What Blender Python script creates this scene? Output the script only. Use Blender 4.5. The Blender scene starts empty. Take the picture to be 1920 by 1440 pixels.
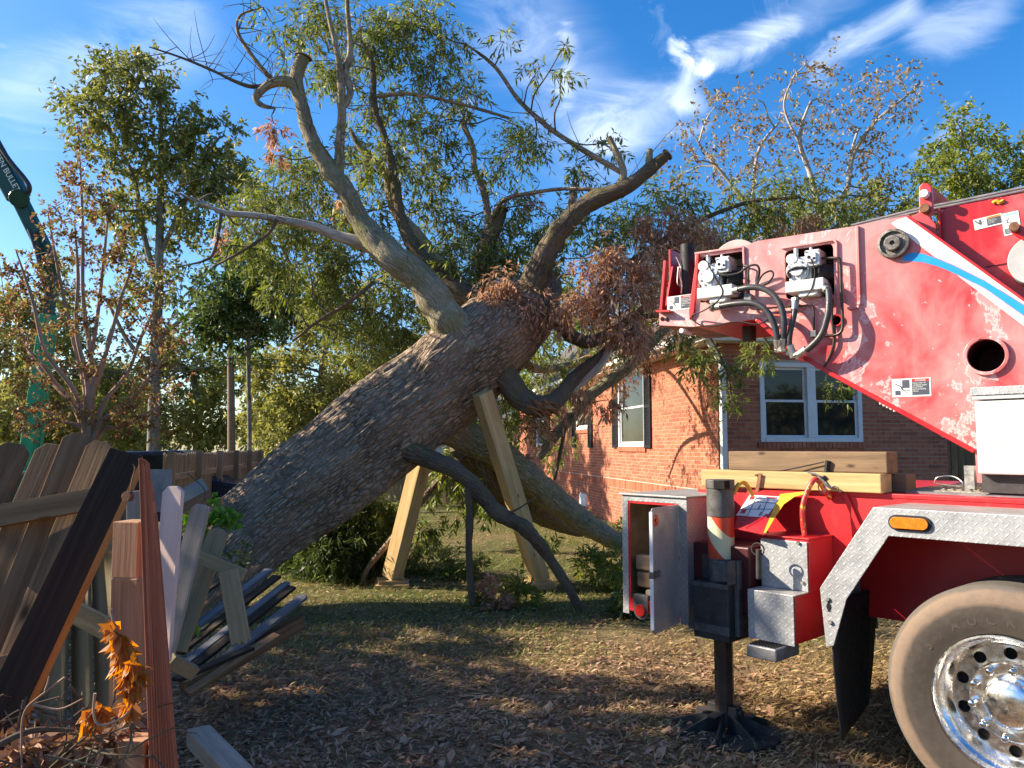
import bpy, math, random
import numpy as np
from mathutils import Vector, Matrix
from mathutils.geometry import tessellate_polygon
R = math.radians
random.seed(7)
rng = np.random.default_rng(11)
sc = bpy.context.scene
COL = sc.collection

# ------------------------------------------------------------------ camera, sky, sun, exposure
F = 1450.0; EYE = 1.72; PITCH = math.atan(118 / F)
cam_d = bpy.data.cameras.new('camera'); cam = bpy.data.objects.new('camera', cam_d); COL.objects.link(cam)
cam_d.sensor_width = 36; cam_d.lens = F / 1920 * 36; cam_d.clip_end = 2000; cam_d.clip_start = 0.05
cam.location = (0, 0, EYE); cam.rotation_euler = (math.pi / 2 + PITCH, 0, 0)
sc.camera = cam
SUN_EL, SUN_AZ = R(30), (-0.993, 0.12)          # horizontal direction towards the sun
w = bpy.data.worlds.new('World'); sc.world = w; w.use_nodes = True
nt = w.node_tree; nt.nodes.clear()
def nd(nt, t, **kw):
    n = nt.nodes.new(t)
    for k, v in kw.items():
        if k.startswith('i_'):
            n.inputs[int(k[2:]) if k[2:].isdigit() else k[2:]].default_value = v
        else: setattr(n, k, v)
    return n
sky = nd(nt, 'ShaderNodeTexSky', sky_type='NISHITA', sun_disc=False, sun_elevation=SUN_EL,
         sun_rotation=math.atan2(SUN_AZ[0], SUN_AZ[1]), air_density=1.0, dust_density=0.9, ozone_density=3.0)
hs = nd(nt, 'ShaderNodeHueSaturation'); hs.inputs['Saturation'].default_value = 1.38; hs.inputs['Value'].default_value = 0.80; hs.inputs['Hue'].default_value = .505
bg = nd(nt, 'ShaderNodeBackground'); bg.inputs['Strength'].default_value = 0.095
out = nd(nt, 'ShaderNodeOutputWorld')
tc = nd(nt, 'ShaderNodeTexCoord')
# thin cirrus: stretched, warped noise over the whole dome plus three wisps
mp = nd(nt, 'ShaderNodeMapping'); mp.inputs['Rotation'].default_value = (0.3, 0.5, 0.9); mp.inputs['Scale'].default_value = (3.2, 1.0, 6.0)
nz = nd(nt, 'ShaderNodeTexNoise'); nz.inputs['Scale'].default_value = 1.5; nz.inputs['Detail'].default_value = 9; nz.inputs['Roughness'].default_value = 0.62; nz.inputs['Distortion'].default_value = 0.9
cr = nd(nt, 'ShaderNodeValToRGB'); cr.color_ramp.elements[0].position = 0.60; cr.color_ramp.elements[1].position = 0.86
cr.color_ramp.elements[1].color = (0.38, 0.38, 0.38, 1)
nt.links.new(tc.outputs['Generated'], mp.inputs[0]); nt.links.new(mp.outputs[0], nz.inputs['Vector']); nt.links.new(nz.outputs[0], cr.inputs[0])
def ray(px, py):
    x = (px - 960) / F; y = (720 - py) / F; s, c = math.sin(PITCH), math.cos(PITCH)
    return Vector((x, c - y * s, s + y * c))
acc = cr.outputs[0]
fine = nd(nt, 'ShaderNodeTexNoise'); fine.inputs['Scale'].default_value = 7; fine.inputs['Detail'].default_value = 8; fine.inputs['Roughness'].default_value = 0.6; fine.inputs['Distortion'].default_value = 1.2
fmp = nd(nt, 'ShaderNodeMapping'); fmp.inputs['Rotation'].default_value = (0, 0.6, 0.2); fmp.inputs['Scale'].default_value = (1, 1, 2.6)
nt.links.new(tc.outputs['Generated'], fmp.inputs[0]); nt.links.new(fmp.outputs[0], fine.inputs['Vector'])
for (ax, ay, bx, by, wd, st) in [(1262, 82, 1330, 112, .015, .7), (1300, 110, 1480, 50, .022, .42), (1430, 70, 1580, -30, .036, .2), (1062, 60, 1058, 200, .018, .32), (1290, 140, 1300, 190, .030, .35),
                                 (1540, 120, 1700, 20, .03, .35), (1760, 60, 1850, 30, .04, .25), (980, 60, 1120, 250, .10, .22), (60, 180, 330, 60, .07, .22), (1150, 260, 1250, 190, .06, .25)]:
    A = ray(ax, ay).normalized(); B = ray(bx, by).normalized(); AB = B - A
    # distance from the direction to the segment AB
    s1 = nd(nt, 'ShaderNodeVectorMath', operation='SUBTRACT'); s1.inputs[1].default_value = A
    wv = nd(nt, 'ShaderNodeVectorMath', operation='MULTIPLY_ADD'); wv.inputs[1].default_value = (.07,) * 3
    sub = nd(nt, 'ShaderNodeVectorMath', operation='SUBTRACT'); sub.inputs[1].default_value = (.035,) * 3
    nt.links.new(fine.outputs['Color'], wv.inputs[0]); nt.links.new(tc.outputs['Generated'], wv.inputs[2]); nt.links.new(wv.outputs[0], sub.inputs[0])
    nt.links.new(sub.outputs[0], s1.inputs[0])
    dt = nd(nt, 'ShaderNodeVectorMath', operation='DOT_PRODUCT'); dt.inputs[1].default_value = AB / AB.length_squared
    nt.links.new(s1.outputs[0], dt.inputs[0])
    cl = nd(nt, 'ShaderNodeClamp'); nt.links.new(dt.outputs['Value'], cl.inputs[0])
    sc_ = nd(nt, 'ShaderNodeVectorMath', operation='SCALE'); sc_.inputs[0].default_value = AB; nt.links.new(cl.outputs[0], sc_.inputs['Scale'])
    ds = nd(nt, 'ShaderNodeVectorMath', operation='DISTANCE'); nt.links.new(s1.outputs[0], ds.inputs[0]); nt.links.new(sc_.outputs[0], ds.inputs[1])
    mr = nd(nt, 'ShaderNodeMapRange', interpolation_type='SMOOTHERSTEP'); mr.inputs['From Min'].default_value = wd; mr.inputs['From Max'].default_value = 0; mr.inputs['To Min'].default_value = 0; mr.inputs['To Max'].default_value = st
    nt.links.new(ds.outputs['Value'], mr.inputs['Value'])
    fr = nd(nt, 'ShaderNodeMapRange'); fr.inputs['From Min'].default_value = .3; fr.inputs['From Max'].default_value = .62; nt.links.new(fine.outputs[0], fr.inputs['Value'])
    mu = nd(nt, 'ShaderNodeMath', operation='MULTIPLY'); nt.links.new(mr.outputs[0], mu.inputs[0]); nt.links.new(fr.outputs[0], mu.inputs[1])
    ad = nd(nt, 'ShaderNodeMath', operation='ADD', use_clamp=True); nt.links.new(acc, ad.inputs[0]); nt.links.new(mu.outputs[0], ad.inputs[1]); acc = ad.outputs[0]
mx = nd(nt, 'ShaderNodeMix', data_type='RGBA'); mx.inputs['B'].default_value = (6.2, 6.6, 7.1, 1)
nt.links.new(sky.outputs[0], hs.inputs['Color']); nt.links.new(acc, mx.inputs['Factor']); nt.links.new(hs.outputs[0], mx.inputs['A'])
nt.links.new(mx.outputs['Result'], bg.inputs['Color']); nt.links.new(bg.outputs[0], out.inputs['Surface'])
sd = bpy.data.lights.new('sun', 'SUN'); sun = bpy.data.objects.new('sun', sd); COL.objects.link(sun)
sd.energy = 3.9; sd.angle = R(0.5); sd.color = (1.0, 0.88, 0.70)
SV = Vector((SUN_AZ[0] * math.cos(SUN_EL), SUN_AZ[1] * math.cos(SUN_EL), math.sin(SUN_EL)))
sun.rotation_euler = SV.to_track_quat('Z', 'Y').to_euler(); sun.location = SV * 30
vs = sc.view_settings; sc.display_settings.display_device = 'sRGB'; vs.view_transform = 'Standard'; vs.look = 'None'; vs.gamma = 1; vs.use_curve_mapping = False
vs.exposure = 1.7

# ------------------------------------------------------------------ placing helpers
def P(px, py, d):
    r = ray(px, py); r = r * (d / r.y); return Vector((r.x, r.y, r.z + EYE))
def G(px, py, z=0.0):
    r = ray(px, py); t = (z - EYE) / r.z; return Vector((r.x * t, r.y * t, z))
class Frame:
    def __init__(s, x, y, ang, z=0):
        s.M = Matrix.Translation((x, y, z)) @ Matrix.Rotation(ang, 4, 'Z'); s.I = s.M.inverted()
    def hit(s, px, py, axis, val):                 # pixel ray with the local plane axis = val
        o = s.I @ Vector((0, 0, EYE)); q = s.I.to_3x3() @ ray(px, py)
        t = (val - o[axis]) / q[axis]; return o + q * t
    def w(s, p): return s.M @ Vector(p)
WM = {}
def put(o, parent=None, M=None):
    M = M or Matrix.Identity(4); WM[o] = M
    if o.name not in COL.objects: COL.objects.link(o)
    if parent: o.parent = parent; o.matrix_parent_inverse = WM[parent].inverted()
    o.matrix_basis = M; return o
def tag(o, label=None, cat=None, group=None, kind=None):
    if label: o['label'] = label
    if cat: o['category'] = cat
    if group: o['group'] = group
    if kind: o['kind'] = kind
    return o
def empty(name, M, label=None, cat=None, group=None):
    if not isinstance(M, Matrix): M = Matrix.Translation(M)
    o = bpy.data.objects.new(name, None); o.empty_display_size = .1
    put(o, None, M); return tag(o, label, cat, group)
def frame_z(p0, p1, face=(0, -1, 0)):              # x along p0->p1, z towards face
    x = (p1 - p0).normalized(); z = Vector(face); z = (z - x * z.dot(x)).normalized(); y = z.cross(x)
    return Matrix(((x.x, y.x, z.x, p0.x), (x.y, y.y, z.y, p0.y), (x.z, y.z, z.z, p0.z), (0, 0, 0, 1)))
class MB:
    def __init__(s): s.v = []; s.f = []; s.uv = {}; s.mi = []; s.cm = 0
    def add(s, vs, fs, uvs=None):
        o = len(s.v); s.v += [tuple(v) for v in vs]
        for k, f in enumerate(fs):
            s.f.append(tuple(i + o for i in f)); s.mi.append(s.cm)
            if uvs is not None: s.uv[len(s.f) - 1] = uvs[k]
        return s
    def box(s, x0, x1, y0, y1, z0, z1, M=None):
        vs = [Vector(p) for p in ((x0, y0, z0), (x1, y0, z0), (x1, y1, z0), (x0, y1, z0), (x0, y0, z1), (x1, y0, z1), (x1, y1, z1), (x0, y1, z1))]
        if M: vs = [M @ v for v in vs]
        return s.add(vs, [(3, 2, 1, 0), (4, 5, 6, 7), (0, 1, 5, 4), (1, 2, 6, 5), (2, 3, 7, 6), (3, 0, 4, 7)])
    def bar(s, p0, p1, wy, wz, face=(0, -1, 0)):
        p0, p1 = Vector(p0), Vector(p1); M = frame_z(p0, p1, face)
        return s.box(0, (p1 - p0).length, -wy / 2, wy / 2, -wz / 2, wz / 2, M)
    def prism(s, loops, fn, h0, h1):               # loops of 2D points, first is outer; fn(u,v,h) -> xyz
        flat = [p for l in loops for p in l]; n = len(flat)
        tr = tessellate_polygon([[Vector((p[0], p[1], 0)) for p in l] for l in loops])
        vs = [fn(p[0], p[1], h0) for p in flat] + [fn(p[0], p[1], h1) for p in flat]
        fs = []
        for t in tr: fs += [tuple(t), tuple(i + n for i in reversed(t))]
        o = 0
        for l in loops:
            m = len(l)
            for i in range(m):
                a, b = o + i, o + (i + 1) % m; fs.append((a, b, b + n, a + n))
            o += m
        return s.add(vs, fs)
    def cyl(s, p0, p1, r0, r1=None, n=16, cap=True):
        r1 = r0 if r1 is None else r1; p0, p1 = Vector(p0), Vector(p1)
        a = (p1 - p0).normalized(); b = a.orthogonal().normalized(); c = a.cross(b)
        vs = []
        for p, r in ((p0, r0), (p1, r1)):
            for i in range(n):
                t = 2 * math.pi * i / n; vs.append(p + (b * math.cos(t) + c * math.sin(t)) * r)
        fs = [(i, (i + 1) % n, n + (i + 1) % n, n + i) for i in range(n)]
        if cap: fs += [tuple(range(n - 1, -1, -1)), tuple(range(n, 2 * n))]
        return s.add(vs, fs)
    def lathe(s, prof, M, n=48):                   # prof = (r, h) about local z of M
        vs = []; fs = []; m = len(prof)
        for i in range(n):
            t = 2 * math.pi * i / n
            for r, h in prof: vs.append(M @ Vector((r * math.cos(t), r * math.sin(t), h)))
        for i in range(n):
            j = (i + 1) % n
            for k in range(m - 1): fs.append((i * m + k, j * m + k, j * m + k + 1, i * m + k + 1))
        return s.add(vs, fs)
    def tube(s, pts, rad, n=8, sub=6, cap=True, smoothp=True):
        pts = [Vector(p) for p in pts]; k = len(pts)
        rad = list(rad) if hasattr(rad, '__len__') else [rad] * k
        if smoothp and k > 2:
            Q = []; RR = []
            for i in range(k - 1):
                p0 = pts[max(i - 1, 0)]; p1 = pts[i]; p2 = pts[i + 1]; p3 = pts[min(i + 2, k - 1)]
                for j in range(sub):
                    t = j / sub
                    Q.append(.5 * ((2 * p1) + (p2 - p0) * t + (2 * p0 - 5 * p1 + 4 * p2 - p3) * t * t + (3 * p1 - p0 - 3 * p2 + p3) * t ** 3))
                    RR.append(rad[i] * (1 - t) + rad[i + 1] * t)
            Q.append(pts[-1]); RR.append(rad[-1])
        else: Q, RR = pts, rad
        m = len(Q); T = [(Q[min(i + 1, m - 1)] - Q[max(i - 1, 0)]).normalized() for i in range(m)]
        nrm = T[0].orthogonal().normalized(); vs = []; L = 0; Ls = []
        for i in range(m):
            if i: L += (Q[i] - Q[i - 1]).length
            Ls.append(L)
            nrm = (nrm - T[i] * nrm.dot(T[i])).normalized(); b = T[i].cross(nrm)
            for j in range(n):
                a = 2 * math.pi * j / n; vs.append(Q[i] + (nrm * math.cos(a) + b * math.sin(a)) * RR[i])
        rm = max(RR); fs = []; uv = []
        for i in range(m - 1):
            for j in range(n):
                j2 = (j + 1) % n; fs.append((i * n + j, i * n + j2, (i + 1) * n + j2, (i + 1) * n + j))
                u0, u1 = j / n * 6.283 * rm, (j + 1) / n * 6.283 * rm
                uv.append(((u0, Ls[i]), (u1, Ls[i]), (u1, Ls[i + 1]), (u0, Ls[i + 1])))
        if cap:
            fs += [tuple(range(n - 1, -1, -1)), tuple((m - 1) * n + j for j in range(n))]; uv += [[(0, 0)] * n] * 2
        return s.add(vs, fs, uv)
    def build(s, name, mats, parent=None, M=None, smooth=None, bevel=0, seg=2, kind=None, local=None):
        """vertices are in the space of M (world if None)"""
        me = bpy.data.meshes.new(name); me.from_pydata(s.v, [], s.f)
        mats = mats if isinstance(mats, (list, tuple)) else [mats]
        for m in mats: me.materials.append(m)
        if len(mats) > 1: me.polygons.foreach_set('material_index', s.mi)
        if s.uv:
            ul = me.uv_layers.new(name='UVMap'); data = np.zeros((len(me.loops), 2), dtype=np.float32); k = 0
            for i, f in enumerate(s.f):
                u = s.uv.get(i)
                if u is not None: data[k:k + len(f)] = u
                k += len(f)
            ul.data.foreach_set('uv', data.ravel())
        import bmesh
        bm = bmesh.new(); bm.from_mesh(me); bmesh.ops.recalc_face_normals(bm, faces=bm.faces); bm.to_mesh(me); bm.free()
        if smooth is not None:
            me.polygons.foreach_set('use_smooth', [True] * len(me.polygons)); me.set_sharp_from_angle(angle=R(smooth))
        me.update()
        o = bpy.data.objects.new(name, me); put(o, parent, M)
        if bevel:
            b = o.modifiers.new('bevel', 'BEVEL'); b.width = bevel; b.segments = seg; b.limit_method = 'ANGLE'; b.angle_limit = R(35)
        if kind: o['kind'] = kind
        return o
def np_mesh(name, V, Fq, mats, parent=None, kind=None, smooth=False, uv=None, M=None, mi=None):
    me = bpy.data.meshes.new(name); k = Fq.shape[1]
    me.vertices.add(len(V)); me.vertices.foreach_set('co', V.astype(np.float32).ravel())
    me.loops.add(Fq.size); me.loops.foreach_set('vertex_index', Fq.astype(np.int32).ravel())
    me.polygons.add(len(Fq)); me.polygons.foreach_set('loop_start', np.arange(0, Fq.size, k, dtype=np.int32))
    if smooth: me.polygons.foreach_set('use_smooth', np.ones(len(Fq), dtype=bool))
    for m in (mats if isinstance(mats, (list, tuple)) else [mats]): me.materials.append(m)
    if mi is not None: me.polygons.foreach_set('material_index', mi.astype(np.int32))
    if uv is not None:
        ul = me.uv_layers.new(name='UVMap'); ul.data.foreach_set('uv', uv.astype(np.float32).ravel())
    me.update(); me.validate()
    o = bpy.data.objects.new(name, me); put(o, parent, M)
    if kind: o['kind'] = kind
    return o
def vnoise(x, y, z=0.0, seed=0):                   # value noise in numpy
    x = np.asarray(x, float); y = np.asarray(y, float); z = np.asarray(z, float) + np.zeros_like(x)
    xi, yi, zi = np.floor(x), np.floor(y), np.floor(z); fx, fy, fz = x - xi, y - yi, z - zi
    fx, fy, fz = [t * t * (3 - 2 * t) for t in (fx, fy, fz)]
    def h(a, b, c):
        v = np.sin(a * 127.1 + b * 311.7 + c * 74.7 + seed * 17.3) * 43758.5453; return v - np.floor(v)
    r = 0
    for i in (0, 1):
        for j in (0, 1):
            for k in (0, 1):
                r = r + h(xi + i, yi + j, zi + k) * (fx if i else 1 - fx) * (fy if j else 1 - fy) * (fz if k else 1 - fz)
    return r

# ------------------------------------------------------------------ materials
def mat(name, rough=.8, metal=0., spec=.35):
    m = bpy.data.materials.new(name); m.use_nodes = True; nt = m.node_tree; b = nt.nodes['Principled BSDF']
    b.inputs['Roughness'].default_value = rough; b.inputs['Metallic'].default_value = metal; b.inputs['Specular IOR Level'].default_value = spec
    return m, nt, b
def L(nt, a, b): nt.links.new(a, b)
def ramp(nt, fac, stops):
    r = nd(nt, 'ShaderNodeValToRGB'); e = r.color_ramp.elements
    while len(e) < len(stops): e.new(.5)
    for i, (p, c) in enumerate(stops): e[i].position = p; e[i].color = (*c, 1) if len(c) == 3 else c
    L(nt, fac, r.inputs[0]); return r.outputs[0]
def coords(nt, kind='Object', scale=(1, 1, 1), rnd=True, rot=(0, 0, 0)):
    t = nd(nt, 'ShaderNodeTexCoord'); m = nd(nt, 'ShaderNodeMapping'); m.inputs['Scale'].default_value = scale; m.inputs['Rotation'].default_value = rot
    src = t.outputs[kind]
    if rnd:
        oi = nd(nt, 'ShaderNodeObjectInfo'); mu = nd(nt, 'ShaderNodeMath', operation='MULTIPLY'); mu.inputs[1].default_value = 37.0; L(nt, oi.outputs['Random'], mu.inputs[0])
        ad = nd(nt, 'ShaderNodeVectorMath', operation='ADD'); L(nt, src, ad.inputs[0]); L(nt, mu.outputs[0], ad.inputs[1]); src = ad.outputs[0]
    L(nt, src, m.inputs[0]); return m.outputs[0]
def noise(nt, vec, scale, detail=5, rough=.55, dist=0.):
    n = nd(nt, 'ShaderNodeTexNoise'); n.inputs['Scale'].default_value = scale; n.inputs['Detail'].default_value = detail; n.inputs['Roughness'].default_value = rough; n.inputs['Distortion'].default_value = dist
    L(nt, vec, n.inputs['Vector']); return n.outputs[0]
def mixc(nt, f, a, b, blend='MIX'):
    m = nd(nt, 'ShaderNodeMix', data_type='RGBA', blend_type=blend)
    for i, s in (('Factor', f), ('A', a), ('B', b)):
        if hasattr(s, 'links') or hasattr(s, 'is_linked'): L(nt, s, m.inputs[i])
        elif i == 'Factor': m.inputs[i].default_value = s
        else: m.inputs[i].default_value = (*s, 1) if len(s) == 3 else s
    return m.outputs['Result']
def mth(nt, op, a, b=None, clamp=False):
    m = nd(nt, 'ShaderNodeMath', operation=op, use_clamp=clamp)
    for i, s in enumerate((a, b)):
        if s is None: continue
        if hasattr(s, 'is_linked'): L(nt, s, m.inputs[i])
        else: m.inputs[i].default_value = s
    return m.outputs[0]
def bump(nt, b, h, strength=.5, dist=.01):
    n = nd(nt, 'ShaderNodeBump'); n.inputs['Strength'].default_value = strength; n.inputs['Distance'].default_value = dist
    L(nt, h, n.inputs['Height']); L(nt, n.outputs[0], b.inputs['Normal'])
def island(nt):
    g = nd(nt, 'ShaderNodeNewGeometry'); oi = nd(nt, 'ShaderNodeObjectInfo')
    return mth(nt, 'FRACT', mth(nt, 'ADD', g.outputs['Random Per Island'], oi.outputs['Random']))
def simple(name, c, rough=.7, metal=0., var=.25, sc_=8., bmp=.15, spec=.35, dist=.004):
    m, nt, b = mat(name, rough, metal, spec); v = coords(nt); n = noise(nt, v, sc_, 6, .6)
    lo = tuple(x * (1 - var) for x in c); hi = tuple(min(1, x * (1 + var)) for x in c)
    L(nt, ramp(nt, n, [(.3, lo), (.7, hi)]), b.inputs['Base Color'])
    L(nt, ramp(nt, noise(nt, v, sc_ * 2.3, 4), [(.3, (max(0.02, rough - .12),) * 3), (.7, (min(1, rough + .12),) * 3)]), b.inputs['Roughness'])
    if bmp: bump(nt, b, noise(nt, v, sc_ * 6, 5), bmp, dist)
    return m
def wood(name, dark, light, stain=None, rough=.85, rings=22., knots=True, bmp=.5, mossy=0.):
    m, nt, b = mat(name, rough, 0, .25)
    v = coords(nt, scale=(1.2, rings, rings)); n1 = noise(nt, v, 1.0, 8, .65, .6)
    v2 = coords(nt, scale=(3., 90, 90)); n2 = noise(nt, v2, 1.0, 4, .6)
    s = mth(nt, 'ADD', mth(nt, 'MULTIPLY', n1, .7), mth(nt, 'MULTIPLY', n2, .3))
    c = ramp(nt, s, [(.33, dark), (.5, tuple((a + b_) / 2 for a, b_ in zip(dark, light))), (.66, light)])
    h = s
    if knots:
        vo = nd(nt, 'ShaderNodeTexVoronoi'); vo.inputs['Scale'].default_value = 1.0; L(nt, coords(nt, scale=(3.2, 8, 8)), vo.inputs['Vector'])
        k = ramp(nt, vo.outputs['Distance'], [(.05, (1, 1, 1)), (.13, (0, 0, 0))]); c = mixc(nt, k, c, tuple(x * .45 for x in dark))
    big = noise(nt, coords(nt, scale=(1, 2, 2)), 1.7, 4, .6)
    if stain: c = mixc(nt, ramp(nt, big, [(.42, (0, 0, 0)), (.68, (.85, .85, .85))]), c, stain)
    if mossy: c = mixc(nt, mth(nt, 'MULTIPLY', ramp(nt, noise(nt, coords(nt), 3.1, 6, .7), [(.45, (0, 0, 0)), (.62, (1, 1, 1))]), mossy), c, (.17, .165, .085))
    oi = nd(nt, 'ShaderNodeObjectInfo'); val = nd(nt, 'ShaderNodeMapRange'); val.inputs['To Min'].default_value = .72; val.inputs['To Max'].default_value = 1.2; L(nt, oi.outputs['Random'], val.inputs['Value'])
    hsv = nd(nt, 'ShaderNodeHueSaturation'); L(nt, val.outputs[0], hsv.inputs['Value']); L(nt, c, hsv.inputs['Color']); L(nt, hsv.outputs[0], b.inputs['Base Color'])
    bump(nt, b, h, bmp, .006); return m
M_pine = wood('fresh_pine', (.34, .21, .08), (.62, .44, .21), rough=.7, rings=14)
M_pine2 = wood('aged_pine', (.14, .088, .05), (.32, .21, .12), stain=(.15, .105, .07), rough=.75, rings=14)
M_picket = wood('weathered_brown_wood', (.11, .055, .024), (.34, .19, .09), stain=(.14, .085, .045))
M_dark = wood('dark_weathered_wood', (.012, .008, .005), (.055, .034, .018), knots=False)
M_lit_edge = wood('lit_edge_orange_wood', (.30, .14, .045), (.52, .28, .10), knots=False)  # orange tone paints the lit edge of the leaning post
M_green = wood('mossy_picket_wood', (.20, .145, .08), (.42, .33, .19), stain=(.22, .17, .09), mossy=.4)
M_grey = wood('grey_silvered_wood', (.22, .18, .14), (.44, .38, .31), stain=(.26, .21, .16))
M_pink = wood('pale_pinkish_wood', (.58, .40, .33), (.80, .60, .52), rings=14)
M_red = wood('red_cedar_wood', (.20, .05, .025), (.55, .18, .09), knots=False)
M_blue = wood('bluish_grey_wood', (.06, .06, .062), (.20, .20, .205), knots=False)
M_post = wood('brown_post_wood', (.17, .09, .05), (.36, .21, .125))
M_ffence = wood('far_fence_wood', (.17, .125, .08), (.38, .29, .19), stain=(.20, .16, .11))
M_ffence2 = wood('far_yellow_fence_wood', (.17, .12, .055), (.34, .26, .14), stain=(.19, .14, .08))

def bark(name, ridge, furrow, us=11., vs_=2.2, moss=.0, bs=1., mosscol=(.15, .16, .05)):
    m, nt, b = mat(name, .92, 0, .15)
    t = nd(nt, 'ShaderNodeTexCoord'); mp = nd(nt, 'ShaderNodeMapping'); mp.inputs['Scale'].default_value = (us, vs_, 1); L(nt, t.outputs['UV'], mp.inputs[0])
    nw = nd(nt, 'ShaderNodeTexNoise'); nw.inputs['Scale'].default_value = 1.6; nw.inputs['Detail'].default_value = 4; L(nt, mp.outputs[0], nw.inputs['Vector'])
    ad = nd(nt, 'ShaderNodeVectorMath', operation='MULTIPLY_ADD'); ad.inputs[1].default_value = (.75, .75, .75); L(nt, nw.outputs['Color'], ad.inputs[0]); L(nt, mp.outputs[0], ad.inputs[2])
    vo = nd(nt, 'ShaderNodeTexVoronoi', feature='DISTANCE_TO_EDGE'); vo.inputs['Scale'].default_value = 1.0; vo.inputs['Randomness'].default_value = 1; L(nt, ad.outputs[0], vo.inputs['Vector'])
    ob = coords(nt, rnd=False); nf = noise(nt, ob, 45, 5, .7); nb = noise(nt, ob, 2.2, 5, .6)
    v2 = nd(nt, 'ShaderNodeTexVoronoi', feature='DISTANCE_TO_EDGE'); v2.inputs['Scale'].default_value = .38; L(nt, ad.outputs[0], v2.inputs['Vector'])
    fl = mth(nt, 'MULTIPLY', ramp(nt, vo.outputs['Distance'], [(0.0, (0, 0, 0)), (.30, (1, 1, 1))]), ramp(nt, v2.outputs['Distance'], [(0.0, (.15, .15, .15)), (.16, (1, 1, 1))]))
    h = mth(nt, 'ADD', fl, mth(nt, 'MULTIPLY', nf, .7))
    c = ramp(nt, h, [(.28, furrow), (.75, tuple(x * .75 for x in ridge)), (1.0, ridge)])
    c = mixc(nt, ramp(nt, nb, [(.35, (0, 0, 0)), (.7, (.5, .5, .5))]), c, tuple(min(1, x * 1.35) for x in ridge))
    if moss:
        k = mth(nt, 'MULTIPLY', ramp(nt, noise(nt, ob, 5.5, 7, .72), [(.46, (0, 0, 0)), (.60, (1, 1, 1))]), moss); c = mixc(nt, k, c, mosscol)
    L(nt, c, b.inputs['Base Color']); bump(nt, b, h, .9 * bs, .022 * bs); return m
M_trunk = bark('oak_trunk_bark', (.40, .295, .205), (.035, .022, .014), 27., 8.0, .12, 1.0)
M_limb = bark('oak_limb_bark', (.44, .35, .25), (.06, .045, .03), 26., 7., .5, .8)
M_mossy = bark('mossy_limb_bark', (.42, .35, .24), (.06, .05, .03), 24., 7., .6, .9, (.22, .22, .08))
M_dlimb = bark('shaded_oak_limb_bark', (.20, .15, .105), (.035, .025, .018), 24., 7., .35, .9)  # darker copy of the limb bark, shade put into its colour
M_twig = bark('twig_bark', (.13, .10, .07), (.09, .07, .055), 30, 9, .2, .3)
M_bgbark = bark('grey_tree_bark', (.24, .21, .18), (.07, .06, .05), 10, 3, .2, .6)
M_crape = bark('smooth_tan_bark', (.36, .24, .17), (.24, .15, .10), 6, 2, 0, .2)
M_pale = bark('pale_bare_bark', (.42, .37, .31), (.20, .17, .14), 8, 3, 0, .3)
M_splint = wood('splintered_wood', (.22, .09, .035), (.50, .24, .10), knots=False)

def leafm(name, stops, trans=.38, rough=.5, gloss=.25):
    m = bpy.data.materials.new(name); m.use_nodes = True; nt = m.node_tree; nt.nodes.clear()
    o = nd(nt, 'ShaderNodeOutputMaterial'); r = island(nt); n = noise(nt, coords(nt, rnd=False), .9, 3)
    f = mth(nt, 'ADD', mth(nt, 'MULTIPLY', r, .6), mth(nt, 'MULTIPLY', n, .4)); c = ramp(nt, f, stops)
    d = nd(nt, 'ShaderNodeBsdfPrincipled'); d.inputs['Roughness'].default_value = rough; d.inputs['Specular IOR Level'].default_value = gloss
    tr = nd(nt, 'ShaderNodeBsdfTranslucent'); ms = nd(nt, 'ShaderNodeMixShader'); ms.inputs[0].default_value = trans
    L(nt, c, d.inputs['Base Color'])
    hv = nd(nt, 'ShaderNodeHueSaturation'); hv.inputs['Value'].default_value = 1.25; hv.inputs['Saturation'].default_value = 1.15; L(nt, c, hv.inputs['Color']); L(nt, hv.outputs[0], tr.inputs['Color'])
    L(nt, d.outputs[0], ms.inputs[1]); L(nt, tr.outputs[0], ms.inputs[2]); L(nt, ms.outputs[0], o.inputs[0]); return m
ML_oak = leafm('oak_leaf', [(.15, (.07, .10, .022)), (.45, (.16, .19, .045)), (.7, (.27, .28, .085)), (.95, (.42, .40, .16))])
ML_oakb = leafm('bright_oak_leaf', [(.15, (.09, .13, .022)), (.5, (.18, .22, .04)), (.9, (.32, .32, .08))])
ML_brown = leafm('dead_brown_leaf', [(.15, (.26, .12, .07)), (.5, (.50, .29, .18)), (.9, (.68, .48, .32))], .42, .7)
ML_orange = leafm('dry_orange_leaf', [(.1, (.35, .12, .03)), (.9, (.62, .28, .08))], .5, .5)
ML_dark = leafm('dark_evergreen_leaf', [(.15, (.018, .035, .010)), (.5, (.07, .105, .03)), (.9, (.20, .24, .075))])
ML_bg = leafm('background_leaf', [(.15, (.08, .10, .025)), (.5, (.20, .215, .06)), (.8, (.35, .33, .12)), (.97, (.38, .27, .11))])
ML_bgl = leafm('light_background_leaf', [(.1, (.13, .15, .035)), (.5, (.28, .28, .08)), (.9, (.46, .40, .15))])
ML_crape = leafm('autumn_red_leaf', [(.15, (.13, .05, .03)), (.36, (.25, .10, .06)), (.5, (.17, .15, .05)), (.68, (.25, .21, .08)), (.9, (.36, .22, .11))], .4)
ML_sparse = leafm('thin_tan_leaf', [(.1, (.14, .10, .055)), (.5, (.27, .20, .11)), (.9, (.36, .29, .17))])
ML_yel = leafm('yellow_green_leaf', [(.1, (.08, .12, .02)), (.5, (.19, .23, .045)), (.85, (.32, .30, .07)), (.97, (.3, .12, .05))])
ML_ivy = leafm('bright_ivy_leaf', [(.1, (.10, .24, .03)), (.9, (.26, .42, .06))], .45)

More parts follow.
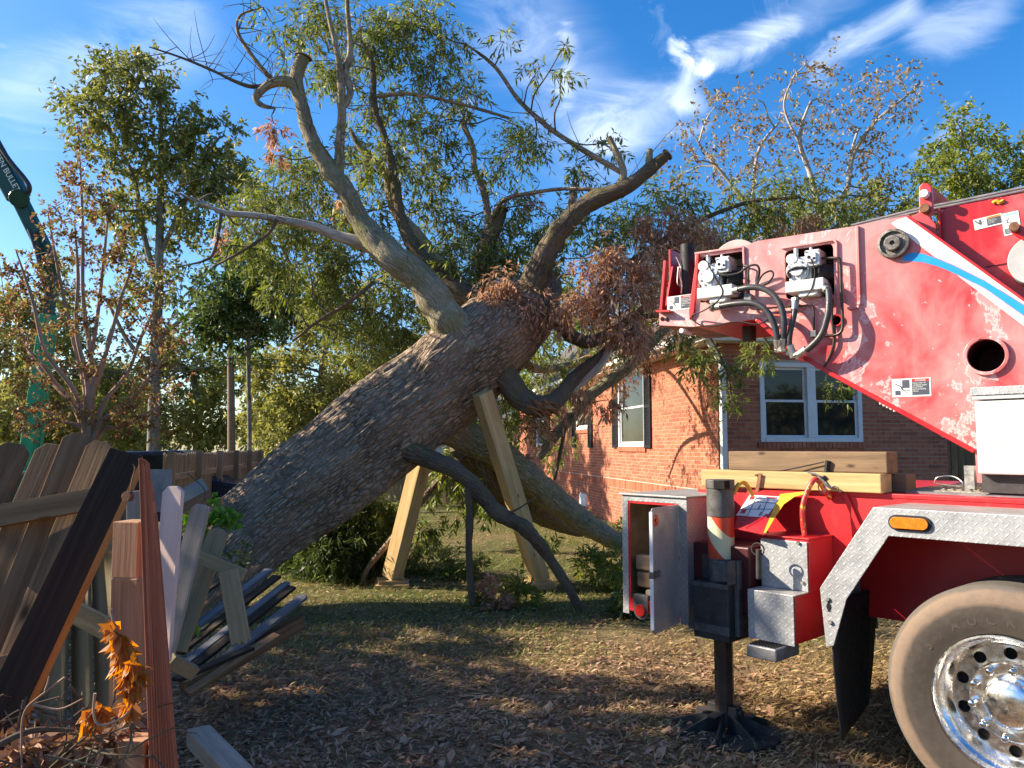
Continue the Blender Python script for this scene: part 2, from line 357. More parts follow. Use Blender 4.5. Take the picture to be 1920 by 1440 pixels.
def brickm():
    m, nt, b = mat('red_brick', .88, 0, .2); r = island(nt); v = coords(nt, rnd=False)
    c = ramp(nt, r, [(0, (.25, .072, .040)), (.3, (.38, .118, .062)), (.7, (.44, .15, .08)), (1, (.31, .09, .052))])
    c = mixc(nt, ramp(nt, noise(nt, v, 30, 5, .7), [(.4, (0, 0, 0)), (.75, (.5, .5, .5))]), c, (.45, .21, .14))
    L(nt, c, b.inputs['Base Color']); bump(nt, b, noise(nt, v, 140, 4, .7), .5, .004); return m
M_brick = brickm(); M_mortar = simple('mortar', (.46, .37, .30), .95, var=.2, sc_=20, bmp=.4)
M_white = simple('white_painted_trim', (.74, .74, .72), .45, var=.08, bmp=.05)
M_vinyl = simple('white_vinyl', (.66, .67, .68), .35, var=.06, bmp=.03)
M_shutter = simple('black_shutter_paint', (.012, .013, .016), .45, var=.3)
M_shingle = simple('grey_shingle', (.13, .12, .12), .95, var=.35, sc_=30, bmp=.6)
M_rubber = simple('black_rubber', (.016, .016, .017), .6, var=.3, sc_=15)
M_blackm = simple('black_painted_steel', (.045, .043, .042), .42, var=.4, sc_=12, bmp=.2)
M_leg = simple('dark_greased_steel', (.075, .058, .05), .38, .6, var=.45, sc_=9, bmp=.15)
M_greyp = simple('grey_steel_plate', (.20, .20, .205), .5, .35, var=.35, sc_=10)
M_cap = simple('charcoal_cap_steel', (.10, .095, .09), .55, .2, var=.4, sc_=14, bmp=.4)
M_cast = simple('cast_aluminium', (.62, .62, .60), .42, .55, var=.25, sc_=26, bmp=.5)
M_wcab = simple('scuffed_white_cabinet', (.47, .47, .465), .5, var=.22, sc_=5, bmp=.25)
M_steel = simple('galvanised_fitting', (.45, .44, .40), .35, .8, var=.3, sc_=20)
M_rust = simple('rusty_pin', (.20, .095, .05), .7, .3, var=.5, sc_=30, bmp=.5)
M_grease = simple('greasy_boss', (.16, .145, .13), .45, .5, var=.7, sc_=30, bmp=.8)
M_hose = simple('hydraulic_hose', (.045, .045, .048), .38, var=.3, sc_=30, bmp=.1)
M_tan = simple('rust_tan', (.35, .22, .12), .8)
M_yell = simple('yellow_paint', (.70, .36, .03), .5, var=.15)
M_orangep = simple('orange_red_paint', (.62, .075, .02), .42, var=.15)
M_cream = simple('cream_reflective_paint', (.58, .54, .34), .5, var=.15)
M_blue_s = simple('blue_stripe_paint', (.02, .30, .72), .42, var=.06, bmp=.03)
M_white_s = simple('white_stripe_paint', (.80, .78, .76), .45, var=.06, bmp=.03)
M_lab = simple('label_white', (.74, .74, .70), .5, var=.05, bmp=0)
M_labd = simple('label_dark', (.07, .08, .10), .5, var=.1, bmp=0)
M_labr = simple('label_red', (.50, .03, .03), .5, var=.1, bmp=0)
M_labo = simple('label_orange', (.70, .28, .06), .5, var=.1, bmp=0)
M_labc = simple('label_cyan', (.25, .62, .66), .5, var=.1, bmp=0)
M_green_c = simple('green_crane_paint', (.012, .26, .12), .4, var=.2)
M_green_d = simple('dark_green_crane_paint', (.008, .055, .035), .35, var=.2)
M_strap = simple('black_webbing', (.02, .02, .02), .9)
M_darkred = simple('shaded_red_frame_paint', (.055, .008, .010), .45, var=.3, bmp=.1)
M_inner = simple('plywood_lining', (.28, .18, .09), .8, var=.3)
M_grate = simple('deck_grating', (.26, .23, .19), .6, .3, var=.5, sc_=20, bmp=.8)
M_car = simple('dark_blue_car_paint', (.02, .03, .06), .25, .3, var=.1, bmp=0)
M_wire = simple('overhead_wire', (.03, .03, .03), .6)
M_pole = wood('utility_pole_wood', (.15, .105, .07), (.34, .25, .17), knots=False)
M_house2 = simple('far_grey_siding', (.35, .37, .38), .8)
M_concrete = simple('pale_concrete', (.42, .40, .37), .9, var=.15, sc_=12)
M_chrome = simple('polished_aluminium', (.86, .85, .83), .24, 1.0, var=.08, sc_=14, bmp=.05, dist=.001)
M_nut = simple('chromed_lug_nut', (.66, .64, .60), .12, 1.0, var=.1, bmp=.02)
M_holeb = simple('black_opening', (.006, .005, .005), .9)
M_amber = simple('amber_lens', (.70, .16, .01), .2, var=.25, sc_=40, bmp=.5)
M_redl = simple('red_lens', (.62, .03, .02), .25, var=.15, bmp=.3)
def glassm():
    m, nt, b = mat('window_glass', .03, 0, .35)
    c = ramp(nt, noise(nt, coords(nt, rnd=False), 1.5, 3), [(.3, (.010, .012, .012)), (.7, (.03, .032, .03))]); L(nt, c, b.inputs['Base Color'])
    
    bump(nt, b, noise(nt, coords(nt, rnd=False), .8, 2), .08, .02); return m
M_glass = glassm()
def redpaint(name, chalk, lo=.44, hi=.62, peel=True):
    m, nt, b = mat(name, .38, 0, .5); v = coords(nt, rnd=False)
    base = ramp(nt, noise(nt, v, 2.0, 5), [(.3, (.40, .008, .012)), (.7, (.54, .018, .024))])
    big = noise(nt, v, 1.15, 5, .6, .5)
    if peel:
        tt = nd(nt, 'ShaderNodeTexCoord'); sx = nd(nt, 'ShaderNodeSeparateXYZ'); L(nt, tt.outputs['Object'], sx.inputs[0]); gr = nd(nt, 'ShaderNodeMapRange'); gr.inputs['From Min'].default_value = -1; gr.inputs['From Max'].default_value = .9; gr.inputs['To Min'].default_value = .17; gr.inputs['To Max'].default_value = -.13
        L(nt, sx.outputs[0], gr.inputs['Value']); big = mth(nt, 'ADD', big, gr.outputs[0])  # chalk fading, weighted left to paint in the sun's pale reflection too
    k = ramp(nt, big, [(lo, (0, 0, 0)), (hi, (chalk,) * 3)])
    st = noise(nt, coords(nt, scale=(9, 9, .8), rnd=False), 1.0, 5, .6); k = mth(nt, 'ADD', k, mth(nt, 'MULTIPLY', ramp(nt, st, [(.5, (0, 0, 0)), (.75, (1, 1, 1))]), .22 * chalk), True)
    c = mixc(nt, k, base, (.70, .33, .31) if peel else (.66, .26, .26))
    if peel:
        pn = noise(nt, v, 1.7, 9, .68, .35)
        pk = ramp(nt, pn, [(.545, (0, 0, 0)), (.551, (1, 1, 1))]); ed = ramp(nt, pn, [(.535, (0, 0, 0)), (.548, (1, 1, 1)), (.566, (0, 0, 0))])
        c = mixc(nt, mth(nt, 'MULTIPLY', pk, .62), c, (.66, .30, .30)); c = mixc(nt, mth(nt, 'MULTIPLY', ed, .75), c, (.78, .58, .56))
        sp = noise(nt, v, 24, 3, .5); c = mixc(nt, ramp(nt, sp, [(.70, (0, 0, 0)), (.73, (.7, .7, .7))]), c, (.78, .6, .58))
        L(nt, mth(nt, 'ADD', mth(nt, 'MULTIPLY', pk, .25), .34), b.inputs['Roughness'])
    dirt = noise(nt, coords(nt, scale=(3, 3, 1.4), rnd=False), 3.2, 7, .7); c = mixc(nt, ramp(nt, dirt, [(.60, (0, 0, 0)), (.80, (.42, .42, .42))]), c, (.20, .10, .08))
    L(nt, c, b.inputs['Base Color']); bump(nt, b, noise(nt, v, 30, 4), .06, .003); return m
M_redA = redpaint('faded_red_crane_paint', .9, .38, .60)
M_redC = redpaint('chalky_red_boom_paint', .5, .48, .66, False)
M_redB = redpaint('red_frame_paint', .18, .5, .8, False)
def chips(name, c1, c2, thr=.56):
    m, nt, b = mat(name, .4, 0, .5); n = noise(nt, coords(nt, rnd=False), 26, 5, .6)
    L(nt, mixc(nt, ramp(nt, n, [(thr, (0, 0, 0)), (thr + .01, (1, 1, 1))]), c1, c2), b.inputs['Base Color']); return m
M_hoop = chips('chipped_red_over_yellow', (.50, .03, .03), (.75, .36, .03), .55)
def chequer(name, top=False, col=(.60, .61, .62), rough=.32, metal=.75):
    m, nt, b = mat(name, rough, metal, .5); t = nd(nt, 'ShaderNodeTexCoord'); s = nd(nt, 'ShaderNodeSeparateXYZ'); L(nt, t.outputs['Object'], s.inputs[0])
    x, y, z = s.outputs
    u = x if top else mth(nt, 'ADD', x, y); v = y if top else z
    c45 = .7071 / .030
    a = mth(nt, 'MULTIPLY', mth(nt, 'ADD', u, v), c45); bb = mth(nt, 'MULTIPLY', mth(nt, 'SUBTRACT', u, v), c45)
    par = mth(nt, 'MODULO', mth(nt, 'ABSOLUTE', mth(nt, 'ADD', mth(nt, 'FLOOR', a), mth(nt, 'FLOOR', bb))), 2)
    fa = mth(nt, 'SUBTRACT', mth(nt, 'FRACT', mth(nt, 'ADD', mth(nt, 'FRACT', a), 1)), .5); fb = mth(nt, 'SUBTRACT', mth(nt, 'FRACT', mth(nt, 'ADD', mth(nt, 'FRACT', bb), 1)), .5)
    def ell(p, q, l1, l2): return mth(nt, 'ADD', mth(nt, 'POWER', mth(nt, 'DIVIDE', mth(nt, 'ABSOLUTE', p), l1), 2), mth(nt, 'POWER', mth(nt, 'DIVIDE', mth(nt, 'ABSOLUTE', q), l2), 2))
    e0 = ell(fa, fb, .46, .13); e1 = ell(fa, fb, .13, .46)
    e = mth(nt, 'ADD', mth(nt, 'MULTIPLY', e0, mth(nt, 'SUBTRACT', 1, par)), mth(nt, 'MULTIPLY', e1, par))
    h = ramp(nt, e, [(.0, (1, 1, 1)), (.75, (.8, .8, .8)), (1.0, (0, 0, 0))])
    v3 = coords(nt, rnd=False); n = noise(nt, v3, 6, 6, .65)
    cc = ramp(nt, n, [(.3, tuple(k * .72 for k in col)), (.7, tuple(min(1, k * 1.15) for k in col))])
    cc = mixc(nt, mth(nt, 'MULTIPLY', mth(nt, 'SUBTRACT', 1, h), .42), cc, tuple(k * .42 for k in col)); L(nt, cc, b.inputs['Base Color']); L(nt, ramp(nt, noise(nt, v3, 19, 4), [(.3, (rough - .08,) * 3), (.7, (rough + .15,) * 3)]), b.inputs['Roughness'])
    bump(nt, b, h, .8, .003); return m
M_chq = chequer('bright_chequer_plate', col=(.50, .51, .52), rough=.42, metal=.35)
M_chqt = chequer('worn_chequer_plate_top', True, (.45, .43, .40), .5, .4)
M_chqd = chequer('dull_chequer_plate', col=(.56, .54, .53), rough=.36, metal=.5)
def tyrem():
    m, nt, b = mat('dusty_tyre_rubber', .85, 0, .2); t = nd(nt, 'ShaderNodeTexCoord'); s = nd(nt, 'ShaderNodeSeparateXYZ'); L(nt, t.outputs['Object'], s.inputs[0])
    r = mth(nt, 'SQRT', mth(nt, 'ADD', mth(nt, 'POWER', mth(nt, 'ABSOLUTE', s.outputs[0]), 2), mth(nt, 'POWER', mth(nt, 'ABSOLUTE', s.outputs[2]), 2)))
    n = noise(nt, t.outputs['Object'], 7, 6, .65)
    k = mth(nt, 'ADD', r, mth(nt, 'MULTIPLY', mth(nt, 'SUBTRACT', n, .5), .035))
    c = ramp(nt, k, [(.30, (.07, .056, .046)), (.385, (.048, .040, .034)), (.425, (.055, .044, .036)), (.446, (.17, .12, .088)), (.497, (.20, .145, .105)), (.507, (.13, .11, .095)), (.53, (.10, .09, .08))])
    L(nt, mixc(nt, ramp(nt, noise(nt, t.outputs['Object'], 22, 6, .7), [(.45, (0, 0, 0)), (.75, (.45, .45, .45))]), c, (.09, .08, .07)), b.inputs['Base Color']); bump(nt, b, noise(nt, t.outputs['Object'], 40, 5), .3, .004); return m
M_tyre = tyrem()
def stripem():
    m, nt, b = mat('hazard_striped_paint', .4, 0, .5); t = nd(nt, 'ShaderNodeTexCoord'); s = nd(nt, 'ShaderNodeSeparateXYZ'); L(nt, t.outputs['Object'], s.inputs[0])
    f = mth(nt, 'FRACT', mth(nt, 'MULTIPLY', mth(nt, 'ADD', mth(nt, 'ADD', mth(nt, 'MULTIPLY', s.outputs[0], 1.25), s.outputs[2]), .345), 3.1))
    k = ramp(nt, f, [(.0, (0, 0, 0)), (.52, (0, 0, 0)), (.525, (1, 1, 1)), (.995, (1, 1, 1))])
    c = mixc(nt, k, (.58, .055, .02), (.56, .53, .33)); L(nt, mixc(nt, ramp(nt, noise(nt, t.outputs['Object'], 18, 5, .7), [(.62, (0, 0, 0)), (.7, (1, 1, 1))]), c, (.10, .06, .05)), b.inputs['Base Color']); return m
M_stripe = stripem()
def groundm():
    m, nt, b = mat('autumn_lawn_soil', .95, 0, .1); v = coords(nt, rnd=False)
    n1 = noise(nt, v, .55, 6, .6); n2 = noise(nt, v, 6, 7, .7); n3 = noise(nt, v, 60, 5, .7)
    c = ramp(nt, n2, [(.3, (.15, .095, .055)), (.5, (.27, .185, .10)), (.72, (.42, .31, .17))])
    g = ramp(nt, n2, [(.3, (.06, .065, .02)), (.6, (.15, .15, .05)), (.8, (.26, .24, .09))])
    t = nd(nt, 'ShaderNodeTexCoord'); s = nd(nt, 'ShaderNodeSeparateXYZ'); L(nt, t.outputs['Object'], s.inputs[0])
    yy = nd(nt, 'ShaderNodeMapRange'); yy.inputs['From Min'].default_value = 6.2; yy.inputs['From Max'].default_value = 8.2; L(nt, s.outputs[1], yy.inputs['Value'])
    k = mth(nt, 'MULTIPLY', yy.outputs[0], ramp(nt, n1, [(.30, (.2, .2, .2)), (.55, (1, 1, 1))]), True)
    c = mixc(nt, k, c, g); c = mixc(nt, ramp(nt, n3, [(.35, (.5, .5, .5)), (.6, (0, 0, 0))]), c, (.05, .035, .022))
    L(nt, c, b.inputs['Base Color']); bump(nt, b, mth(nt, 'ADD', n3, n2), .8, .03); return m
M_ground = groundm()
MG_green = leafm('green_grass_blade', [(.1, (.065, .10, .022)), (.5, (.15, .185, .045)), (.9, (.30, .29, .10))], .3, .6)
MG_tan = leafm('dry_grass_blade', [(.1, (.24, .16, .07)), (.5, (.44, .32, .15)), (.9, (.60, .47, .23))], .3, .6)
MG_lit = leafm('fallen_brown_leaf', [(.1, (.15, .075, .042)), (.45, (.33, .185, .11)), (.8, (.50, .32, .20)), (.97, (.62, .45, .29))], .15, .7)

# ------------------------------------------------------------------ ground
gv = MB(); N = 90
xs = np.concatenate([np.linspace(-160, -8, 18), np.linspace(-7.6, 9, 60), np.linspace(10, 160, 18)]); ys = np.concatenate([np.linspace(-40, 2, 8), np.linspace(2.4, 20, 60), np.linspace(21, 260, 18)])
X, Y = np.meshgrid(xs, ys); Z = (vnoise(X * 1.3, Y * 1.3) - .5) * .05 * (np.abs(X) < 9) * (Y < 22)
nx, ny = len(xs), len(ys); I = np.arange(nx * ny).reshape(ny, nx)
Fq = np.stack([I[:-1, :-1], I[:-1, 1:], I[1:, 1:], I[1:, :-1]], -1).reshape(-1, 4)
tag(np_mesh('ground', np.stack([X, Y, Z - .012], -1).reshape(-1, 3), Fq, M_ground, smooth=True), kind='structure')

def blades(name, mat_, n, region, dens, length, width, flat, kind_label):
    x = rng.uniform(region[0], region[1], n); y = region[2] * (region[3] / region[2]) ** rng.random(n)
    keep = rng.random(n) < dens(x, y); x, y = x[keep], y[keep]; n = len(x)
    z = (vnoise(x * 1.3, y * 1.3) - .5) * .05 - .014
    a = rng.uniform(0, 6.283, n); l = length * rng.uniform(.5, 1.3, n); tilt = rng.uniform(flat[0], flat[1], n)
    d = np.stack([np.cos(a) * np.cos(tilt), np.sin(a) * np.cos(tilt), np.sin(tilt)], -1); s = np.stack([-np.sin(a), np.cos(a), np.zeros(n)], -1)
    wd = width * rng.uniform(.6, 1.3, n); s[:, 2] = rng.uniform(-.5, .5, n)
    p = np.stack([x, y, z + .004 + rng.random(n) * .012], -1)
    m_ = p + d * (l * .5)[:, None]; curl = rng.uniform(0, .3, n) * l
    V = np.stack([p, m_ + s * wd[:, None] + [0, 0, 1] * curl[:, None] * .3, p + d * l[:, None] + np.array([0, 0, -1]) * (curl * .4)[:, None], m_ - s * wd[:, None]], 1).reshape(-1, 3)
    V[:, 2] = np.maximum(V[:, 2], -.02)
    return tag(np_mesh(name, V, np.arange(n * 4).reshape(-1, 4), mat_, kind='stuff'), *kind_label)
def gmask(x, y, s=0): return vnoise(x * .8, y * .8, seed=s) * .6 + vnoise(x * 2.7, y * 2.7, seed=s + 3) * .4
def green_d(x, y): return np.clip((gmask(x, y, 2) - .30) * 3.2, 0, 1) * np.clip((y - 5.9) / 1.6, 0.02, 1) * np.where(x > 1.2, .55, 1)
def tan_d(x, y): return np.clip((gmask(x, y, 9) - .25) * 2.6, .12, 1) * np.clip((y - 3.9) / 1.2 + (x - .4) * .5, .10, 1) * np.where((x < 1) & (y > 6.8), .45, 1)
def lit_d(x, y): return np.clip(1.15 - (y - 5.2) / 3.2, .05, 1) * np.clip(1.25 - (x - 1.3) * .35, .35, 1) * np.clip((gmask(x, y, 5) - .18) * 2.8, .15, 1)
blades('grass', MG_green, 230000, (-7.5, 8.5, 3.6, 26), green_d, .085, .0032, (.15, 1.2), ('short green lawn grass', 'grass'))
blades('dry_grass', MG_tan, 210000, (-6, 7, 3.2, 20), tan_d, .075, .0030, (.0, .8), ('straw coloured dry lawn grass under the truck', 'dry grass'))
blades('leaf_litter', MG_lit, 90000, (-5, 6, 3.2, 14), lit_d, .062, .0095, (-.1, .55), ('brown fallen leaves covering the shaded ground', 'fallen leaves'))

def text(body, size, parent, M, mt, ext=.0015, name='lettering', align='CENTER'):
    cu = bpy.data.curves.new('lettering_curve', 'FONT'); cu.body = body; cu.size = size; cu.extrude = ext; cu.align_x = align; cu.resolution_u = 3; cu.space_line = .95
    tmp = bpy.data.objects.new('tmp', cu); me = bpy.data.meshes.new_from_object(tmp); bpy.data.objects.remove(tmp); bpy.data.curves.remove(cu)
    me.materials.clear(); me.materials.append(mt); o = bpy.data.objects.new(name, me); return put(o, parent, M)

blades('large_fallen_leaves', MG_lit, 2200, (-5, 6, 3.2, 13), lit_d, .105, .021, (-.05, .5), ('larger curled brown leaves scattered over the lawn', 'fallen leaves'))
m_ = MB()
for k in range(260):
    x_, y_ = rng.uniform(-3.5, 4.5), rng.uniform(3.6, 11); a_ = rng.uniform(0, 6.28); l_ = rng.uniform(.05, .28); dx, dy = math.cos(a_) * l_, math.sin(a_) * l_
    m_.tube([(x_ - dx, y_ - dy, .018), (x_ + rng.uniform(-.03, .03), y_ + rng.uniform(-.03, .03), .022), (x_ + dx, y_ + dy, .018)], [.0035, .003, .0015], 4, 2)
tag(m_.build('fallen_twigs', M_twig, kind='stuff', smooth=60), 'small fallen twigs scattered over the lawn', 'twigs')
# ------------------------------------------------------------------ foliage
def unit(a): return a / np.maximum(np.linalg.norm(a, axis=-1, keepdims=True), 1e-9)
def foliage(clumps, T, K, ll, lw, twig=.5, droop=.35, tr=.003, side=.8, flat=.85):
    """clumps: rows x,y,z,r,weight -> leaf quads and twig quads"""
    C = np.array(clumps, float); cnt = np.maximum(1, (T * C[:, 4]).astype(int)); idx = np.repeat(np.arange(len(C)), cnt); M = len(idx)
    c = C[idx, :3]; r = C[idx, 3:4]
    off = unit(rng.normal(size=(M, 3))) * (rng.random((M, 1)) ** .55) * r * np.array([1, 1, flat]) * .9
    # sub-clusters leave gaps
    sub = unit(rng.normal(size=(len(C), 7, 3))) * (rng.random((len(C), 7, 1)) ** .5) * C[:, None, 3:4] * .78
    pick = sub[idx, rng.integers(0, 7, M)]; off = np.where(rng.random((M, 1)) < .8, pick + off * .36, off)
    s = c + off; d = unit(unit(off) * .7 + rng.normal(size=(M, 3)) * .5 + np.array([0, 0, -droop])); l = twig * rng.uniform(.55, 1.3, (M, 1)) * np.minimum(1, r / .35)
    dn = np.array([0, 0, -1.0])
    def pt(t): return s[:, None] + d[:, None] * (l[:, None] * t) + dn * droop * l[:, None] * t * t * .5 if t.ndim == 3 else None
    t = rng.uniform(.08, 1.0, (M, K, 1)); b = pt(t).reshape(-1, 3); dd = np.repeat(d, K, 0)
    per = unit(np.cross(dd, rng.normal(size=dd.shape))); e = unit(dd * .55 + per * side + dn * droop * rng.uniform(.2, 1.4, (len(dd), 1)))
    L_ = ll * rng.uniform(.6, 1.25, (len(dd), 1)); wv = unit(np.cross(e, rng.normal(size=e.shape))) * lw * rng.uniform(.7, 1.25, (len(dd), 1))
    V = np.stack([b, b + e * L_ * .45 + wv, b + e * L_ + dn * L_ * .12, b + e * L_ * .45 - wv], 1).reshape(-1, 3)
    # twigs: three-sided, two segments
    q = [s, s + d * l * .5 + dn * droop * l * .125, s + d * l + dn * droop * l * .5]
    a1 = unit(np.cross(d, np.array([.3, .2, 1.0]))); a2 = unit(np.cross(d, a1)); ring = []
    for i, w_ in enumerate((1., .7, .3)):
        for k in range(3):
            an = k * 2.0944; ring.append(q[i] + (a1 * math.cos(an) + a2 * math.sin(an)) * tr * w_)
    TV = np.stack(ring, 1).reshape(-1, 3); base = (np.arange(M) * 9)[:, None, None]
    pat = np.array([[i * 3 + k, i * 3 + (k + 1) % 3, i * 3 + 3 + (k + 1) % 3, i * 3 + 3 + k] for i in range(2) for k in range(3)])
    return V, TV, (base + pat[None]).reshape(-1, 4)
def px_clumps(rows, d, dj=1.0, wt=1.0):
    out_ = []
    for row in rows:
        px, py, r = row[:3]; dd = row[3] if len(row) > 3 else d + rng.uniform(-dj, dj); ww = row[4] if len(row) > 4 else 1
        p = P(px, py, dd); out_.append((p.x, p.y, max(p.z, .06), r * dd / F, ww * wt * (r / 45.) ** 1.6))
    return out_
def limb_px(rows, mbx, n=10, sub=6):
    pts = [P(r[0], r[1], r[2]) for r in rows]; rad = [r[3] * r[2] / F for r in rows]
    mbx.tube(pts, rad, n, sub); return pts
def samples(ptslist, k=12):
    S = []
    for pts in ptslist:
        for a, b in zip(pts[:-1], pts[1:]):
            for i in range(k): S.append(a.lerp(b, i / k))
        S.append(pts[-1])
    return np.array([tuple(v) for v in S])
def connect(mbx, clumps, S, r0=.012, up=.0, kids=3, wob=.12):
    """a branchlet from the nearest limb to each clump, then a few into the clump"""
    for c in clumps:
        c3 = np.array(c[:3]); dv = S - c3; dist = np.linalg.norm(dv, axis=1) + np.maximum(0, dv[:, 2]) * .8; j = int(dist.argmin()); a = Vector(S[j]); b = Vector(c3)
        ln = (b - a).length
        if ln > .15:
            m_ = a.lerp(b, .5) + Vector(rng.normal(size=3) * wob * ln) + Vector((0, 0, up * ln)); rr = r0 * (1 + ln * .35)
            mbx.tube([a, a.lerp(m_, .5) + Vector(rng.normal(size=3) * .04 * ln), m_, b], [rr, rr * .85, rr * .7, rr * .4], 5, 3)
        for k in range(kids):
            e = b + Vector(unit(rng.normal(size=3))) * c[3] * .8; mm = b.lerp(e, .5) + Vector(rng.normal(size=3) * .1 * c[3])
            mbx.tube([b, mm, e], [r0 * .5, r0 * .35, r0 * .15], 4, 2)
def leaves_obj(name, V, m, parent):
    return np_mesh(name, V, np.arange(len(V)).reshape(-1, 4), m, parent, kind='stuff')

# ------------------------------------------------------------------ the brick house
H = Frame(3.27, 12.2, R(10)); HM = H.M
house = empty('brick_house', HM, 'red brick house with white windows, black shutters and white downspout behind the truck', 'house')
WH = 3.36                                             # wall height under the soffit
def hit_h(px, py, axis, val): return H.hit(px, py, axis, val)
w1 = [hit_h(1421, 679, 1, 0), hit_h(1616, 829, 1, 0)]   # double window on the shaded wall
WR = [(w1[0].x, w1[1].x, w1[1].z, w1[0].z)]
xl = hit_h(1772, 800, 1, 0).x                        # end of the shaded wall
a_, b_ = hit_h(1211, 688, 0, 0), hit_h(1163, 838, 0, 0)
z0w = b_.z; z1w = a_.z
WL = [(a_.y, b_.y, z0w, z1w)]
c_, e_ = hit_h(1106, 812, 0, 0), hit_h(1088, 812, 0, 0); WL.append((c_.y, e_.y + .25, z0w + .45, z1w))
c_, e_ = hit_h(1028, 838, 0, 0), hit_h(1008, 838, 0, 0); WL.append((c_.y, e_.y, z0w, z1w))
vent = hit_h(1102, 950, 0, 0); vent2 = hit_h(1088, 925, 0, 0); WV = (vent.y, vent2.y, vent.z, vent2.z)
YL = 17.0
BL, BH, J = .203, .0677, .010
brickmesh = {}
def brick_mesh(l, h, t=.03, ax='x'):
    key = (round(l, 3), round(h, 3), ax)
    if key not in brickmesh:
        m = MB()
        if ax == 'x': m.box(0, l, -t, 0, 0, h)
        else: m.box(-t, 0, 0, l, 0, h)
        me = bpy.data.meshes.new('brick'); me.from_pydata(m.v, [], m.f); me.materials.append(M_brick); brickmesh[key] = me
    return brickmesh[key]
cand = []
def wall_bricks(ax, length, holes):
    z = 0.0; row = 0
    sol0 = .80; 
    while z < WH - .03:
        soldier = abs(z - 12 * BH) < .01
        if soldier:
            h = .190; s = 0.0
            while s < length: cand.append((ax, s, z, .0577, h - J)); s += .0677
            z += .203; row += 1; continue
        s = -(.5 * BL if row % 2 else 0)
        while s < length:
            s0, s1 = max(s, 0.0), min(s + BL - J, length); segs = [(s0, s1)]
            for h in holes:
                if z + BH > h[2] + .01 and z < h[3] - .01:
                    new = []
                    for p, q in segs:
                        if q <= h[0] or p >= h[1]: new.append((p, q))
                        else:
                            if p < h[0]: new.append((p, h[0] - .002))
                            if q > h[1]: new.append((h[1] + .002, q))
                    segs = new
            for p, q in segs:
                if q - p > .02: cand.append((ax, p, z, q - p, BH - J))
            s += BL
        z += BH; row += 1
wall_bricks('x', xl, WR); wall_bricks('y', YL, WL + [WV])
def to_px(p):
    v = Vector(p) - Vector((0, 0, EYE)); s, c = math.sin(PITCH), math.cos(PITCH)
    zf = v.y * c + v.z * s; return 960 + F * v.x / zf, 720 - F * (-v.y * s + v.z * c) / zf
def bscore(c):
    ax, s, z, l, h = c; wp = H.w((s, 0, z)) if ax == 'x' else H.w((0, s, z)); u, v_ = to_px(wp); wq = H.w((s + l, 0, z)) if ax == 'x' else H.w((0, s + l, z)); u2, _ = to_px(wq)
    vis = 0
    if ax == 'x' and ((1368 < u < 1760 and 640 < v_ < 870 and not (u > 1620 and v_ < 745 + (u - 1640) * .62))): vis = 1
    if ax == 'y' and 1195 < u < 1345 and 655 < v_ < 905: vis = 1
    if ax == 'y' and 1080 < u <= 1195 and 845 < v_ < 975: vis = .9
    return vis * abs(u2 - u)
order = sorted(cand, key=bscore, reverse=True); single, rest = order[:300], order[300:]
for ax, s, z, l, h in single:
    o = bpy.data.objects.new('brick', brick_mesh(l, h, ax=ax)); jit = random.uniform(-.003, .002)
    put(o, house, HM @ Matrix.Translation((s, jit, z + J) if ax == 'x' else (jit, s, z + J)))
m = MB()
for ax, s, z, l, h in rest:
    t = .03 + random.uniform(-.002, .003)
    if ax == 'x': m.box(s, s + l, -t, 0, z + J, z + J + h)
    else: m.box(-t, 0, s, s + l, z + J, z + J + h)
m.build('brickwork', M_brick, house, HM, kind='stuff')
def wall_with_holes(ax, length, holes, name):
    outer = [(0, -.3), (length, -.3), (length, WH), (0, WH)]; loops = [outer] + [[(h[0], h[2]), (h[0], h[3]), (h[1], h[3]), (h[1], h[2])] for h in holes]
    m = MB(); fn = (lambda u, v, h: (u, h, v)) if ax == 'x' else (lambda u, v, h: (h, u, v))
    m.prism(loops, fn, -.022, .16); m.build(name, M_mortar, house, HM)
wall_with_holes('x', xl, WR, 'wall'); wall_with_holes('y', YL, WL + [WV], 'wall')
m = MB(); m.box(.16, xl - .02, YL - .2, YL, -.3, WH); m.box(xl - .2, xl, .17, YL - .2, -.3, WH); m.build('wall', M_mortar, house, HM)
m = MB(); m.box(.17, xl - .21, .17, YL - .21, WH - .06, WH - .03); m.build('ceiling_board', M_mortar, house, HM)
# roof: hip with overhanging eaves, soffit, fascia
OV = .38; m = MB(); x0, x1, y0, y1 = -OV, xl + OV, -OV, YL + OV; rz = WH + .14; hx = (x0 + x1) / 2; hh = 2.3; dy = (x1 - x0) / 2
vs_ = [(x0, y0, rz), (x1, y0, rz), (x1, y1, rz), (x0, y1, rz), (hx, y0 + dy, rz + hh), (hx, y1 - dy, rz + hh)]
roof = m.add(vs_, [(0, 1, 4), (1, 2, 5, 4), (2, 3, 5), (3, 0, 4, 5), (3, 2, 1, 0)]).build('roof', M_shingle, house, HM)
m = MB(); m.box(x0, x1, y0, -.031, WH + .001, WH + .02); m.box(x0, -.031, -.031, y1, WH + .001, WH + .02); m.build('soffit', M_white, house, HM)
m = MB(); m.box(x0 - .02, x1, y0 - .02, y0 + .001, WH, rz + .03); m.box(x0 - .02, x0 + .001, y0 + .001, y1, WH, rz + .03); m.build('fascia', M_white, house, HM)
m = MB(); m.box(x0 - .12, x1, y0 - .12, y0 - .022, WH + .06, rz + .02); m.box(x0 - .12, x0 - .022, y0 - .022, y1, WH + .06, rz + .02); m.build('gutter', M_white, house, HM, bevel=.02)
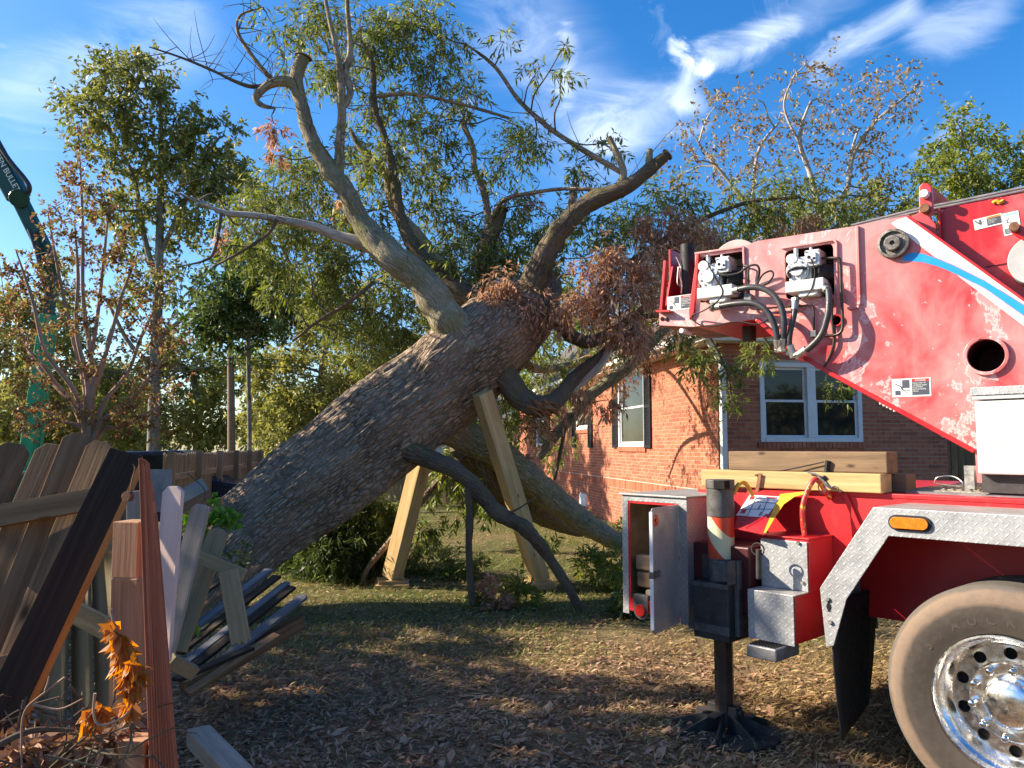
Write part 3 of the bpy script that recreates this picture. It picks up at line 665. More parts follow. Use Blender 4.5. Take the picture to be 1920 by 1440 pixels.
# shingle courses on the two visible slopes
m = MB()
def slope_courses(A, B, C2, D, rows):
    A, B, C2, D = map(Vector, (A, B, C2, D)); nrm = (B - A).cross(D - A).normalized()
    if nrm.z < 0: nrm = -nrm
    for i in range(rows):
        a = A.lerp(D, i / rows); b = B.lerp(C2, i / rows); c = B.lerp(C2, (i + 1) / rows); d = A.lerp(D, (i + 1) / rows)
        m.add([a + nrm * .03, b + nrm * .03, c + nrm * .012, d + nrm * .012, a, b], [(0, 1, 2, 3), (0, 4, 5, 1)])
slope_courses(vs_[0], vs_[1], vs_[4], vs_[4], 24); slope_courses(vs_[3], vs_[0], vs_[4], vs_[5], 24)
s_ = m.build('shingle_courses', M_shingle, roof, HM, kind='stuff')
# downspout with an elbow
m = MB(); ds = hit_h(1352, 760, 1, -.07)
m.tube([(-.30, -.30, WH + .06), (-.28, -.28, WH - .02), (-.02, -.09, WH - .28), (.03, -.075, WH - .38), (.03, -.075, .1)], [.042] * 5, 10, 4, smoothp=False)
m.box(-.015, .075, -.118, -.032, .05, WH - .36); m.build('downspout', M_white, house, HM, smooth=40, bevel=.008)
def window(ax, h, double, sash_up=.5):
    s0, s1, z0, z1 = h
    def B(mb, a0, a1, d0, d1, c0, c1):                # d = depth outwards(-) of wall plane
        if ax == 'x': mb.box(a0, a1, d0, d1, c0, c1)
        else: mb.box(d0, d1, a0, a1, c0, c1)
    f = MB(); t = .075
    B(f, s0, s0 + t, -.045, .05, z0, z1); B(f, s1 - t, s1, -.045, .05, z0, z1); B(f, s0 + t, s1 - t, -.045, .05, z1 - t, z1); B(f, s0 + t, s1 - t, -.055, .05, z0, z0 + .07)
    mids = [(s0 + t, s1 - t)]
    if double: c = (s0 + s1) / 2; B(f, c - .075, c + .075, -.05, .05, z0 + .07, z1 - t); mids = [(s0 + t, c - .075), (c + .075, s1 - t)]
    win = f.build('window', M_vinyl, house, HM, bevel=.006)
    for a, b in mids:
        zm = z0 + .07 + (z1 - t - z0 - .07) * .52
        for q, (c0, c1, off) in enumerate(((z0 + .07, zm + .02, -.008), (zm - .02, z1 - t, .022))):
            g = MB(); w_ = .04
            B(g, a, a + w_, off, off + .026, c0, c1); B(g, b - w_, b, off, off + .026, c0, c1); B(g, a + w_, b - w_, off, off + .026, c1 - w_, c1); B(g, a + w_, b - w_, off, off + .026, c0, c0 + w_)
            g.build('sash', M_vinyl, win, HM, bevel=.004)
            g = MB(); B(g, a + w_, b - w_, off + .010, off + .014, c0 + w_, c1 - w_); g.build('pane', M_glass, win, HM)
    g = MB(); B(g, s0, s1, .14, .15, z0, z1); g.build('curtain_backing', M_labd, win, HM)
    k = MB()                                          # rowlock sill of bricks
    n = int((s1 - s0 + .1) / .075)
    for i in range(n): B(k, s0 - .05 + i * .075, s0 - .05 + i * .075 + .066, -.065, -.001, z0 - .095, z0 - .006)
    k.build('brick_sill', M_brick, house, HM, kind='stuff'); return win
window('x', WR[0], True)
for h in WL: window('y', h, False)
def shutter(y0, y1, z0, z1):
    m = MB(); m.box(-.072, -.036, y0, y0 + .05, z0, z1); m.box(-.072, -.036, y1 - .05, y1, z0, z1)
    for c in (z0, (z0 + z1) / 2 - .03, z1 - .06): m.box(-.071, -.036, y0 + .05, y1 - .05, c, c + .06)
    s = m.build('shutter', M_shutter, house, HM)
    k = MB(); z = z0 + .07
    while z < z1 - .09:
        k.add([(-.070, y0 + .05, z), (-.070, y1 - .05, z), (-.045, y1 - .05, z + .028), (-.045, y0 + .05, z + .028), (-.066, y0 + .05, z - .004), (-.066, y1 - .05, z - .004)], [(0, 1, 2, 3), (0, 4, 5, 1)]); z += .034
    k.build('louvres', M_shutter, s, HM, kind='stuff')
for h in WL:
    wd = .36
    shutter(h[0] - wd - .02, h[0] - .02, z0w - .02, z1w + .02); shutter(h[1] + .02, h[1] + wd + .02, z0w - .02, z1w + .02)
m = MB(); m.box(-.03, .0, WV[0], WV[1], WV[2], WV[3])
for i in range(5): zz = WV[2] + (WV[3] - WV[2]) * (i + .5) / 5; m.box(-.042, -.03, WV[0] + .03, WV[1] - .03, zz - .012, zz + .008)
m.build('foundation_vent', M_white, house, HM)
mb_ = hit_h(1768, 812, 1, -.03); m = MB(); m.box(mb_.x - .06, mb_.x + .04, -.09, -.031, mb_.z - .08, mb_.z + .08); m.build('meter_box', M_vinyl, house, HM, bevel=.01)

# ------------------------------------------------------------------ wooden fences behind
def fence(name, label, A, B, h, back=True, mt=M_ffence, pw=.14, gap=.0, pz=0., postn=2.4, rails=(.35, 1.25), cat='fence', dog=True, shadow_gap=.012):
    A, B = Vector(A), Vector(B); root = empty(name, A, label, cat); d = (B - A); Ln = d.length; M0 = frame_z(A, B, Vector((0, 0, 1))); M0 = Matrix.Translation(A) @ Matrix.Rotation(math.atan2(d.y, d.x), 4, 'Z')
    # local x along, y away from the camera side; pickets behind the rails when back is True
    yy = .05 if back else -.05
    me = None; n = int(Ln / (pw + gap))
    for i in range(n):
        hh = h + random.uniform(-.015, .015); m = MB(); c = .03 if dog else 0
        x = i * (pw + gap)
        if me is None:
            m.prism([[(0, 0), (h, 0), (h, c), (h, pw - shadow_gap - c), (h, pw - shadow_gap), (0, pw - shadow_gap)] if not dog else [(0, 0), (h - .03, 0), (h, c), (h, pw - shadow_gap - c), (h - .03, pw - shadow_gap), (0, pw - shadow_gap)]], lambda u, v, t: (u, v, t), 0, .018)
            me = bpy.data.meshes.new('picket'); me.from_pydata(m.v, [], m.f); me.materials.append(mt)
        o = bpy.data.objects.new('picket', me)
        Mx = Matrix(((0, 1, 0, 0), (0, 0, 1, 0), (1, 0, 0, 0), (0, 0, 0, 1)))   # mesh x -> z, y -> x, z -> y
        put(o, root, M0 @ Matrix.Translation((x, yy + random.uniform(-.003, .003) + (0.02 if i % 2 else 0) * (gap < 0), random.uniform(-.02, .01))) @ Mx)
    for z in rails:
        m = MB(); m.box(0, Ln, -.02, .018, -.045, .045); m.build('rail', mt, root, M0 @ Matrix.Translation((0, .029 if back else -.0, z)))
    k = int(Ln / postn) + 1
    for i in range(k):
        m = MB(); m.box(0, h + .02, -.045, .045, -.045, .045); m.build('post', mt, root, M0 @ Matrix.Translation((min(i * postn, Ln), -.04 if back else .06, 0)) @ Matrix.Rotation(-math.pi / 2, 4, 'Y'))
    return root
# left fence beyond the trunk, receding to the right
fa = P(316, 849, 11.0); fb = P(500, 842, 22.0)
fence('fence', 'brown picket fence seen from its rail side behind the broken fence at left', (fa.x, fa.y, 0), (fb.x, fb.y, 0), 1.63, True, M_ffence, pw=.10, gap=.035, shadow_gap=0, postn=1.9, rails=(.4, 1.28))
fa = G(560, 940); fb = G(1000, 946)
fence('fence', 'yellowish board fence across the back of the lawn seen under the trunk', (fa.x, fa.y, 0), (fb.x, fb.y, 0), 1.50, True, M_ffence2, rails=(.62, 1.38), postn=2.4)
fa = hit_h(1774, 800, 1, .3); q0 = H.w((xl + .02, .3, 0)); q1 = H.w((xl + 3.0, .4, 0))
fence('fence', 'dark side fence panel between the house corner and the white cabinet', q0, q1, 2.3, False, M_picket, rails=(.5, 1.9))
# utility pole and wires
up = P(434, 838, 24); m = MB(); m.tube([(up.x, up.y, 0), P(434, 838, 24), P(432, 640, 24), P(431, 560, 24)], [.13, .12, .10, .095], 14, 2)
pole = m.build('utility_pole', M_pole, smooth=50); tag(pole, 'round wooden utility pole standing behind the far left fence', 'pole')
for k, (ya, yb, lab) in enumerate(((672, 655, 'upper overhead wire running past the wooden pole'), (682, 676, 'lower overhead wire running past the wooden pole'))):
    m = MB(); A = P(160, 700 - k * 0, 20); A = P(120, ya + 20, 18); C = P(432, ya, 23.8); D = P(720, yb, 30)
    m.tube([A, A.lerp(C, .5) - Vector((0, 0, .25)), C, C.lerp(D, .5) - Vector((0, 0, .25)), D], .014, 5, 8); tag(m.build('wire', M_wire), lab, 'wire')
# parked car beyond the fence
cp = P(262, 838, 15.0); car = empty('parked_car', (cp.x, cp.y, 0), 'dark blue parked car whose roof shows above the black post', 'car')
CM = Matrix.Translation((cp.x, cp.y, 0)) @ Matrix.Rotation(R(12), 4, 'Z')
m = MB(); sec = [(-2.2, .35), (-2.25, .75), (-2.1, .98), (-1.2, 1.08), (-.75, 1.62), (.9, 1.66), (1.6, 1.08), (2.1, 1.0), (2.2, .6), (2.15, .35)]
m.prism([sec], lambda u, v, t: (u, t, v), -.85, .85); m.build('body', M_car, car, CM, bevel=.06, seg=3)
m = MB(); m.prism([[(-1.05, 1.1), (-.68, 1.54), (.82, 1.58), (1.42, 1.1)]], lambda u, v, t: (u, t, v), -.86, .86); m.build('side_windows', M_glass, car, CM)
for x in (-1.4, 1.4):
    for y in (-.8, .8): m = MB(); m.cyl((x, y - .1, .33), (x, y + .1, .33), .33, n=20); m.build('wheel', M_rubber, car, CM)
# green knuckle boom crane far left
gc = empty('green_boom_crane', G(60, 838 + 1.72 * F / 14), 'green folding boom crane rising behind the left fence', 'crane')
m = MB(); m.bar(P(30, 1010, 14), P(92, 590, 14), .26, .20); m.build('mast', M_green_c, gc, bevel=.02)
m = MB(); m.bar(P(52, 1010, 14.1), P(104, 590, 14.1), .09, .10); m.build('side_rail', M_green_c, gc, bevel=.01)
m = MB(); m.bar(P(86, 640, 14), P(100, 500, 14), .16, .16); m.cyl(P(97, 500, 13.8), P(97, 500, 14.2), .14, n=18); m.build('knuckle', M_green_d, gc, bevel=.02)
m = MB(); m.bar(P(102, 505, 14), P(36, 372, 14), .24, .2); m.cyl(P(36, 372, 13.8), P(36, 372, 14.2), .17, n=18); m.build('middle_boom', M_green_d, gc, bevel=.02)
m = MB(); m.bar(P(36, 372, 14), P(-60, 200, 14), .36, .26); m.build('outer_boom', M_green_d, gc, bevel=.03)
m = MB(); m.tube([P(-40, 205, 13.8), P(10, 290, 13.8), P(46, 335, 13.8), P(55, 352, 13.8), P(50, 364, 13.9), P(36, 366, 13.9)], .045, 10); m.build('hose', M_hose, gc, smooth=60)
m = MB(); m.tube([P(55, 430, 13.8), P(68, 470, 13.8), P(80, 520, 13.8), P(92, 560, 13.9)], .04, 8); m.build('hose', M_hose, gc, smooth=60)
m = MB(); m.box(-1.0, 1.4, -.8, .8, 0, 1.3, Matrix.Translation(gc.matrix_basis.translation)); m.build('base', M_green_d, gc, bevel=.05)
text('GREEN BULLET', .15, gc, frame_z(P(5, 318, 13.80), P(36, 372, 13.80), (0, -1, 0)), M_lab)
# pale far house glimpsed under the trunk
m = MB(); q = P(810, 828, 45); m.box(q.x - 5, q.x + 5, q.y, q.y + 6, 0, q.z + .9); fh = m.build('far_house', M_house2); tag(fh, 'pale grey far house glimpsed over the back fence beside the left prop', 'house')
m = MB(); m.add([(q.x - 5.4, q.y - .4, q.z + .9), (q.x + 5.4, q.y - .4, q.z + .9), (q.x + 5.4, q.y + 3, q.z + 2.8), (q.x - 5.4, q.y + 3, q.z + 2.8), (q.x - 5.4, q.y + 6.4, q.z + .9), (q.x + 5.4, q.y + 6.4, q.z + .9)], [(0, 1, 2, 3), (3, 2, 5, 4)]); m.build('roof', M_shingle, fh)

# ------------------------------------------------------------------ the fallen oak
oak_b = P(285, 1215, 7.9); oak = empty('fallen_oak', (oak_b.x, oak_b.y, 0), 'huge uprooted oak leaning to the right on timber props with cut limbs', 'tree')
TR = [(240, 1280, 7.9, 122), (295, 1205, 7.95, 114), (362, 1115, 8.1, 108), (440, 1022, 8.3, 104), (540, 938, 8.5, 101), (640, 862, 8.7, 100), (720, 800, 8.85, 98), (800, 738, 9., 95), (870, 682, 9.15, 94), (935, 628, 9.3, 90), (985, 578, 9.4, 74), (1012, 535, 9.5, 46), (1020, 510, 9.5, 24)]
def trunk_mesh():
    pts = [P(*r[:3]) for r in TR]; rad = [r[3] * r[2] / F * k_ for r, k_ in zip(TR, (.74, .76, .80, .82, .84, .86, .87, .88, .90, .92, .9, .9, .9))]; m = MB(); n, sub = 260, 34
    m.tube(pts, rad, n, sub, cap=True)
    V = np.array(m.v); nr = (len(pts) - 1) * sub + 1; V = V.reshape(nr, n, 3); cen = V.mean(1, keepdims=True); rv = V - cen; rl = np.linalg.norm(rv, axis=2, keepdims=True); un = rv / rl
    th = np.arange(n)[None, :] / n * 2 * np.pi; seg = np.linalg.norm(np.diff(cen[:, 0], axis=0), axis=1); s = np.concatenate([[0], np.cumsum(seg)])[:, None]
    cx, cy = np.cos(th), np.sin(th)
    def rid(f, fs, seed):                                # furrows, periodic because sampled on the circle
        a = vnoise(cx * f + 3, cy * f + 5, s * fs + 0 * th, seed); return 1 - np.abs(a * 2 - 1)
    big = vnoise(cx * 1.6, cy * 1.6, s * 1.1 + 0 * th, 5) - .5; mid = vnoise(cx * 4, cy * 4, s * 2.0 + 0 * th, 8) - .5
    wob = vnoise(cx * 3, cy * 3, s * 3 + 0 * th, 6) * .5
    h = rid(20, 1.9, 1) * .55 + rid(33, 3.6, 2) * .45
    disp = big * .16 + mid * .05 - np.clip(h - .55, 0, 1) * .07 + .012
    # burls / stubs on the upper side, where limbs were cut long ago
    for (bx, by, bd, br, bh) in ((672, 735, 8.4, .11, .11), (650, 752, 8.35, .08, .08), (805, 682, 8.55, .14, .07), (850, 640, 8.6, .3, .12), (905, 600, 8.8, .34, .10), (980, 560, 8.8, .3, .08)):
        q = np.array(P(bx, by, bd)); dd = np.linalg.norm(V - q, axis=2); disp = disp + bh * np.exp(-(dd / br) ** 2)
    V = V + un * disp[..., None]; m.v = [tuple(v) for v in V.reshape(-1, 3)]
    return m.build('trunk', M_trunk, oak, smooth=180)
trunk = trunk_mesh()
LIMB = []
def limb(name, rows, mt, n=14, sub=7, lump=.09):
    pts = [P(*r[:3]) for r in rows]; rad = [r[3] * r[2] / F * .80 for r in rows]; m = MB(); m.tube(pts, rad, n, sub)
    V = np.array(m.v); nr = len(V) // n; W = V.reshape(nr, n, 3); cen = W.mean(1, keepdims=True); rv = W - cen
    nn = vnoise(W[..., 0] * 6, W[..., 1] * 6, W[..., 2] * 6, 4) - .5; n2 = vnoise(W[..., 0] * 17, W[..., 1] * 17, W[..., 2] * 17, 9) - .5
    W = cen + rv * (1 + (nn * lump * 3 + n2 * lump * 2.2)[..., None]); m.v = [tuple(v) for v in W.reshape(-1, 3)]
    LIMB.append(pts); return m.build(name, mt, oak, smooth=60)
def cut_end(parent, p, q, r):                        # pale sawn face with rings
    a, b = P(*p), P(*q); d = (b - a).normalized(); m = MB(); m.cyl(b - d * .004, b + d * .010, r, n=16); m.build('sawn_face', M_pine2, parent)
LA = limb('limb', [(885, 672, 8.95, 66), (852, 622, 8.75, 48), (828, 582, 8.7, 39), (790, 527, 8.7, 37), (730, 478, 8.7, 37), (675, 412, 8.75, 24), (647, 357, 8.7, 24), (616, 316, 8.7, 22), (583, 257, 8.7, 18), (565, 192, 8.7, 17), (556, 147, 8.7, 16), (569, 108, 8.7, 15)], M_mossy, 28, 9)
cut_end(LA, (556, 147, 8.7), (569, 107, 8.7), .10)
limb('limb', [(905, 590, 9.4, 34), (877, 550, 9.5, 22), (812, 481, 9.5, 19), (776, 435, 9.5, 16), (739, 390, 9.5, 14), (721, 321, 9.5, 11), (675, 275, 9.5, 7), (655, 240, 9.5, 4)], M_mossy, 20)
limb('limb', [(960, 600, 9.2, 40), (900, 570, 9.3, 34), (850, 540, 9.3, 22), (780, 470, 9.35, 16), (752, 410, 9.4, 13), (739, 330, 9.4, 12), (721, 257, 9.4, 9), (702, 202, 9.4, 8), (700, 137, 9.4, 7), (693, 100, 9.4, 4)], M_dlimb, 18)
limb('limb', [(636, 330, 8.7, 12), (638, 257, 8.65, 11), (641, 205, 8.6, 11), (636, 119, 8.55, 8), (613, 14, 8.5, 5), (608, -30, 8.5, 3)], M_limb, 14)
limb('branch', [(641, 205, 8.6, 9), (657, 174, 8.6, 9), (648, 133, 8.6, 8), (657, 92, 8.6, 7), (651, 9, 8.6, 5), (655, -30, 8.6, 3)], M_limb, 12)
LD = limb('limb', [(925, 590, 9.6, 30), (913, 536, 9.7, 21), (909, 477, 9.7, 19), (927, 426, 9.7, 18), (940, 392, 9.7, 15)], M_dlimb, 18)
cut_end(LD, (927, 426, 9.7), (940, 391, 9.7), .10)
limb('branch', [(920, 440, 9.7, 10), (908, 362, 9.7, 8), (890, 316, 9.7, 8), (886, 275, 9.7, 7), (867, 229, 9.7, 5)], M_trunk, 10)
LF = limb('limb', [(985, 590, 9.2, 46), (1000, 535, 9.1, 34), (1028, 467, 9.0, 28), (1060, 422, 8.9, 25), (1106, 380, 8.9, 23), (1170, 353, 8.8, 19), (1215, 320, 8.8, 15), (1250, 291, 8.8, 12)], M_dlimb, 26, 8)
cut_end(LF, (1215, 320, 8.8), (1251, 290, 8.8), .075)
limb('branch', [(1162, 350, 8.8, 11), (1168, 318, 8.8, 10), (1142, 257, 8.8, 6)], M_mossy, 10)
limb('branch', [(1168, 325, 8.8, 7), (1083, 275, 9.0, 6.5), (1028, 238, 9.2, 6), (973, 188, 9.3, 5.5), (927, 124, 9.4, 4.5), (872, 82, 9.4, 2)], M_trunk, 8)
limb('branch', [(1216, 318, 8.8, 9), (1217, 300, 8.8, 9), (1219, 280, 8.8, 6)], M_mossy, 8)
limb('branch', [(1133, 357, 8.85, 5), (1060, 354, 9., 5), (996, 362, 9.2, 5), (945, 375, 9.5, 5), (920, 410, 9.6, 6)], M_trunk, 8)
limb('branch', [(1060, 425, 8.9, 12), (1070, 395, 8.95, 12), (1075, 365, 9.0, 9)], M_trunk, 9)
limb('limb', [(745, 500, 8.9, 18), (690, 462, 8.85, 15), (625, 440, 8.8, 13), (583, 424, 8.7, 11), (492, 406, 8.6, 8), (420, 398, 8.5, 6), (355, 370, 8.5, 3.5), (312, 356, 8.5, 1.5)], M_pale, 12)
limb('branch', [(563, 165, 8.7, 14), (535, 152, 8.65, 13), (505, 158, 8.6, 12), (480, 182, 8.6, 9), (490, 197, 8.6, 6), (516, 203, 8.6, 3)], M_mossy, 12)
limb('branch', [(512, 158, 8.6, 7), (503, 143, 8.6, 6), (473, 105, 8.6, 5), (446, 60, 8.6, 4), (452, 28, 8.6, 3), (495, 14, 8.6, 2)], M_trunk, 7)
limb('branch', [(505, 160, 8.6, 6), (470, 162, 8.6, 5), (437, 151, 8.6, 4), (400, 133, 8.6, 3.4), (340, 108, 8.6, 3), (280, 88, 8.6, 1.5)], M_twig, 7)
limb('branch', [(706, 180, 9.4, 5), (767, 176, 9.3, 5), (835, 188, 9.3, 4.5), (904, 206, 9.3, 4), (955, 222, 9.3, 3)], M_limb, 7)
limb('branch', [(415, 400, 8.5, 5), (402, 470, 8.5, 4), (380, 490, 8.5, 3), (330, 500, 8.5, 2)], M_twig, 6)
limb('branch', [(520, 412, 8.6, 5), (500, 440, 8.6, 4.5), (455, 470, 8.6, 4), (400, 500, 8.7, 2)], M_twig, 6)
limb('branch', [(700, 530, 9.4, 5), (650, 570, 9.4, 5), (600, 600, 9.4, 4), (548, 640, 9.4, 3)], M_twig, 6)
limb('limb', [(745, 835, 8.7, 40), (795, 858, 8.6, 21), (850, 878, 8.55, 20), (890, 912, 8.5, 19), (935, 962, 8.45, 18), (985, 992, 8.4, 17), (1025, 1040, 8.4, 14), (1062, 1095, 8.35, 11), (1092, 1150, 8.3, 9)], M_dlimb, 18, 7, .12)
limb('branch', [(878, 905, 8.5, 10), (881, 960, 8.5, 8.5), (879, 1040, 8.5, 8), (886, 1135, 8.45, 8)], M_twig, 10)
limb('branch', [(950, 965, 8.4, 3), (978, 950, 8.35, 2.5), (1010, 928, 8.3, 1.2)], M_twig, 5)
limb('limb', [(820, 780, 9.1, 60), (870, 815, 9.3, 38), (930, 850, 9.8, 36), (985, 892, 10.2, 34), (1050, 945, 10.7, 30), (1110, 990, 11.0, 26), (1170, 1020, 11.2, 22), (1245, 1062, 11.3, 16)], M_mossy, 24, 8)
limb('limb', [(870, 830, 9.6, 40), (925, 900, 10.3, 36), (990, 950, 11., 30), (1055, 985, 11.5, 18), (1092, 1002, 11.8, 6)], M_dlimb, 16)
LN = limb('limb', [(900, 665, 9.1, 50), (945, 705, 9.0, 32), (975, 745, 8.95, 29), (1015, 762, 8.9, 26), (1045, 748, 9.0, 20), (1080, 705, 9.2, 15), (1130, 665, 9.4, 12), (1195, 615, 9.6, 9)], M_dlimb, 20)
m = MB()
for k in range(26):                                  # torn orange splinters under the broken limb
    a = P(990 + rng.uniform(-6, 34), 752 + rng.uniform(-4, 14), 8.75 + rng.uniform(-.05, .2)); b = a + Vector((.12 + rng.uniform(0, .14), rng.uniform(-.08, .05), -.10 + rng.uniform(-.10, .06))); m.cyl(a, b, .022, .004, n=5)
m.build('splinters', M_splint, LN, kind='stuff')
limb('limb', [(985, 590, 9.4, 40), (1040, 600, 9.5, 22), (1075, 632, 9.6, 17), (1110, 640, 9.8, 14), (1165, 610, 10.0, 10), (1230, 560, 10.1, 7)], M_dlimb, 14)
limb('limb', [(1008, 858, 10.2, 10), (1060, 795, 10.2, 13), (1110, 740, 10.2, 14), (1175, 690, 10.2, 15), (1220, 645, 10.2, 12), (1260, 600, 10.2, 9), (1320, 520, 10.2, 7), (1380, 440, 10.2, 5)], M_mossy, 14)
limb('branch', [(1085, 700, 9.2, 9), (1055, 740, 9.2, 11), (1120, 690, 9.3, 9), (1150, 640, 9.4, 8)], M_pale, 8)
limb('branch', [(1060, 800, 10.1, 4), (1050, 850, 10.1, 4), (1040, 900, 10.1, 3)], M_twig, 6)
limb('branch', [(880, 838, 10.0, 9), (862, 868, 10.0, 9), (820, 905, 10.0, 8), (775, 958, 10.0, 8), (735, 1010, 9.9, 7), (690, 1065, 9.9, 6), (680, 1095, 9.9, 5)], M_trunk, 10)
limb('branch', [(1100, 560, 9.8, 10), (1200, 480, 10., 8), (1300, 420, 10.1, 6), (1400, 380, 10.2, 5), (1500, 370, 10.2, 3)], M_twig, 8)
limb('branch', [(1180, 600, 10., 8), (1260, 590, 10.2, 6), (1320, 620, 10.3, 4), (1360, 690, 10.3, 3), (1372, 745, 10.3, 2)], M_twig, 7)
limb('branch', [(1320, 590, 10.4, 5), (1400, 600, 10.4, 4), (1445, 650, 10.4, 2)], M_twig, 6)
limb('branch', [(1450, 560, 10.4, 5), (1530, 640, 10.4, 4), (1580, 715, 10.4, 2)], M_twig, 6)
limb('limb', [(960, 640, 9.6, 14), (1000, 690, 11., 11), (1080, 680, 12.6, 9), (1160, 640, 13., 8), (1240, 590, 12.5, 6)], M_limb, 9)
limb('branch', [(1090, 675, 12.7, 6), (1110, 740, 13.8, 5), (1082, 800, 14.5, 3)], M_twig, 6)
limb('branch', [(1080, 680, 12.6, 6), (1100, 620, 14., 5), (1060, 590, 15., 3)], M_twig, 6)
S_oak = samples(LIMB)
GREEN = [(560, 60, 55), (620, 40, 50), (700, 35, 65), (780, 45, 60), (830, 95, 55), (760, 110, 60), (690, 95, 50), (820, 160, 50), (870, 150, 42), (760, 190, 50), (700, 200, 42), (640, 165, 38), (600, 100, 42),
         (530, 110, 38, 8.7, .5), (515, 50, 38, 8.7, .4), (850, 225, 42), (800, 240, 50), (740, 260, 45, 9.3, .7), (690, 295, 42), (780, 310, 52), (720, 330, 45), (650, 265, 34, 8.8, .7), (840, 300, 42), (905, 300, 34, 9.2, .4), (955, 270, 52), (1000, 250, 38), (975, 205, 34),
         (1010, 150, 34, 9.2, .35), (1045, 175, 30, 9., .35), (1055, 115, 22, 9., .35), (945, 100, 30, 9.4, .3), (535, 295, 52), (500, 340, 55), (555, 355, 55), (480, 400, 50), (540, 425, 55), (605, 400, 45), (595, 340, 42), (445, 440, 36), (500, 475, 48), (560, 480, 48), (620, 470, 45), (650, 425, 36), (695, 400, 42), (740, 440, 40),
         (830, 400, 52), (870, 430, 48), (800, 375, 38), (925, 430, 52), (960, 395, 46), (900, 475, 55), (860, 510, 46), (960, 475, 46), (1000, 430, 46), (1040, 395, 40), (1065, 445, 36), (940, 520, 44), (1020, 480, 34), (1095, 320, 36, 9., .5), (1140, 290, 26), (1180, 380, 36), (1220, 395, 42, 9.5), (1080, 300, 30, 9., .6), (1110, 430, 36), (1150, 430, 40),
         (640, 525, 58), (700, 560, 55), (745, 600, 46), (685, 620, 50), (620, 580, 52), (760, 555, 36), (700, 655, 36), (580, 530, 46), (540, 555, 36), (760, 650, 34), (1200, 440, 46, 10), (1240, 360, 40, 10), (1290, 360, 46, 10), (1350, 395, 50, 10.2), (1400, 360, 46, 10.2), (1450, 380, 46, 10.3), (1400, 430, 36, 10.2), (1490, 350, 40, 10.4), (1550, 390, 38, 10.4), (1300, 430, 40, 10.2),
         (1010, 640, 56, 11.5), (1045, 690, 46, 12.), (995, 695, 36, 11), (1060, 745, 36, 14, .6), (1130, 650, 38, 13), (1080, 795, 30, 14.5, .5), (1120, 700, 34, 13.5, .6), (1180, 640, 34, 12.6), (1230, 600, 34, 12.4), (1120, 590, 40, 13.5), (1180, 560, 40, 13), (1240, 560, 36, 12.6), (1060, 600, 40, 15), (960, 780, 44, 10.2), (940, 740, 34, 10), (1040, 850, 24, 10.3), (1300, 685, 34, 10.3), (1320, 650, 30, 10.3), (1375, 740, 28, 10.3), (1358, 700, 24, 10.3), (1440, 648, 34, 10.4), (1582, 725, 24, 10.4), (1260, 640, 30, 10.2), (1330, 480, 40, 10.3), (1180, 660, 30, 10.2, .5), (1100, 600, 34, 10.2)]
LOWG = [(870, 890, 36, 10.), (838, 875, 30, 10), (900, 945, 26, 9.9, .8), (790, 1000, 26, 9.9), (860, 960, 24, 9.9, .7), (800, 925, 22, 9.9, .6), (925, 800, 34, 10.2, .7), (770, 880, 20, 9.8, .6)]
BROWN = [(515, 240, 22, 8.7, .8), (520, 290, 14, 8.7, .7), (955, 540, 46, 8.9, .7), (1000, 560, 40, 8.9, .7), (920, 545, 30, 8.9, .6), (1130, 505, 46, 9.2), (1160, 560, 56, 9.1), (1185, 610, 44, 9.2), (1205, 525, 38, 9.3), (1090, 560, 46, 9.2), (1140, 480, 36, 9.2), (1240, 420, 42, 9.6), (1290, 430, 42, 9.7), (1250, 460, 34, 9.6), (1340, 440, 36, 9.8), (1470, 420, 34, 10.3, .8), (1510, 420, 34, 10.3, .8),
         (1060, 740, 32, 9.6, .6), (1105, 700, 36, 10.6, .8), (1150, 690, 34, 12.5, .8), (1200, 640, 34, 12.4), (1240, 610, 34, 12.3), (1160, 600, 36, 12.8), (1140, 750, 24, 9.8, .6), (1000, 800, 30, 9.7, .6), (650, 380, 26, 9.5, .2), (410, 440, 20, 8.5, .25), (1250, 560, 34, 9.9, .6), (1210, 480, 40, 9.7), (1010, 380, 26, 9.6, .2)]
GREEN = [(g if len(g) > 3 else g + (9.9,)) for g in GREEN]
cg = [c[:1] + (c[1] + rng.uniform(-.5, .6),) + c[2:] for c in px_clumps(GREEN, 9.9, .75, 1.0)]; cb = px_clumps([(b[:3] + (b[3] - .55,) + b[4:]) if 1080 < b[0] < 1225 and 470 < b[1] < 625 else b for b in BROWN], 9.2, .3); cl_ = px_clumps(LOWG[:-1], 9.9, .2, .6)
V1, T1, F1 = foliage(cg, 33, 10, .10, .0112, .34, .42, .0026); leaves_obj('leaves', V1, ML_oak, oak)
V2, T2, F2 = foliage([c[:4] + (c[4] * .42,) for c in cg], 46, 10, .108, .0115, .34, .45, .0026); leaves_obj('bright_leaves', V2, ML_oakb, oak)
V3, T3, F3 = foliage(cb, 88, 11, .088, .0105, .34, .75, .0024); leaves_obj('dead_leaves', V3, ML_brown, oak)
V4, T4, F4 = foliage(cl_, 110, 10, .11, .013, .34, .6, .0026); leaves_obj('low_leaves', V4, ML_oakb, oak)
TV = np.concatenate([T1, T2, T3, T4]); off_ = np.cumsum([0, len(T1), len(T2), len(T3)]); TF = np.concatenate([F1, F2 + off_[1], F3 + off_[2], F4 + off_[3]])
np_mesh('twigs', TV, TF, M_twig, oak, kind='stuff')
m = MB(); connect(m, cg + cb + cl_, S_oak, .009, kids=3)
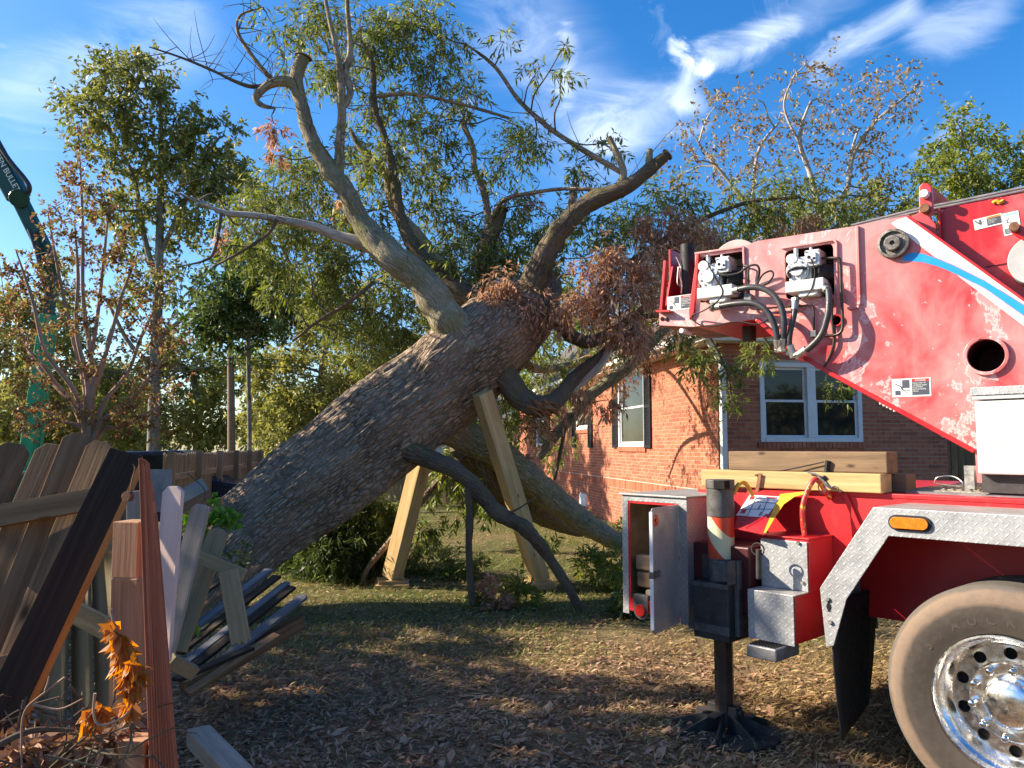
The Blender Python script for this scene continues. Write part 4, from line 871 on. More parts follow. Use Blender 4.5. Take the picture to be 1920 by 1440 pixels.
for k in range(240):                                  # bare twigs along the limbs
    a = Vector(S_oak[rng.integers(0, len(S_oak) * .6)]); e = a + Vector(unit(rng.normal(size=3) + [0, 0, .5])) * rng.uniform(.25, .7); m.tube([a, a.lerp(e, .5) + Vector(rng.normal(size=3) * .05), e], [.006, .004, .0015], 4, 3)
m.build('branchlets', M_twig, oak, kind='stuff', smooth=60)

# brush heap under the trunk and sprouts on the lawn
def heap(name, label, rows, d, mt, T, K, ll, lw, cat='brush', droop=.25, dj=.4):
    c = px_clumps(rows, d, dj); V, TT, FF = foliage(c, T, K, ll, lw, .34, droop, .003, flat=.8); V[:, 2] = np.maximum(V[:, 2], .004)
    b = P(rows[0][0], rows[0][1], d); root = empty(name, (b.x, b.y, 0), label, cat); leaves_obj('leaves', V, mt, root); TT[:, 2] = np.maximum(TT[:, 2], .003); np_mesh('twigs', TT, FF, M_twig, root, kind='stuff')
    return root
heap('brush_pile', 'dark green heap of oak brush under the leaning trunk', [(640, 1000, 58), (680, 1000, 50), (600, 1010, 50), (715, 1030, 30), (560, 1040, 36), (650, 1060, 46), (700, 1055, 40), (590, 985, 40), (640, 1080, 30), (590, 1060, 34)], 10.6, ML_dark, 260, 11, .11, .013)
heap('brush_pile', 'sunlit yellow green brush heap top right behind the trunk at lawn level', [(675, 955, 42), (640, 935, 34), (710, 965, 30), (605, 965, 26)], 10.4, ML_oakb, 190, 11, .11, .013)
heap('cut_branches', 'low leafy cut branches lying between the two timber props', [(820, 1060, 42), (780, 1080, 36), (860, 1075, 36), (740, 1090, 26), (900, 1085, 24)], 10.5, ML_oak, 150, 11, .10, .012, dj=.3)
heap('leafy_sprout', 'leafy sprout with a few brown leaves left of the arched limb end', [(930, 1125, 32), (960, 1110, 26), (905, 1120, 20), (985, 1125, 18)], 8.6, ML_oakb, 60, 10, .115, .014, 'sprout', .1, .2)
heap('dead_sprout', 'small brown leaved sprig in the leafy sprout on the lawn', [(917, 1100, 14), (935, 1140, 16), (912, 1125, 12)], 8.5, ML_brown, 90, 10, .10, .013, 'sprout', .2, .1)
heap('weed_clump', 'green weeds growing left of the open metal box', [(1130, 1085, 28), (1160, 1110, 22), (1110, 1060, 22), (1150, 1060, 22)], 9.2, ML_oakb, 90, 10, .12, .013, 'weeds', -.2, .4)
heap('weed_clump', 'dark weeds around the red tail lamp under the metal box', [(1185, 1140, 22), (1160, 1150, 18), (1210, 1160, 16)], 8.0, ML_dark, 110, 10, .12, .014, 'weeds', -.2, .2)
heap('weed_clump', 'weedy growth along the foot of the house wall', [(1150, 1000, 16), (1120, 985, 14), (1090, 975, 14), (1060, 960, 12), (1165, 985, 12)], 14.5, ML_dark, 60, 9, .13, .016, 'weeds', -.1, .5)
heap('weed_clump', 'leafy growth hanging at the right prop foot', [(1000, 1060, 22), (1020, 1030, 18), (985, 1040, 16)], 9.9, ML_oakb, 60, 9, .11, .013, 'weeds', -.1, .2)

# two timber props with their pads
def prop(label, foot, top, d0, d1, group='timber props under the leaning oak', yaw=40):
    a = G(*foot); b = P(top[0], top[1], d1); a.z = .10; x = (b - a).normalized(); m = MB(); s = .095
    f = Matrix.Rotation(R(yaw), 3, 'Z') @ Vector((0, -1, 0)); o = m.box(0, (b - a).length, -s, s, -s, s).build('timber_prop', M_pine, None, frame_z(a, b, f), bevel=.006); tag(o, label, 'timber', group); return a
def pads(a, names, mt=M_pine):
    z = 0
    for k, (lab, sz, yw) in enumerate(names):
        m = MB(); m.box(-sz / 2, sz / 2, -sz / 2, sz / 2, 0, .040); o = m.build('timber_pad', mt, None, Matrix.Translation((a.x - .01 * k, a.y, z)) @ Matrix.Rotation(R(yw), 4, 'Z'), bevel=.004); tag(o, lab, 'timber pad', 'timber pads under the props'); z += .041
a = prop('left timber prop leaning right with its top behind the trunk', (735, 1098), (812, 775), 9.6, 9.45, yaw=-38)
pads(a, [('bottom timber pad of the left prop', .42, 8), ('topmost timber pad under the left prop', .34, 14)])
a = prop('right timber prop leaning left against the trunk beside the dark limb', (1012, 1102), (903, 735), 9.4, 8.75, yaw=30)
pads(a, [('bottom timber pad of the right prop', .36, 10), ('upper timber pad under the right prop half hidden by weeds', .30, 20)])

# ------------------------------------------------------------------ trees behind
def bg_tree(name, label, d, trunk_rows, rows, mt, bk, T, K, ll, lw, extra=(), droop=.15, conn=.03, kids=2, wt=1., group=None, dj=1.2, up=-.05, crown='crown', twig=.6):
    b = P(trunk_rows[0][0], 838, d); root = empty(name, (b.x, b.y, 0), label, 'tree', group)
    m = MB(); pl = []
    first = [(b.x, b.y, -.1)] + [P(r[0], r[1], d) for r in trunk_rows]; rad = [trunk_rows[0][2] * d / F * 1.15] + [r[2] * d / F for r in trunk_rows]
    m.tube(first, rad, 14, 6); pl.append([Vector(v) for v in first[1:]])
    for e in extra:
        pts = [P(r[0], r[1], d + (r[3] if len(r) > 3 else 0)) for r in e]; m.tube(pts, [r[2] * d / F for r in e], 9, 6); pl.append(pts)
    m.build('trunk', bk, root, smooth=60)
    c = px_clumps(rows, d, dj, wt); m = MB(); connect(m, c, samples(pl), conn, up, kids); m.build('branches', bk, root, kind='stuff', smooth=60)
    V, TT, FF = foliage(c, T, K, ll, lw, twig, droop, conn * .18); leaves_obj(crown, V, mt, root); return root
bg_tree('tall_tree', 'tall open oak with visible grey limbs at left against the sky', 24, [(287, 838, 11), (290, 700, 10), (296, 560, 9), (300, 420, 7), (302, 280, 5), (300, 160, 3)],
        [(190, 140, 34), (240, 150, 50), (160, 210, 34), (285, 165, 42), (215, 225, 44), (270, 250, 50), (330, 220, 46), (375, 265, 50), (420, 295, 42), (345, 305, 50), (285, 320, 42), (200, 310, 38), (400, 350, 42), (330, 380, 40), (250, 385, 42), (190, 380, 32), (370, 410, 36), (420, 250, 26), (130, 190, 20), (250, 450, 36), (340, 450, 32), (380, 340, 36), (300, 130, 22), (210, 120, 20), (440, 330, 26), (150, 250, 26), (330, 540, 36), (250, 540, 34)],
        ML_bg, M_bgbark, 80, 11, .19, .042, extra=[[(296, 540, 6), (270, 440, 5), (250, 330, 4), (200, 240, 3), (180, 180, 2)], [(298, 480, 5), (340, 390, 4), (380, 300, 3), (410, 260, 2)], [(290, 690, 5), (240, 640, 4), (200, 560, 3)], [(292, 640, 5), (340, 600, 4), (400, 560, 3)]], conn=.035, kids=3, droop=.2)
bg_tree('evergreen_tree', 'dense dark evergreen tree behind the wooden utility pole', 21, [(468, 838, 4), (466, 700, 4), (464, 560, 4), (462, 500, 3)],
        [(415, 500, 42), (465, 505, 50), (515, 545, 46), (440, 565, 50), (395, 555, 40), (480, 600, 46), (500, 580, 40), (420, 620, 40), (460, 640, 30), (375, 600, 30), (530, 590, 30)], ML_dark, M_bgbark, 110, 12, .16, .035, conn=.03)
bg_tree('broadleaf_tree', 'light green broadleaf tree right of the utility pole behind the trunk', 27, [(600, 838, 9), (605, 700, 8), (620, 560, 6), (640, 480, 4)],
        [(520, 660, 50), (560, 700, 50), (600, 640, 55), (640, 700, 50), (560, 760, 46), (620, 770, 40), (500, 740, 46), (680, 660, 46), (660, 600, 44), (580, 560, 40), (540, 600, 40), (640, 540, 36), (700, 720, 36), (480, 690, 36), (520, 810, 36), (480, 790, 36), (570, 820, 30), (720, 620, 40), (700, 540, 34)], ML_bgl, M_bgbark, 135, 11, .17, .036, conn=.03)
bg_tree('broadleaf_tree', 'thin grey limbed tree between the evergreen and the big oak limbs', 32, [(720, 838, 8), (700, 650, 6), (560, 520, 4), (520, 430, 3)],
        [(480, 450, 40), (520, 380, 36), (450, 380, 34), (560, 440, 36), (610, 480, 36), (500, 520, 40), (600, 560, 34), (660, 480, 36), (470, 330, 26), (560, 300, 30), (620, 420, 30), (700, 450, 30), (740, 520, 36), (780, 560, 36), (800, 500, 30)], ML_bg, M_bgbark, 70, 11, .21, .046, conn=.035)
bg_tree('hedge_tree', 'olive green tree filling the gap above the fence between pole and left trees', 30, [(370, 838, 8), (372, 760, 7), (360, 700, 5)],
        [(330, 780, 50), (390, 790, 46), (360, 730, 50), (300, 740, 46), (420, 740, 40), (340, 680, 40), (250, 780, 46), (210, 800, 40), (280, 820, 36), (380, 820, 36), (440, 800, 30), (390, 680, 34), (300, 660, 34), (430, 690, 30), (240, 700, 36)], ML_bgl, M_bgbark, 135, 11, .19, .042, conn=.03)
bg_tree('hedge_tree', 'rounded olive tree at the left edge behind the green crane mast', 30, [(60, 838, 8), (65, 700, 6), (70, 600, 4)],
        [(30, 600, 50), (80, 570, 46), (20, 660, 50), (90, 640, 50), (50, 720, 50), (130, 700, 46), (20, 780, 50), (100, 780, 50), (170, 780, 46), (150, 620, 36), (0, 560, 30), (130, 560, 30), (190, 700, 36), (60, 820, 40), (140, 830, 36), (-30, 640, 50), (-30, 740, 50), (110, 500, 26)], ML_bgl, M_bgbark, 135, 11, .19, .042, conn=.03)
bg_tree('hedge_tree', 'mid green tree behind the trunk head and the props', 34, [(860, 838, 8), (860, 700, 7), (850, 600, 5)],
        [(780, 700, 50), (840, 660, 50), (900, 640, 50), (760, 640, 44), (830, 760, 46), (880, 800, 40), (780, 790, 40), (930, 700, 46), (960, 620, 50), (1010, 580, 50), (940, 780, 40), (820, 590, 44), (900, 560, 44), (1050, 620, 46), (1060, 540, 40), (1000, 700, 46), (960, 840, 34), (860, 850, 30), (1000, 790, 36), (740, 820, 36), (980, 500, 36)], ML_bg, M_bgbark, 95, 11, .21, .046, conn=.03)
bg_tree('bare_tree', 'pale limbed thinning tree with sparse tan leaves above the brick house', 26, [(1548, 838, 11), (1545, 560, 9), (1535, 470, 7), (1538, 400, 6)],
        [(1290, 230, 26), (1340, 200, 34), (1400, 185, 34), (1480, 165, 30), (1510, 120, 20), (1560, 130, 28), (1620, 150, 30), (1680, 145, 34), (1725, 160, 26), (1700, 200, 30), (1650, 195, 34), (1550, 195, 34), (1460, 225, 38), (1380, 255, 40), (1300, 290, 44), (1350, 330, 44), (1500, 260, 36), (1590, 240, 38), (1640, 290, 36), (1550, 320, 34), (1620, 360, 44), (1450, 330, 40), (1680, 340, 40), (1700, 385, 36), (1270, 330, 34), (1580, 390, 36), (1420, 290, 36), (1530, 230, 28), (1600, 300, 36), (1660, 250, 26)],
        ML_sparse, M_pale, 30, 9, .17, .038, extra=[[(1538, 400, 6), (1520, 330, 5), (1500, 270, 4), (1505, 230, 3), (1520, 190, 2)], [(1538, 410, 6), (1585, 360, 5), (1600, 290, 4.5), (1640, 230, 3), (1700, 180, 2)], [(1590, 330, 4), (1598, 280, 3), (1610, 240, 2)], [(1500, 270, 3), (1470, 200, 2), (1490, 140, 1.4)], [(1410, 420, 4), (1420, 290, 3), (1460, 230, 2)], [(1530, 480, 5), (1420, 400, 4), (1350, 320, 3), (1310, 270, 2)]], conn=.022, kids=7, up=.06, twig=.8)
bg_tree('bushy_tree', 'bright green upright tree right of the bare tree above the red boom', 23, [(1838, 838, 8), (1836, 500, 6), (1832, 330, 4), (1800, 240, 2)],
        [(1792, 225, 20), (1786, 260, 26), (1762, 300, 32), (1830, 262, 28), (1805, 320, 48), (1852, 318, 42), (1765, 360, 38), (1868, 365, 32), (1840, 400, 44), (1785, 410, 40), (1740, 400, 30), (1850, 250, 18), (1740, 330, 24), (1890, 410, 36)], ML_yel, M_pale, 110, 11, .14, .034, conn=.022)
bg_tree('bushy_tree', 'bright green tree crown cut by the right edge above the boom', 22, [(1945, 838, 8), (1945, 500, 6), (1940, 300, 3)],
        [(1910, 275, 22), (1930, 310, 40), (1960, 260, 40), (1960, 340, 44), (1980, 420, 40), (2000, 300, 40), (1910, 340, 20)], ML_yel, M_pale, 110, 11, .14, .034, conn=.022)
bg_tree('leafy_tree', 'green leafy tree just behind the red boom under the bare tree', 24, [(1500, 838, 9), (1500, 560, 7), (1500, 440, 5)],
        [(1560, 420, 40), (1610, 410, 38), (1660, 405, 38), (1700, 400, 34), (1500, 440, 44), (1440, 450, 44), (1380, 460, 40), (1320, 470, 40), (1260, 480, 40), (1600, 480, 44), (1700, 470, 44), (1640, 370, 30), (1480, 390, 34), (1420, 410, 30), (1740, 440, 30), (1300, 520, 36), (1240, 540, 36), (1350, 540, 36)], ML_bg, M_bgbark, 90, 11, .16, .036, conn=.025)
# crape myrtle behind the near fence
stems = []
for (tx, ty, mx_, my_, dz) in [(150, 300, 158, 560, .0), (90, 400, 130, 640, .3), (30, 470, 90, 660, -.3), (205, 380, 175, 600, .2), (260, 470, 205, 650, -.2), (300, 560, 235, 700, .3), (40, 640, 110, 720, .1), (310, 670, 240, 760, -.2), (10, 560, 80, 700, .4), (140, 420, 150, 620, -.3), (235, 560, 190, 690, .1), (60, 760, 120, 790, 0), (300, 760, 230, 800, .2)]:
    stems.append([(168 + rng.uniform(-8, 8), 860, 6.5, 0), (mx_ * .25 + 168 * .75 + rng.uniform(-8, 8), my_ * .45 + 815 * .55, 5, dz * .3), (mx_ + rng.uniform(-8, 8), my_, 3.6, dz * .7), ((mx_ + tx) / 2 + rng.uniform(-6, 6), (my_ + ty) / 2, 3.2, dz), (tx, ty, 1.2, dz)])
bg_tree('crape_myrtle', 'many stemmed small tree with red autumn leaves behind the near left fence', 8.6, [(168, 838, 9), (168, 815, 8), (167, 800, 6)],
        [(150, 300, 22), (160, 340, 30), (140, 370, 30), (100, 400, 26), (180, 400, 32), (210, 420, 30), (120, 440, 32), (60, 480, 30), (40, 520, 32), (170, 480, 34), (230, 490, 34), (270, 520, 34), (100, 520, 32), (30, 580, 34), (200, 560, 34), (280, 590, 38), (310, 620, 34), (140, 590, 32), (70, 620, 34), (10, 640, 34), (230, 640, 36), (290, 680, 38), (40, 700, 38), (100, 690, 34), (170, 680, 26), (250, 730, 36), (310, 740, 34), (30, 770, 38), (90, 780, 36), (140, 760, 26), (220, 790, 36), (290, 800, 30), (60, 560, 26), (0, 500, 26), (130, 320, 18), (155, 250, 10), (210, 470, 26)],
        ML_crape, M_crape, 44, 10, .055, .0135, extra=stems, conn=.006, kids=4, droop=.0, dj=.5, up=.04, twig=.3)
# unseen tree added at left, its crown shaped to throw the foreground shade
root = empty('added_shade_tree', (-9.4, 5.6, 0), 'unseen tree added left of the frame to shade the near lawn', 'tree')
m = MB(); m.tube([(-9.4, 5.9, -.1), (-9.4, 5.9, 2), (-9.3, 5.8, 4.5)], [.3, .25, .14], 12, 5); m.build('trunk', M_bgbark, root, smooth=60)
c = [(-9.4 + rng.uniform(-.8, .8), yy_ + rng.uniform(-.2, .2), zz_, .75, 1.) for yy_ in np.arange(1.4, 8.6, .7) for zz_ in np.arange(1.0, 6.6, .7) if (4.2 < yy_ < 6.7 and zz_ < 6.3) or zz_ < 4.8]
V, TT, FF = foliage(c, 60, 12, .17, .045, .5, .15, .005); leaves_obj('crown', V, ML_bg, root)
far = []
for k in range(70): far.append((rng.uniform(-500, 2500), rng.uniform(770, 838), rng.uniform(60, 95), rng.uniform(55, 75)))
c = px_clumps(far, 60, 5); V, TT, FF = foliage(c, 300, 9, .55, .16, 1.4, .1, .01); V[:, 2] = np.maximum(V[:, 2], 0); tag(leaves_obj('distant_woods', V, ML_bg, None), 'distant belt of trees along the horizon', 'trees')

far = [(rng.uniform(-90, 90), rng.uniform(-40, -28), rng.uniform(.5, 5), rng.uniform(2., 3), 1.) for k in range(80)]
V, TT, FF = foliage(far, 260, 9, .55, .16, 1.4, .1, .01); V[:, 2] = np.maximum(V[:, 2], 0); tag(leaves_obj('distant_woods', V, ML_bg, None), 'tree belt on the far side of the lot behind the viewer', 'trees')
# ------------------------------------------------------------------ the crane truck
TA = R(-48); T = Frame(2.26, 3.65, TA); TM = T.M         # local x forward, y inward, z up; wheel face at y = 0
truck = empty('crane_truck', TM, 'faded red truck crane parked on the lawn with chequer plate fender and outrigger', 'truck')
def th(px, py, y=0.): return T.hit(px, py, 1, y)
AX = Matrix.Rotation(R(90), 4, 'X')                     # lathe z -> local -y (outwards)
def wheel(x, y0, parent, detail=True, name='wheel'):
    """outer sidewall at local y0"""
    SX = Matrix.Diagonal((1.045, 1, 1.045, 1)); C = TM; I4 = Matrix.Identity(4)
    m = MB(); prof = [(.300, -.04), (.315, -.012), (.35, .004), (.41, .008), (.455, .0), (.490, -.018), (.497, -.030), (.512, -.036), (.519, -.05)]
    for k in range(4):
        z = -.06 - k * .052; prof += [(.522, z), (.522, z - .040), (.512, z - .042), (.512, z - .050)]
    prof += [(.515, -.27), (.49, -.285), (.40, -.30), (.30, -.28)]
    m.lathe(prof, I4, 96)
    ty = m.build('tyre' if detail else name, M_tyre, parent, TM @ Matrix.Translation((x, y0, .53)) @ SX, smooth=35)
    # the tyre mesh lives in the wheel frame (axis = local -y): rotate its vertices
    ty.data.transform(AX); ty.data.update()
    if not detail: return ty
    m = MB(); m.lathe([(.300, -.045), (.307, -.012), (.305, -.004), (.297, -.003), (.290, -.014), (.286, -.03), (.270, -.045), (.262, -.07), (.258, -.085), (.250, -.105), (.2475, -.115)], C.copy() if 0 else I4, 96)
    n = 10
    for i in range(n):                                  # disc ring with ten hand holes
        a0 = 2 * math.pi * i / n; da = 2 * math.pi / n; r1, r2, rh, rc = .178, .2475, .027, .213
        q = 6; ob = []
        for k in range(q): ob.append((r2, a0 + da * k / q))
        for k in range(q // 2): ob.append((r2 + (r1 - r2) * k / (q // 2), a0 + da))
        for k in range(q): ob.append((r1, a0 + da * (1 - k / q)))
        for k in range(q // 2): ob.append((r1 + (r2 - r1) * k / (q // 2), a0))
        pts = [(r * math.cos(a), r * math.sin(a)) for r, a in ob]; cx, cy = rc * math.cos(a0 + da / 2), rc * math.sin(a0 + da / 2)
        hp = []
        for (px_, py_) in pts:
            an = math.atan2(py_ - cy, px_ - cx); hp.append((cx + rh * math.cos(an), cy + rh * math.sin(an)))
        N_ = len(pts); V = [(p[0], p[1], -.115 if math.hypot(*p) > .2 else -.112) for p in pts] + [(p[0], p[1], -.1135) for p in hp] + [(p[0], p[1], -.14) for p in hp]
        m.add(V, [(k, (k + 1) % N_, N_ + (k + 1) % N_, N_ + k) for k in range(N_)] + [(N_ + k, N_ + (k + 1) % N_, 2 * N_ + (k + 1) % N_, 2 * N_ + k) for k in range(N_)])
    m.lathe([(.178, -.112), (.172, -.100), (.168, -.097), (.130, -.097), (.118, -.10), (.112, -.085), (.105, -.082)], I4, 72)
    rim = m.build('rim', M_chrome, parent, TM @ Matrix.Translation((x, y0, .53)) @ SX, smooth=30); rim.data.transform(AX)
    m = MB(); m.cyl((0, 0, -.145), (0, 0, -.15), .26, n=40); bk = m.build('black_hole_backing', M_holeb, parent, TM @ Matrix.Translation((x, y0, .53)) @ SX); bk.data.transform(AX)  # black disc paints the dark seen through the hand holes
    m = MB(); m.lathe([(.106, -.10), (.106, -.055), (.101, -.047), (.085, -.036), (.05, -.026), (.02, -.0225), (.0, -.022)], I4, 56); hc = m.build('hub_cap', M_chrome, parent, TM @ Matrix.Translation((x, y0, .53)) @ SX, smooth=40); hc.data.transform(AX)
    text('A', .03, parent, TM @ Matrix.Translation((x, y0 + .0205, .512)) @ AX, M_greyp, .0012, name='emblem')
    for i in range(10):
        a = 2 * math.pi * (i + .28) / 10; m = MB(); m.cyl((0, 0, -.10), (0, 0, -.072), .021, n=6); m.lathe([(.0185, -.074), (.0185, -.050), (.015, -.040), (.008, -.034), (0, -.033)], I4, 16)
        o = m.build('lug_nut', M_nut, parent, TM @ Matrix.Translation((x, y0, .53)) @ SX , smooth=40); o.data.transform(AX @ Matrix.Translation((.150 * math.cos(a), .150 * math.sin(a), 0)))
    word = '*S/AUCKEIDE'                                # raised sidewall lettering
    for i, ch in enumerate(word):
        a = R(158 - i * 12.4); rr = .352
        text(ch, .062, ty, TM @ Matrix.Translation((x, y0, .53)) @ SX @ AX @ Matrix.Translation((rr * math.cos(a), rr * math.sin(a), .0045)) @ Matrix.Rotation(a - math.pi / 2, 4, 'Z'), M_tyre, .0016, name='raised_letter')
    return ty
wp = empty('wheel', TM @ Matrix.Translation((0, 0, .52))); wp.parent = truck; wp.matrix_parent_inverse = WM[truck].inverted()
for k in list(wp.keys()): pass
wheel(0, 0, wp)
wheel(0, .33, truck, False, 'inner_wheel')
wheel(1.36, 0, truck, False, 'front_wheel'); wheel(1.36, .33, truck, False, 'front_wheel')
for x in (0, 1.36):
    for y in (2.0, 2.33): wheel(x, y, truck, False, 'far_wheel')
m = MB(); m.cyl((0, .3, .52), (0, 2.2, .52), .09, n=16); m.cyl((1.36, .3, .52), (1.36, 2.2, .52), .09, n=16); m.build('axle', M_blackm, truck, TM, smooth=40)

# fender in bright chequer plate
yf = -.03; A = th(1637, 951, yf); B_ = th(1537.5, 1102, yf); C_ = th(1549, 1213, yf); D_ = th(1563, 1211, yf); E_ = th(1587, 1124, yf); F_ = th(1666, 1005, yf)
zt, zb = A.z, F_.z; XF = 2.05
loop = [(A.x, A.z), (B_.x, B_.z), (C_.x, C_.z), (D_.x, D_.z), (E_.x, E_.z), (F_.x, zb), (XF, zb), (XF + .25, E_.z), (XF + .35, D_.z), (XF + .4, C_.z), (XF + .38, B_.z), (XF + .05, zt)]
m = MB(); m.prism([loop], lambda u, v, t: (u, t, v), yf, yf + .006); fen = m.build('fender', M_chq, truck, TM, bevel=.003)
m = MB(); fin = .62
def slab(p, q, y0, y1, t=.006, mb=None, push=.0):
    d = Vector((q[0] - p[0], q[1] - p[1])); d.normalize(); nx_, nz_ = -d.y, d.x
    if nz_ < 0: nx_, nz_ = -nx_, -nz_
    mb.prism([[(p[0], p[1]), (q[0], q[1]), (q[0] - nx_ * t, q[1] - nz_ * t), (p[0] - nx_ * t, p[1] - nz_ * t)]], lambda u, v, h: (u, h, v), y0, y1)
slab((A.x, zt), (XF, zt), yf + .007, fin, mb=m); slab((B_.x, B_.z), (A.x - .004, zt - .004), yf + .007, fin, mb=m); slab((C_.x + .003, C_.z), (B_.x + .002, B_.z - .004), yf + .007, fin, mb=m)
m.build('fender_top', M_chqt, fen, TM)
# amber side lamp
l0 = th(1706, 981, yf - .001); m = MB(); L_ = []
def oval(cx, cz, w_, h_, n=10): return [(cx + w_ / 2 - h_ / 2 + math.cos(a) * h_ / 2, cz + math.sin(a) * h_ / 2) for a in np.linspace(-math.pi / 2, math.pi / 2, n)] + [(cx - w_ / 2 + h_ / 2 + math.cos(a) * h_ / 2, cz + math.sin(a) * h_ / 2) for a in np.linspace(math.pi / 2, 3 * math.pi / 2, n)]
m.prism([oval(l0.x, l0.z, .205, .078)], lambda u, v, t: (u, t, v), yf - .012, yf - .0015); lg = m.build('side_lamp', M_rubber, fen, TM, bevel=.003)
m = MB(); m.prism([oval(l0.x, l0.z, .182, .056)], lambda u, v, t: (u, t, v), yf - .022, yf - .0125); m.build('amber_lens', M_amber, fen, TM, bevel=.006)
for (px_, py_) in ((1552, 1123), (1557, 1166)):
    q = th(px_, py_, yf); m = MB(); m.cyl((q.x, yf - .012, q.z), (q.x, yf - .001, q.z), .013, n=6); m.build('bolt', M_steel, fen, TM)
q = th(1554, 1137, yf); m = MB(); m.prism([oval(q.x, q.z, .024, .05)], lambda u, v, t: (u, t, v), yf - .004, yf - .0015); m.build('slot', M_holeb, fen, TM)
# mud flap, slightly curled
m = MB(); rows = 12; cols = 6; V = []; f0 = th(1556, 1190, yf + .01)
for i in range(rows + 1):
    for j in range(cols + 1):
        s_ = i / rows; V.append((f0.x + .008 + .10 * s_ * s_ * (.6 - j / cols) - .03 * s_, yf + .02 + .55 * j / cols, E_.z - .02 - (E_.z - .20) * s_ + .05 * (j / cols) * s_))
m.add(V, [(i * (cols + 1) + j, i * (cols + 1) + j + 1, (i + 1) * (cols + 1) + j + 1, (i + 1) * (cols + 1) + j) for i in range(rows) for j in range(cols)])
o = m.build('mud_flap', M_rubber, truck, TM, smooth=60); s2 = o.modifiers.new('thickness', 'SOLIDIFY'); s2.thickness = .009
# frame, deck
ZD = 1.455
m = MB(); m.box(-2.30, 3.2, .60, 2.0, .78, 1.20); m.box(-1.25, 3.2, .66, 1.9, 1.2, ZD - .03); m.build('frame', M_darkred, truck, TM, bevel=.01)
m = MB(); m.box(-1.85, 3.2, .44, 2.5, ZD - .025, ZD); m.build('deck', M_redB, truck, TM, bevel=.004)
m = MB(); m.box(-.62, XF, .635, 1.3, ZD + .004, ZD + .02); m.build('deck_grating', M_grate, truck, TM)
m = MB()
for k in range(22): m.box(-.60, XF - .05, .66 + k * .028, .668 + k * .028, ZD + .021, ZD + .027)
for k in range(60): m.box(-.58 + k * .044, -.572 + k * .044, .645, 1.28, ZD + .028, ZD + .032)
m.build('grating_bars', M_grate, truck, TM, kind='stuff')
m = MB(); m.box(-.62, XF, .575, .634, zt + .001, ZD + .012); m.build('fender_bracket', M_greyp, truck, TM)
# red side wall of the chassis bay
m = MB(); m.prism([[(-1.95, 1.0), (-1.95, ZD - .026), (.2, ZD - .026), (.2, .75), (-.9, .75)]], lambda u, v, t: (u, t, v), .445, .459); sw = m.build('side_wall', M_redB, truck, TM)
r0 = th(1583, 925, .43); r1 = th(1612, 992, .43); m = MB(); m.bar(r0, r1, .03, .02, (0, -1, 0)); m.build('rib', M_redB, sw, TM, bevel=.004)
# steps
def tplate(x0, x1, y0, y1, z0, z1, mt, name, par=truck, bev=.004, M=TM):
    m = MB(); m.box(x0, x1, y0, y1, z0, z1); return m.build(name, mt, par, M, bevel=bev)
s_lo = th(1403, 1150, -.02); s_lr = th(1490, 1150, -.02); zl = th(1490, 1118, -.02).z; zlb = th(1490, 1213, -.02).z
s_ul = th(1427, 1050, .14); s_ur = th(1516, 1050, .14); zu = th(1516, 1011, .14).z
st = tplate(s_lo.x, s_lr.x, -.012, .44, zlb + .01, zl - .006, M_redB, 'steps')
tplate(s_ul.x, s_ur.x, .148, .44, zl - .005, zu - .006, M_redB, 'upper_step', st)
tplate(s_lo.x - .002, s_lr.x - .006, -.020, -.0125, zlb, zl, M_chq, 'lower_riser', st, .002); tplate(s_ul.x, s_ur.x - .008, .140, .1475, zl + .002, zu - .02, M_chq, 'upper_riser', st, .002)
tplate(s_lo.x, s_lr.x, -.011, .139, zl - .005, zl + .001, M_chqt, 'lower_tread', st, .001); tplate(s_ul.x - .02, s_ur.x + .004, .141, .444, zu - .005, zu + .002, M_redB, 'upper_tread', st, .001)
for (px_, py_) in ((1443, 1013), (1497, 1018), (1505, 1092)):
    q = th(px_, py_, .139); m = MB(); m.cyl((q.x, .128, q.z), (q.x, .1395, q.z), .010, n=8); m.build('bolt', M_steel, st, TM)
q0 = th(1399, 1205, -.14); q1 = th(1455, 1222, -.14)
fs_ = tplate(q0.x, q1.x + .0, -.14, .12, zlb - .075, zlb - .004, M_greyp, 'foot_step', truck, .008)
m = MB()
for i in range(5):
    for j in range(9): m.cyl((q0.x + .02 + j * (q1.x - q0.x - .04) / 8, -.12 + i * .026, zlb - .004), (q0.x + .02 + j * (q1.x - q0.x - .04) / 8, -.12 + i * .026, zlb + .002), .0075, n=8)
m.build('grip_studs', M_holeb, fs_, TM, kind='stuff')
# outrigger beam box and dark recess
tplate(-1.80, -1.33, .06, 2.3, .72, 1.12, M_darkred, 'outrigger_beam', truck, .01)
# sloped gusset with placard and yellow band
def quadplate(pts, n_off, mt, name, par, thick=.006):
    pts = [Vector(p) for p in pts]; nn = (pts[1] - pts[0]).cross(pts[-1] - pts[0]).normalized()
    cam_l = T.I @ Vector((0, 0, EYE))
    if nn.dot(cam_l - pts[0]) < 0: nn = -nn
    a = [p + nn * n_off for p in pts]; b = [p + nn * (n_off - thick) for p in pts]; n = len(pts); m = MB()
    tr = tessellate_polygon([pts]); m.add(a + b, [tuple(t) for t in tr] + [tuple(i + n for i in reversed(t)) for t in tr] + [(i, (i + 1) % n, (i + 1) % n + n, i + n) for i in range(n)]); return m.build(name, mt, par, TM)
y_t, y_b = .40, .10; g1 = th(1395, 918, y_t); g2 = th(1505, 921, y_t); g3 = th(1432, 1003, y_b); g4 = th(1368, 985, y_b)
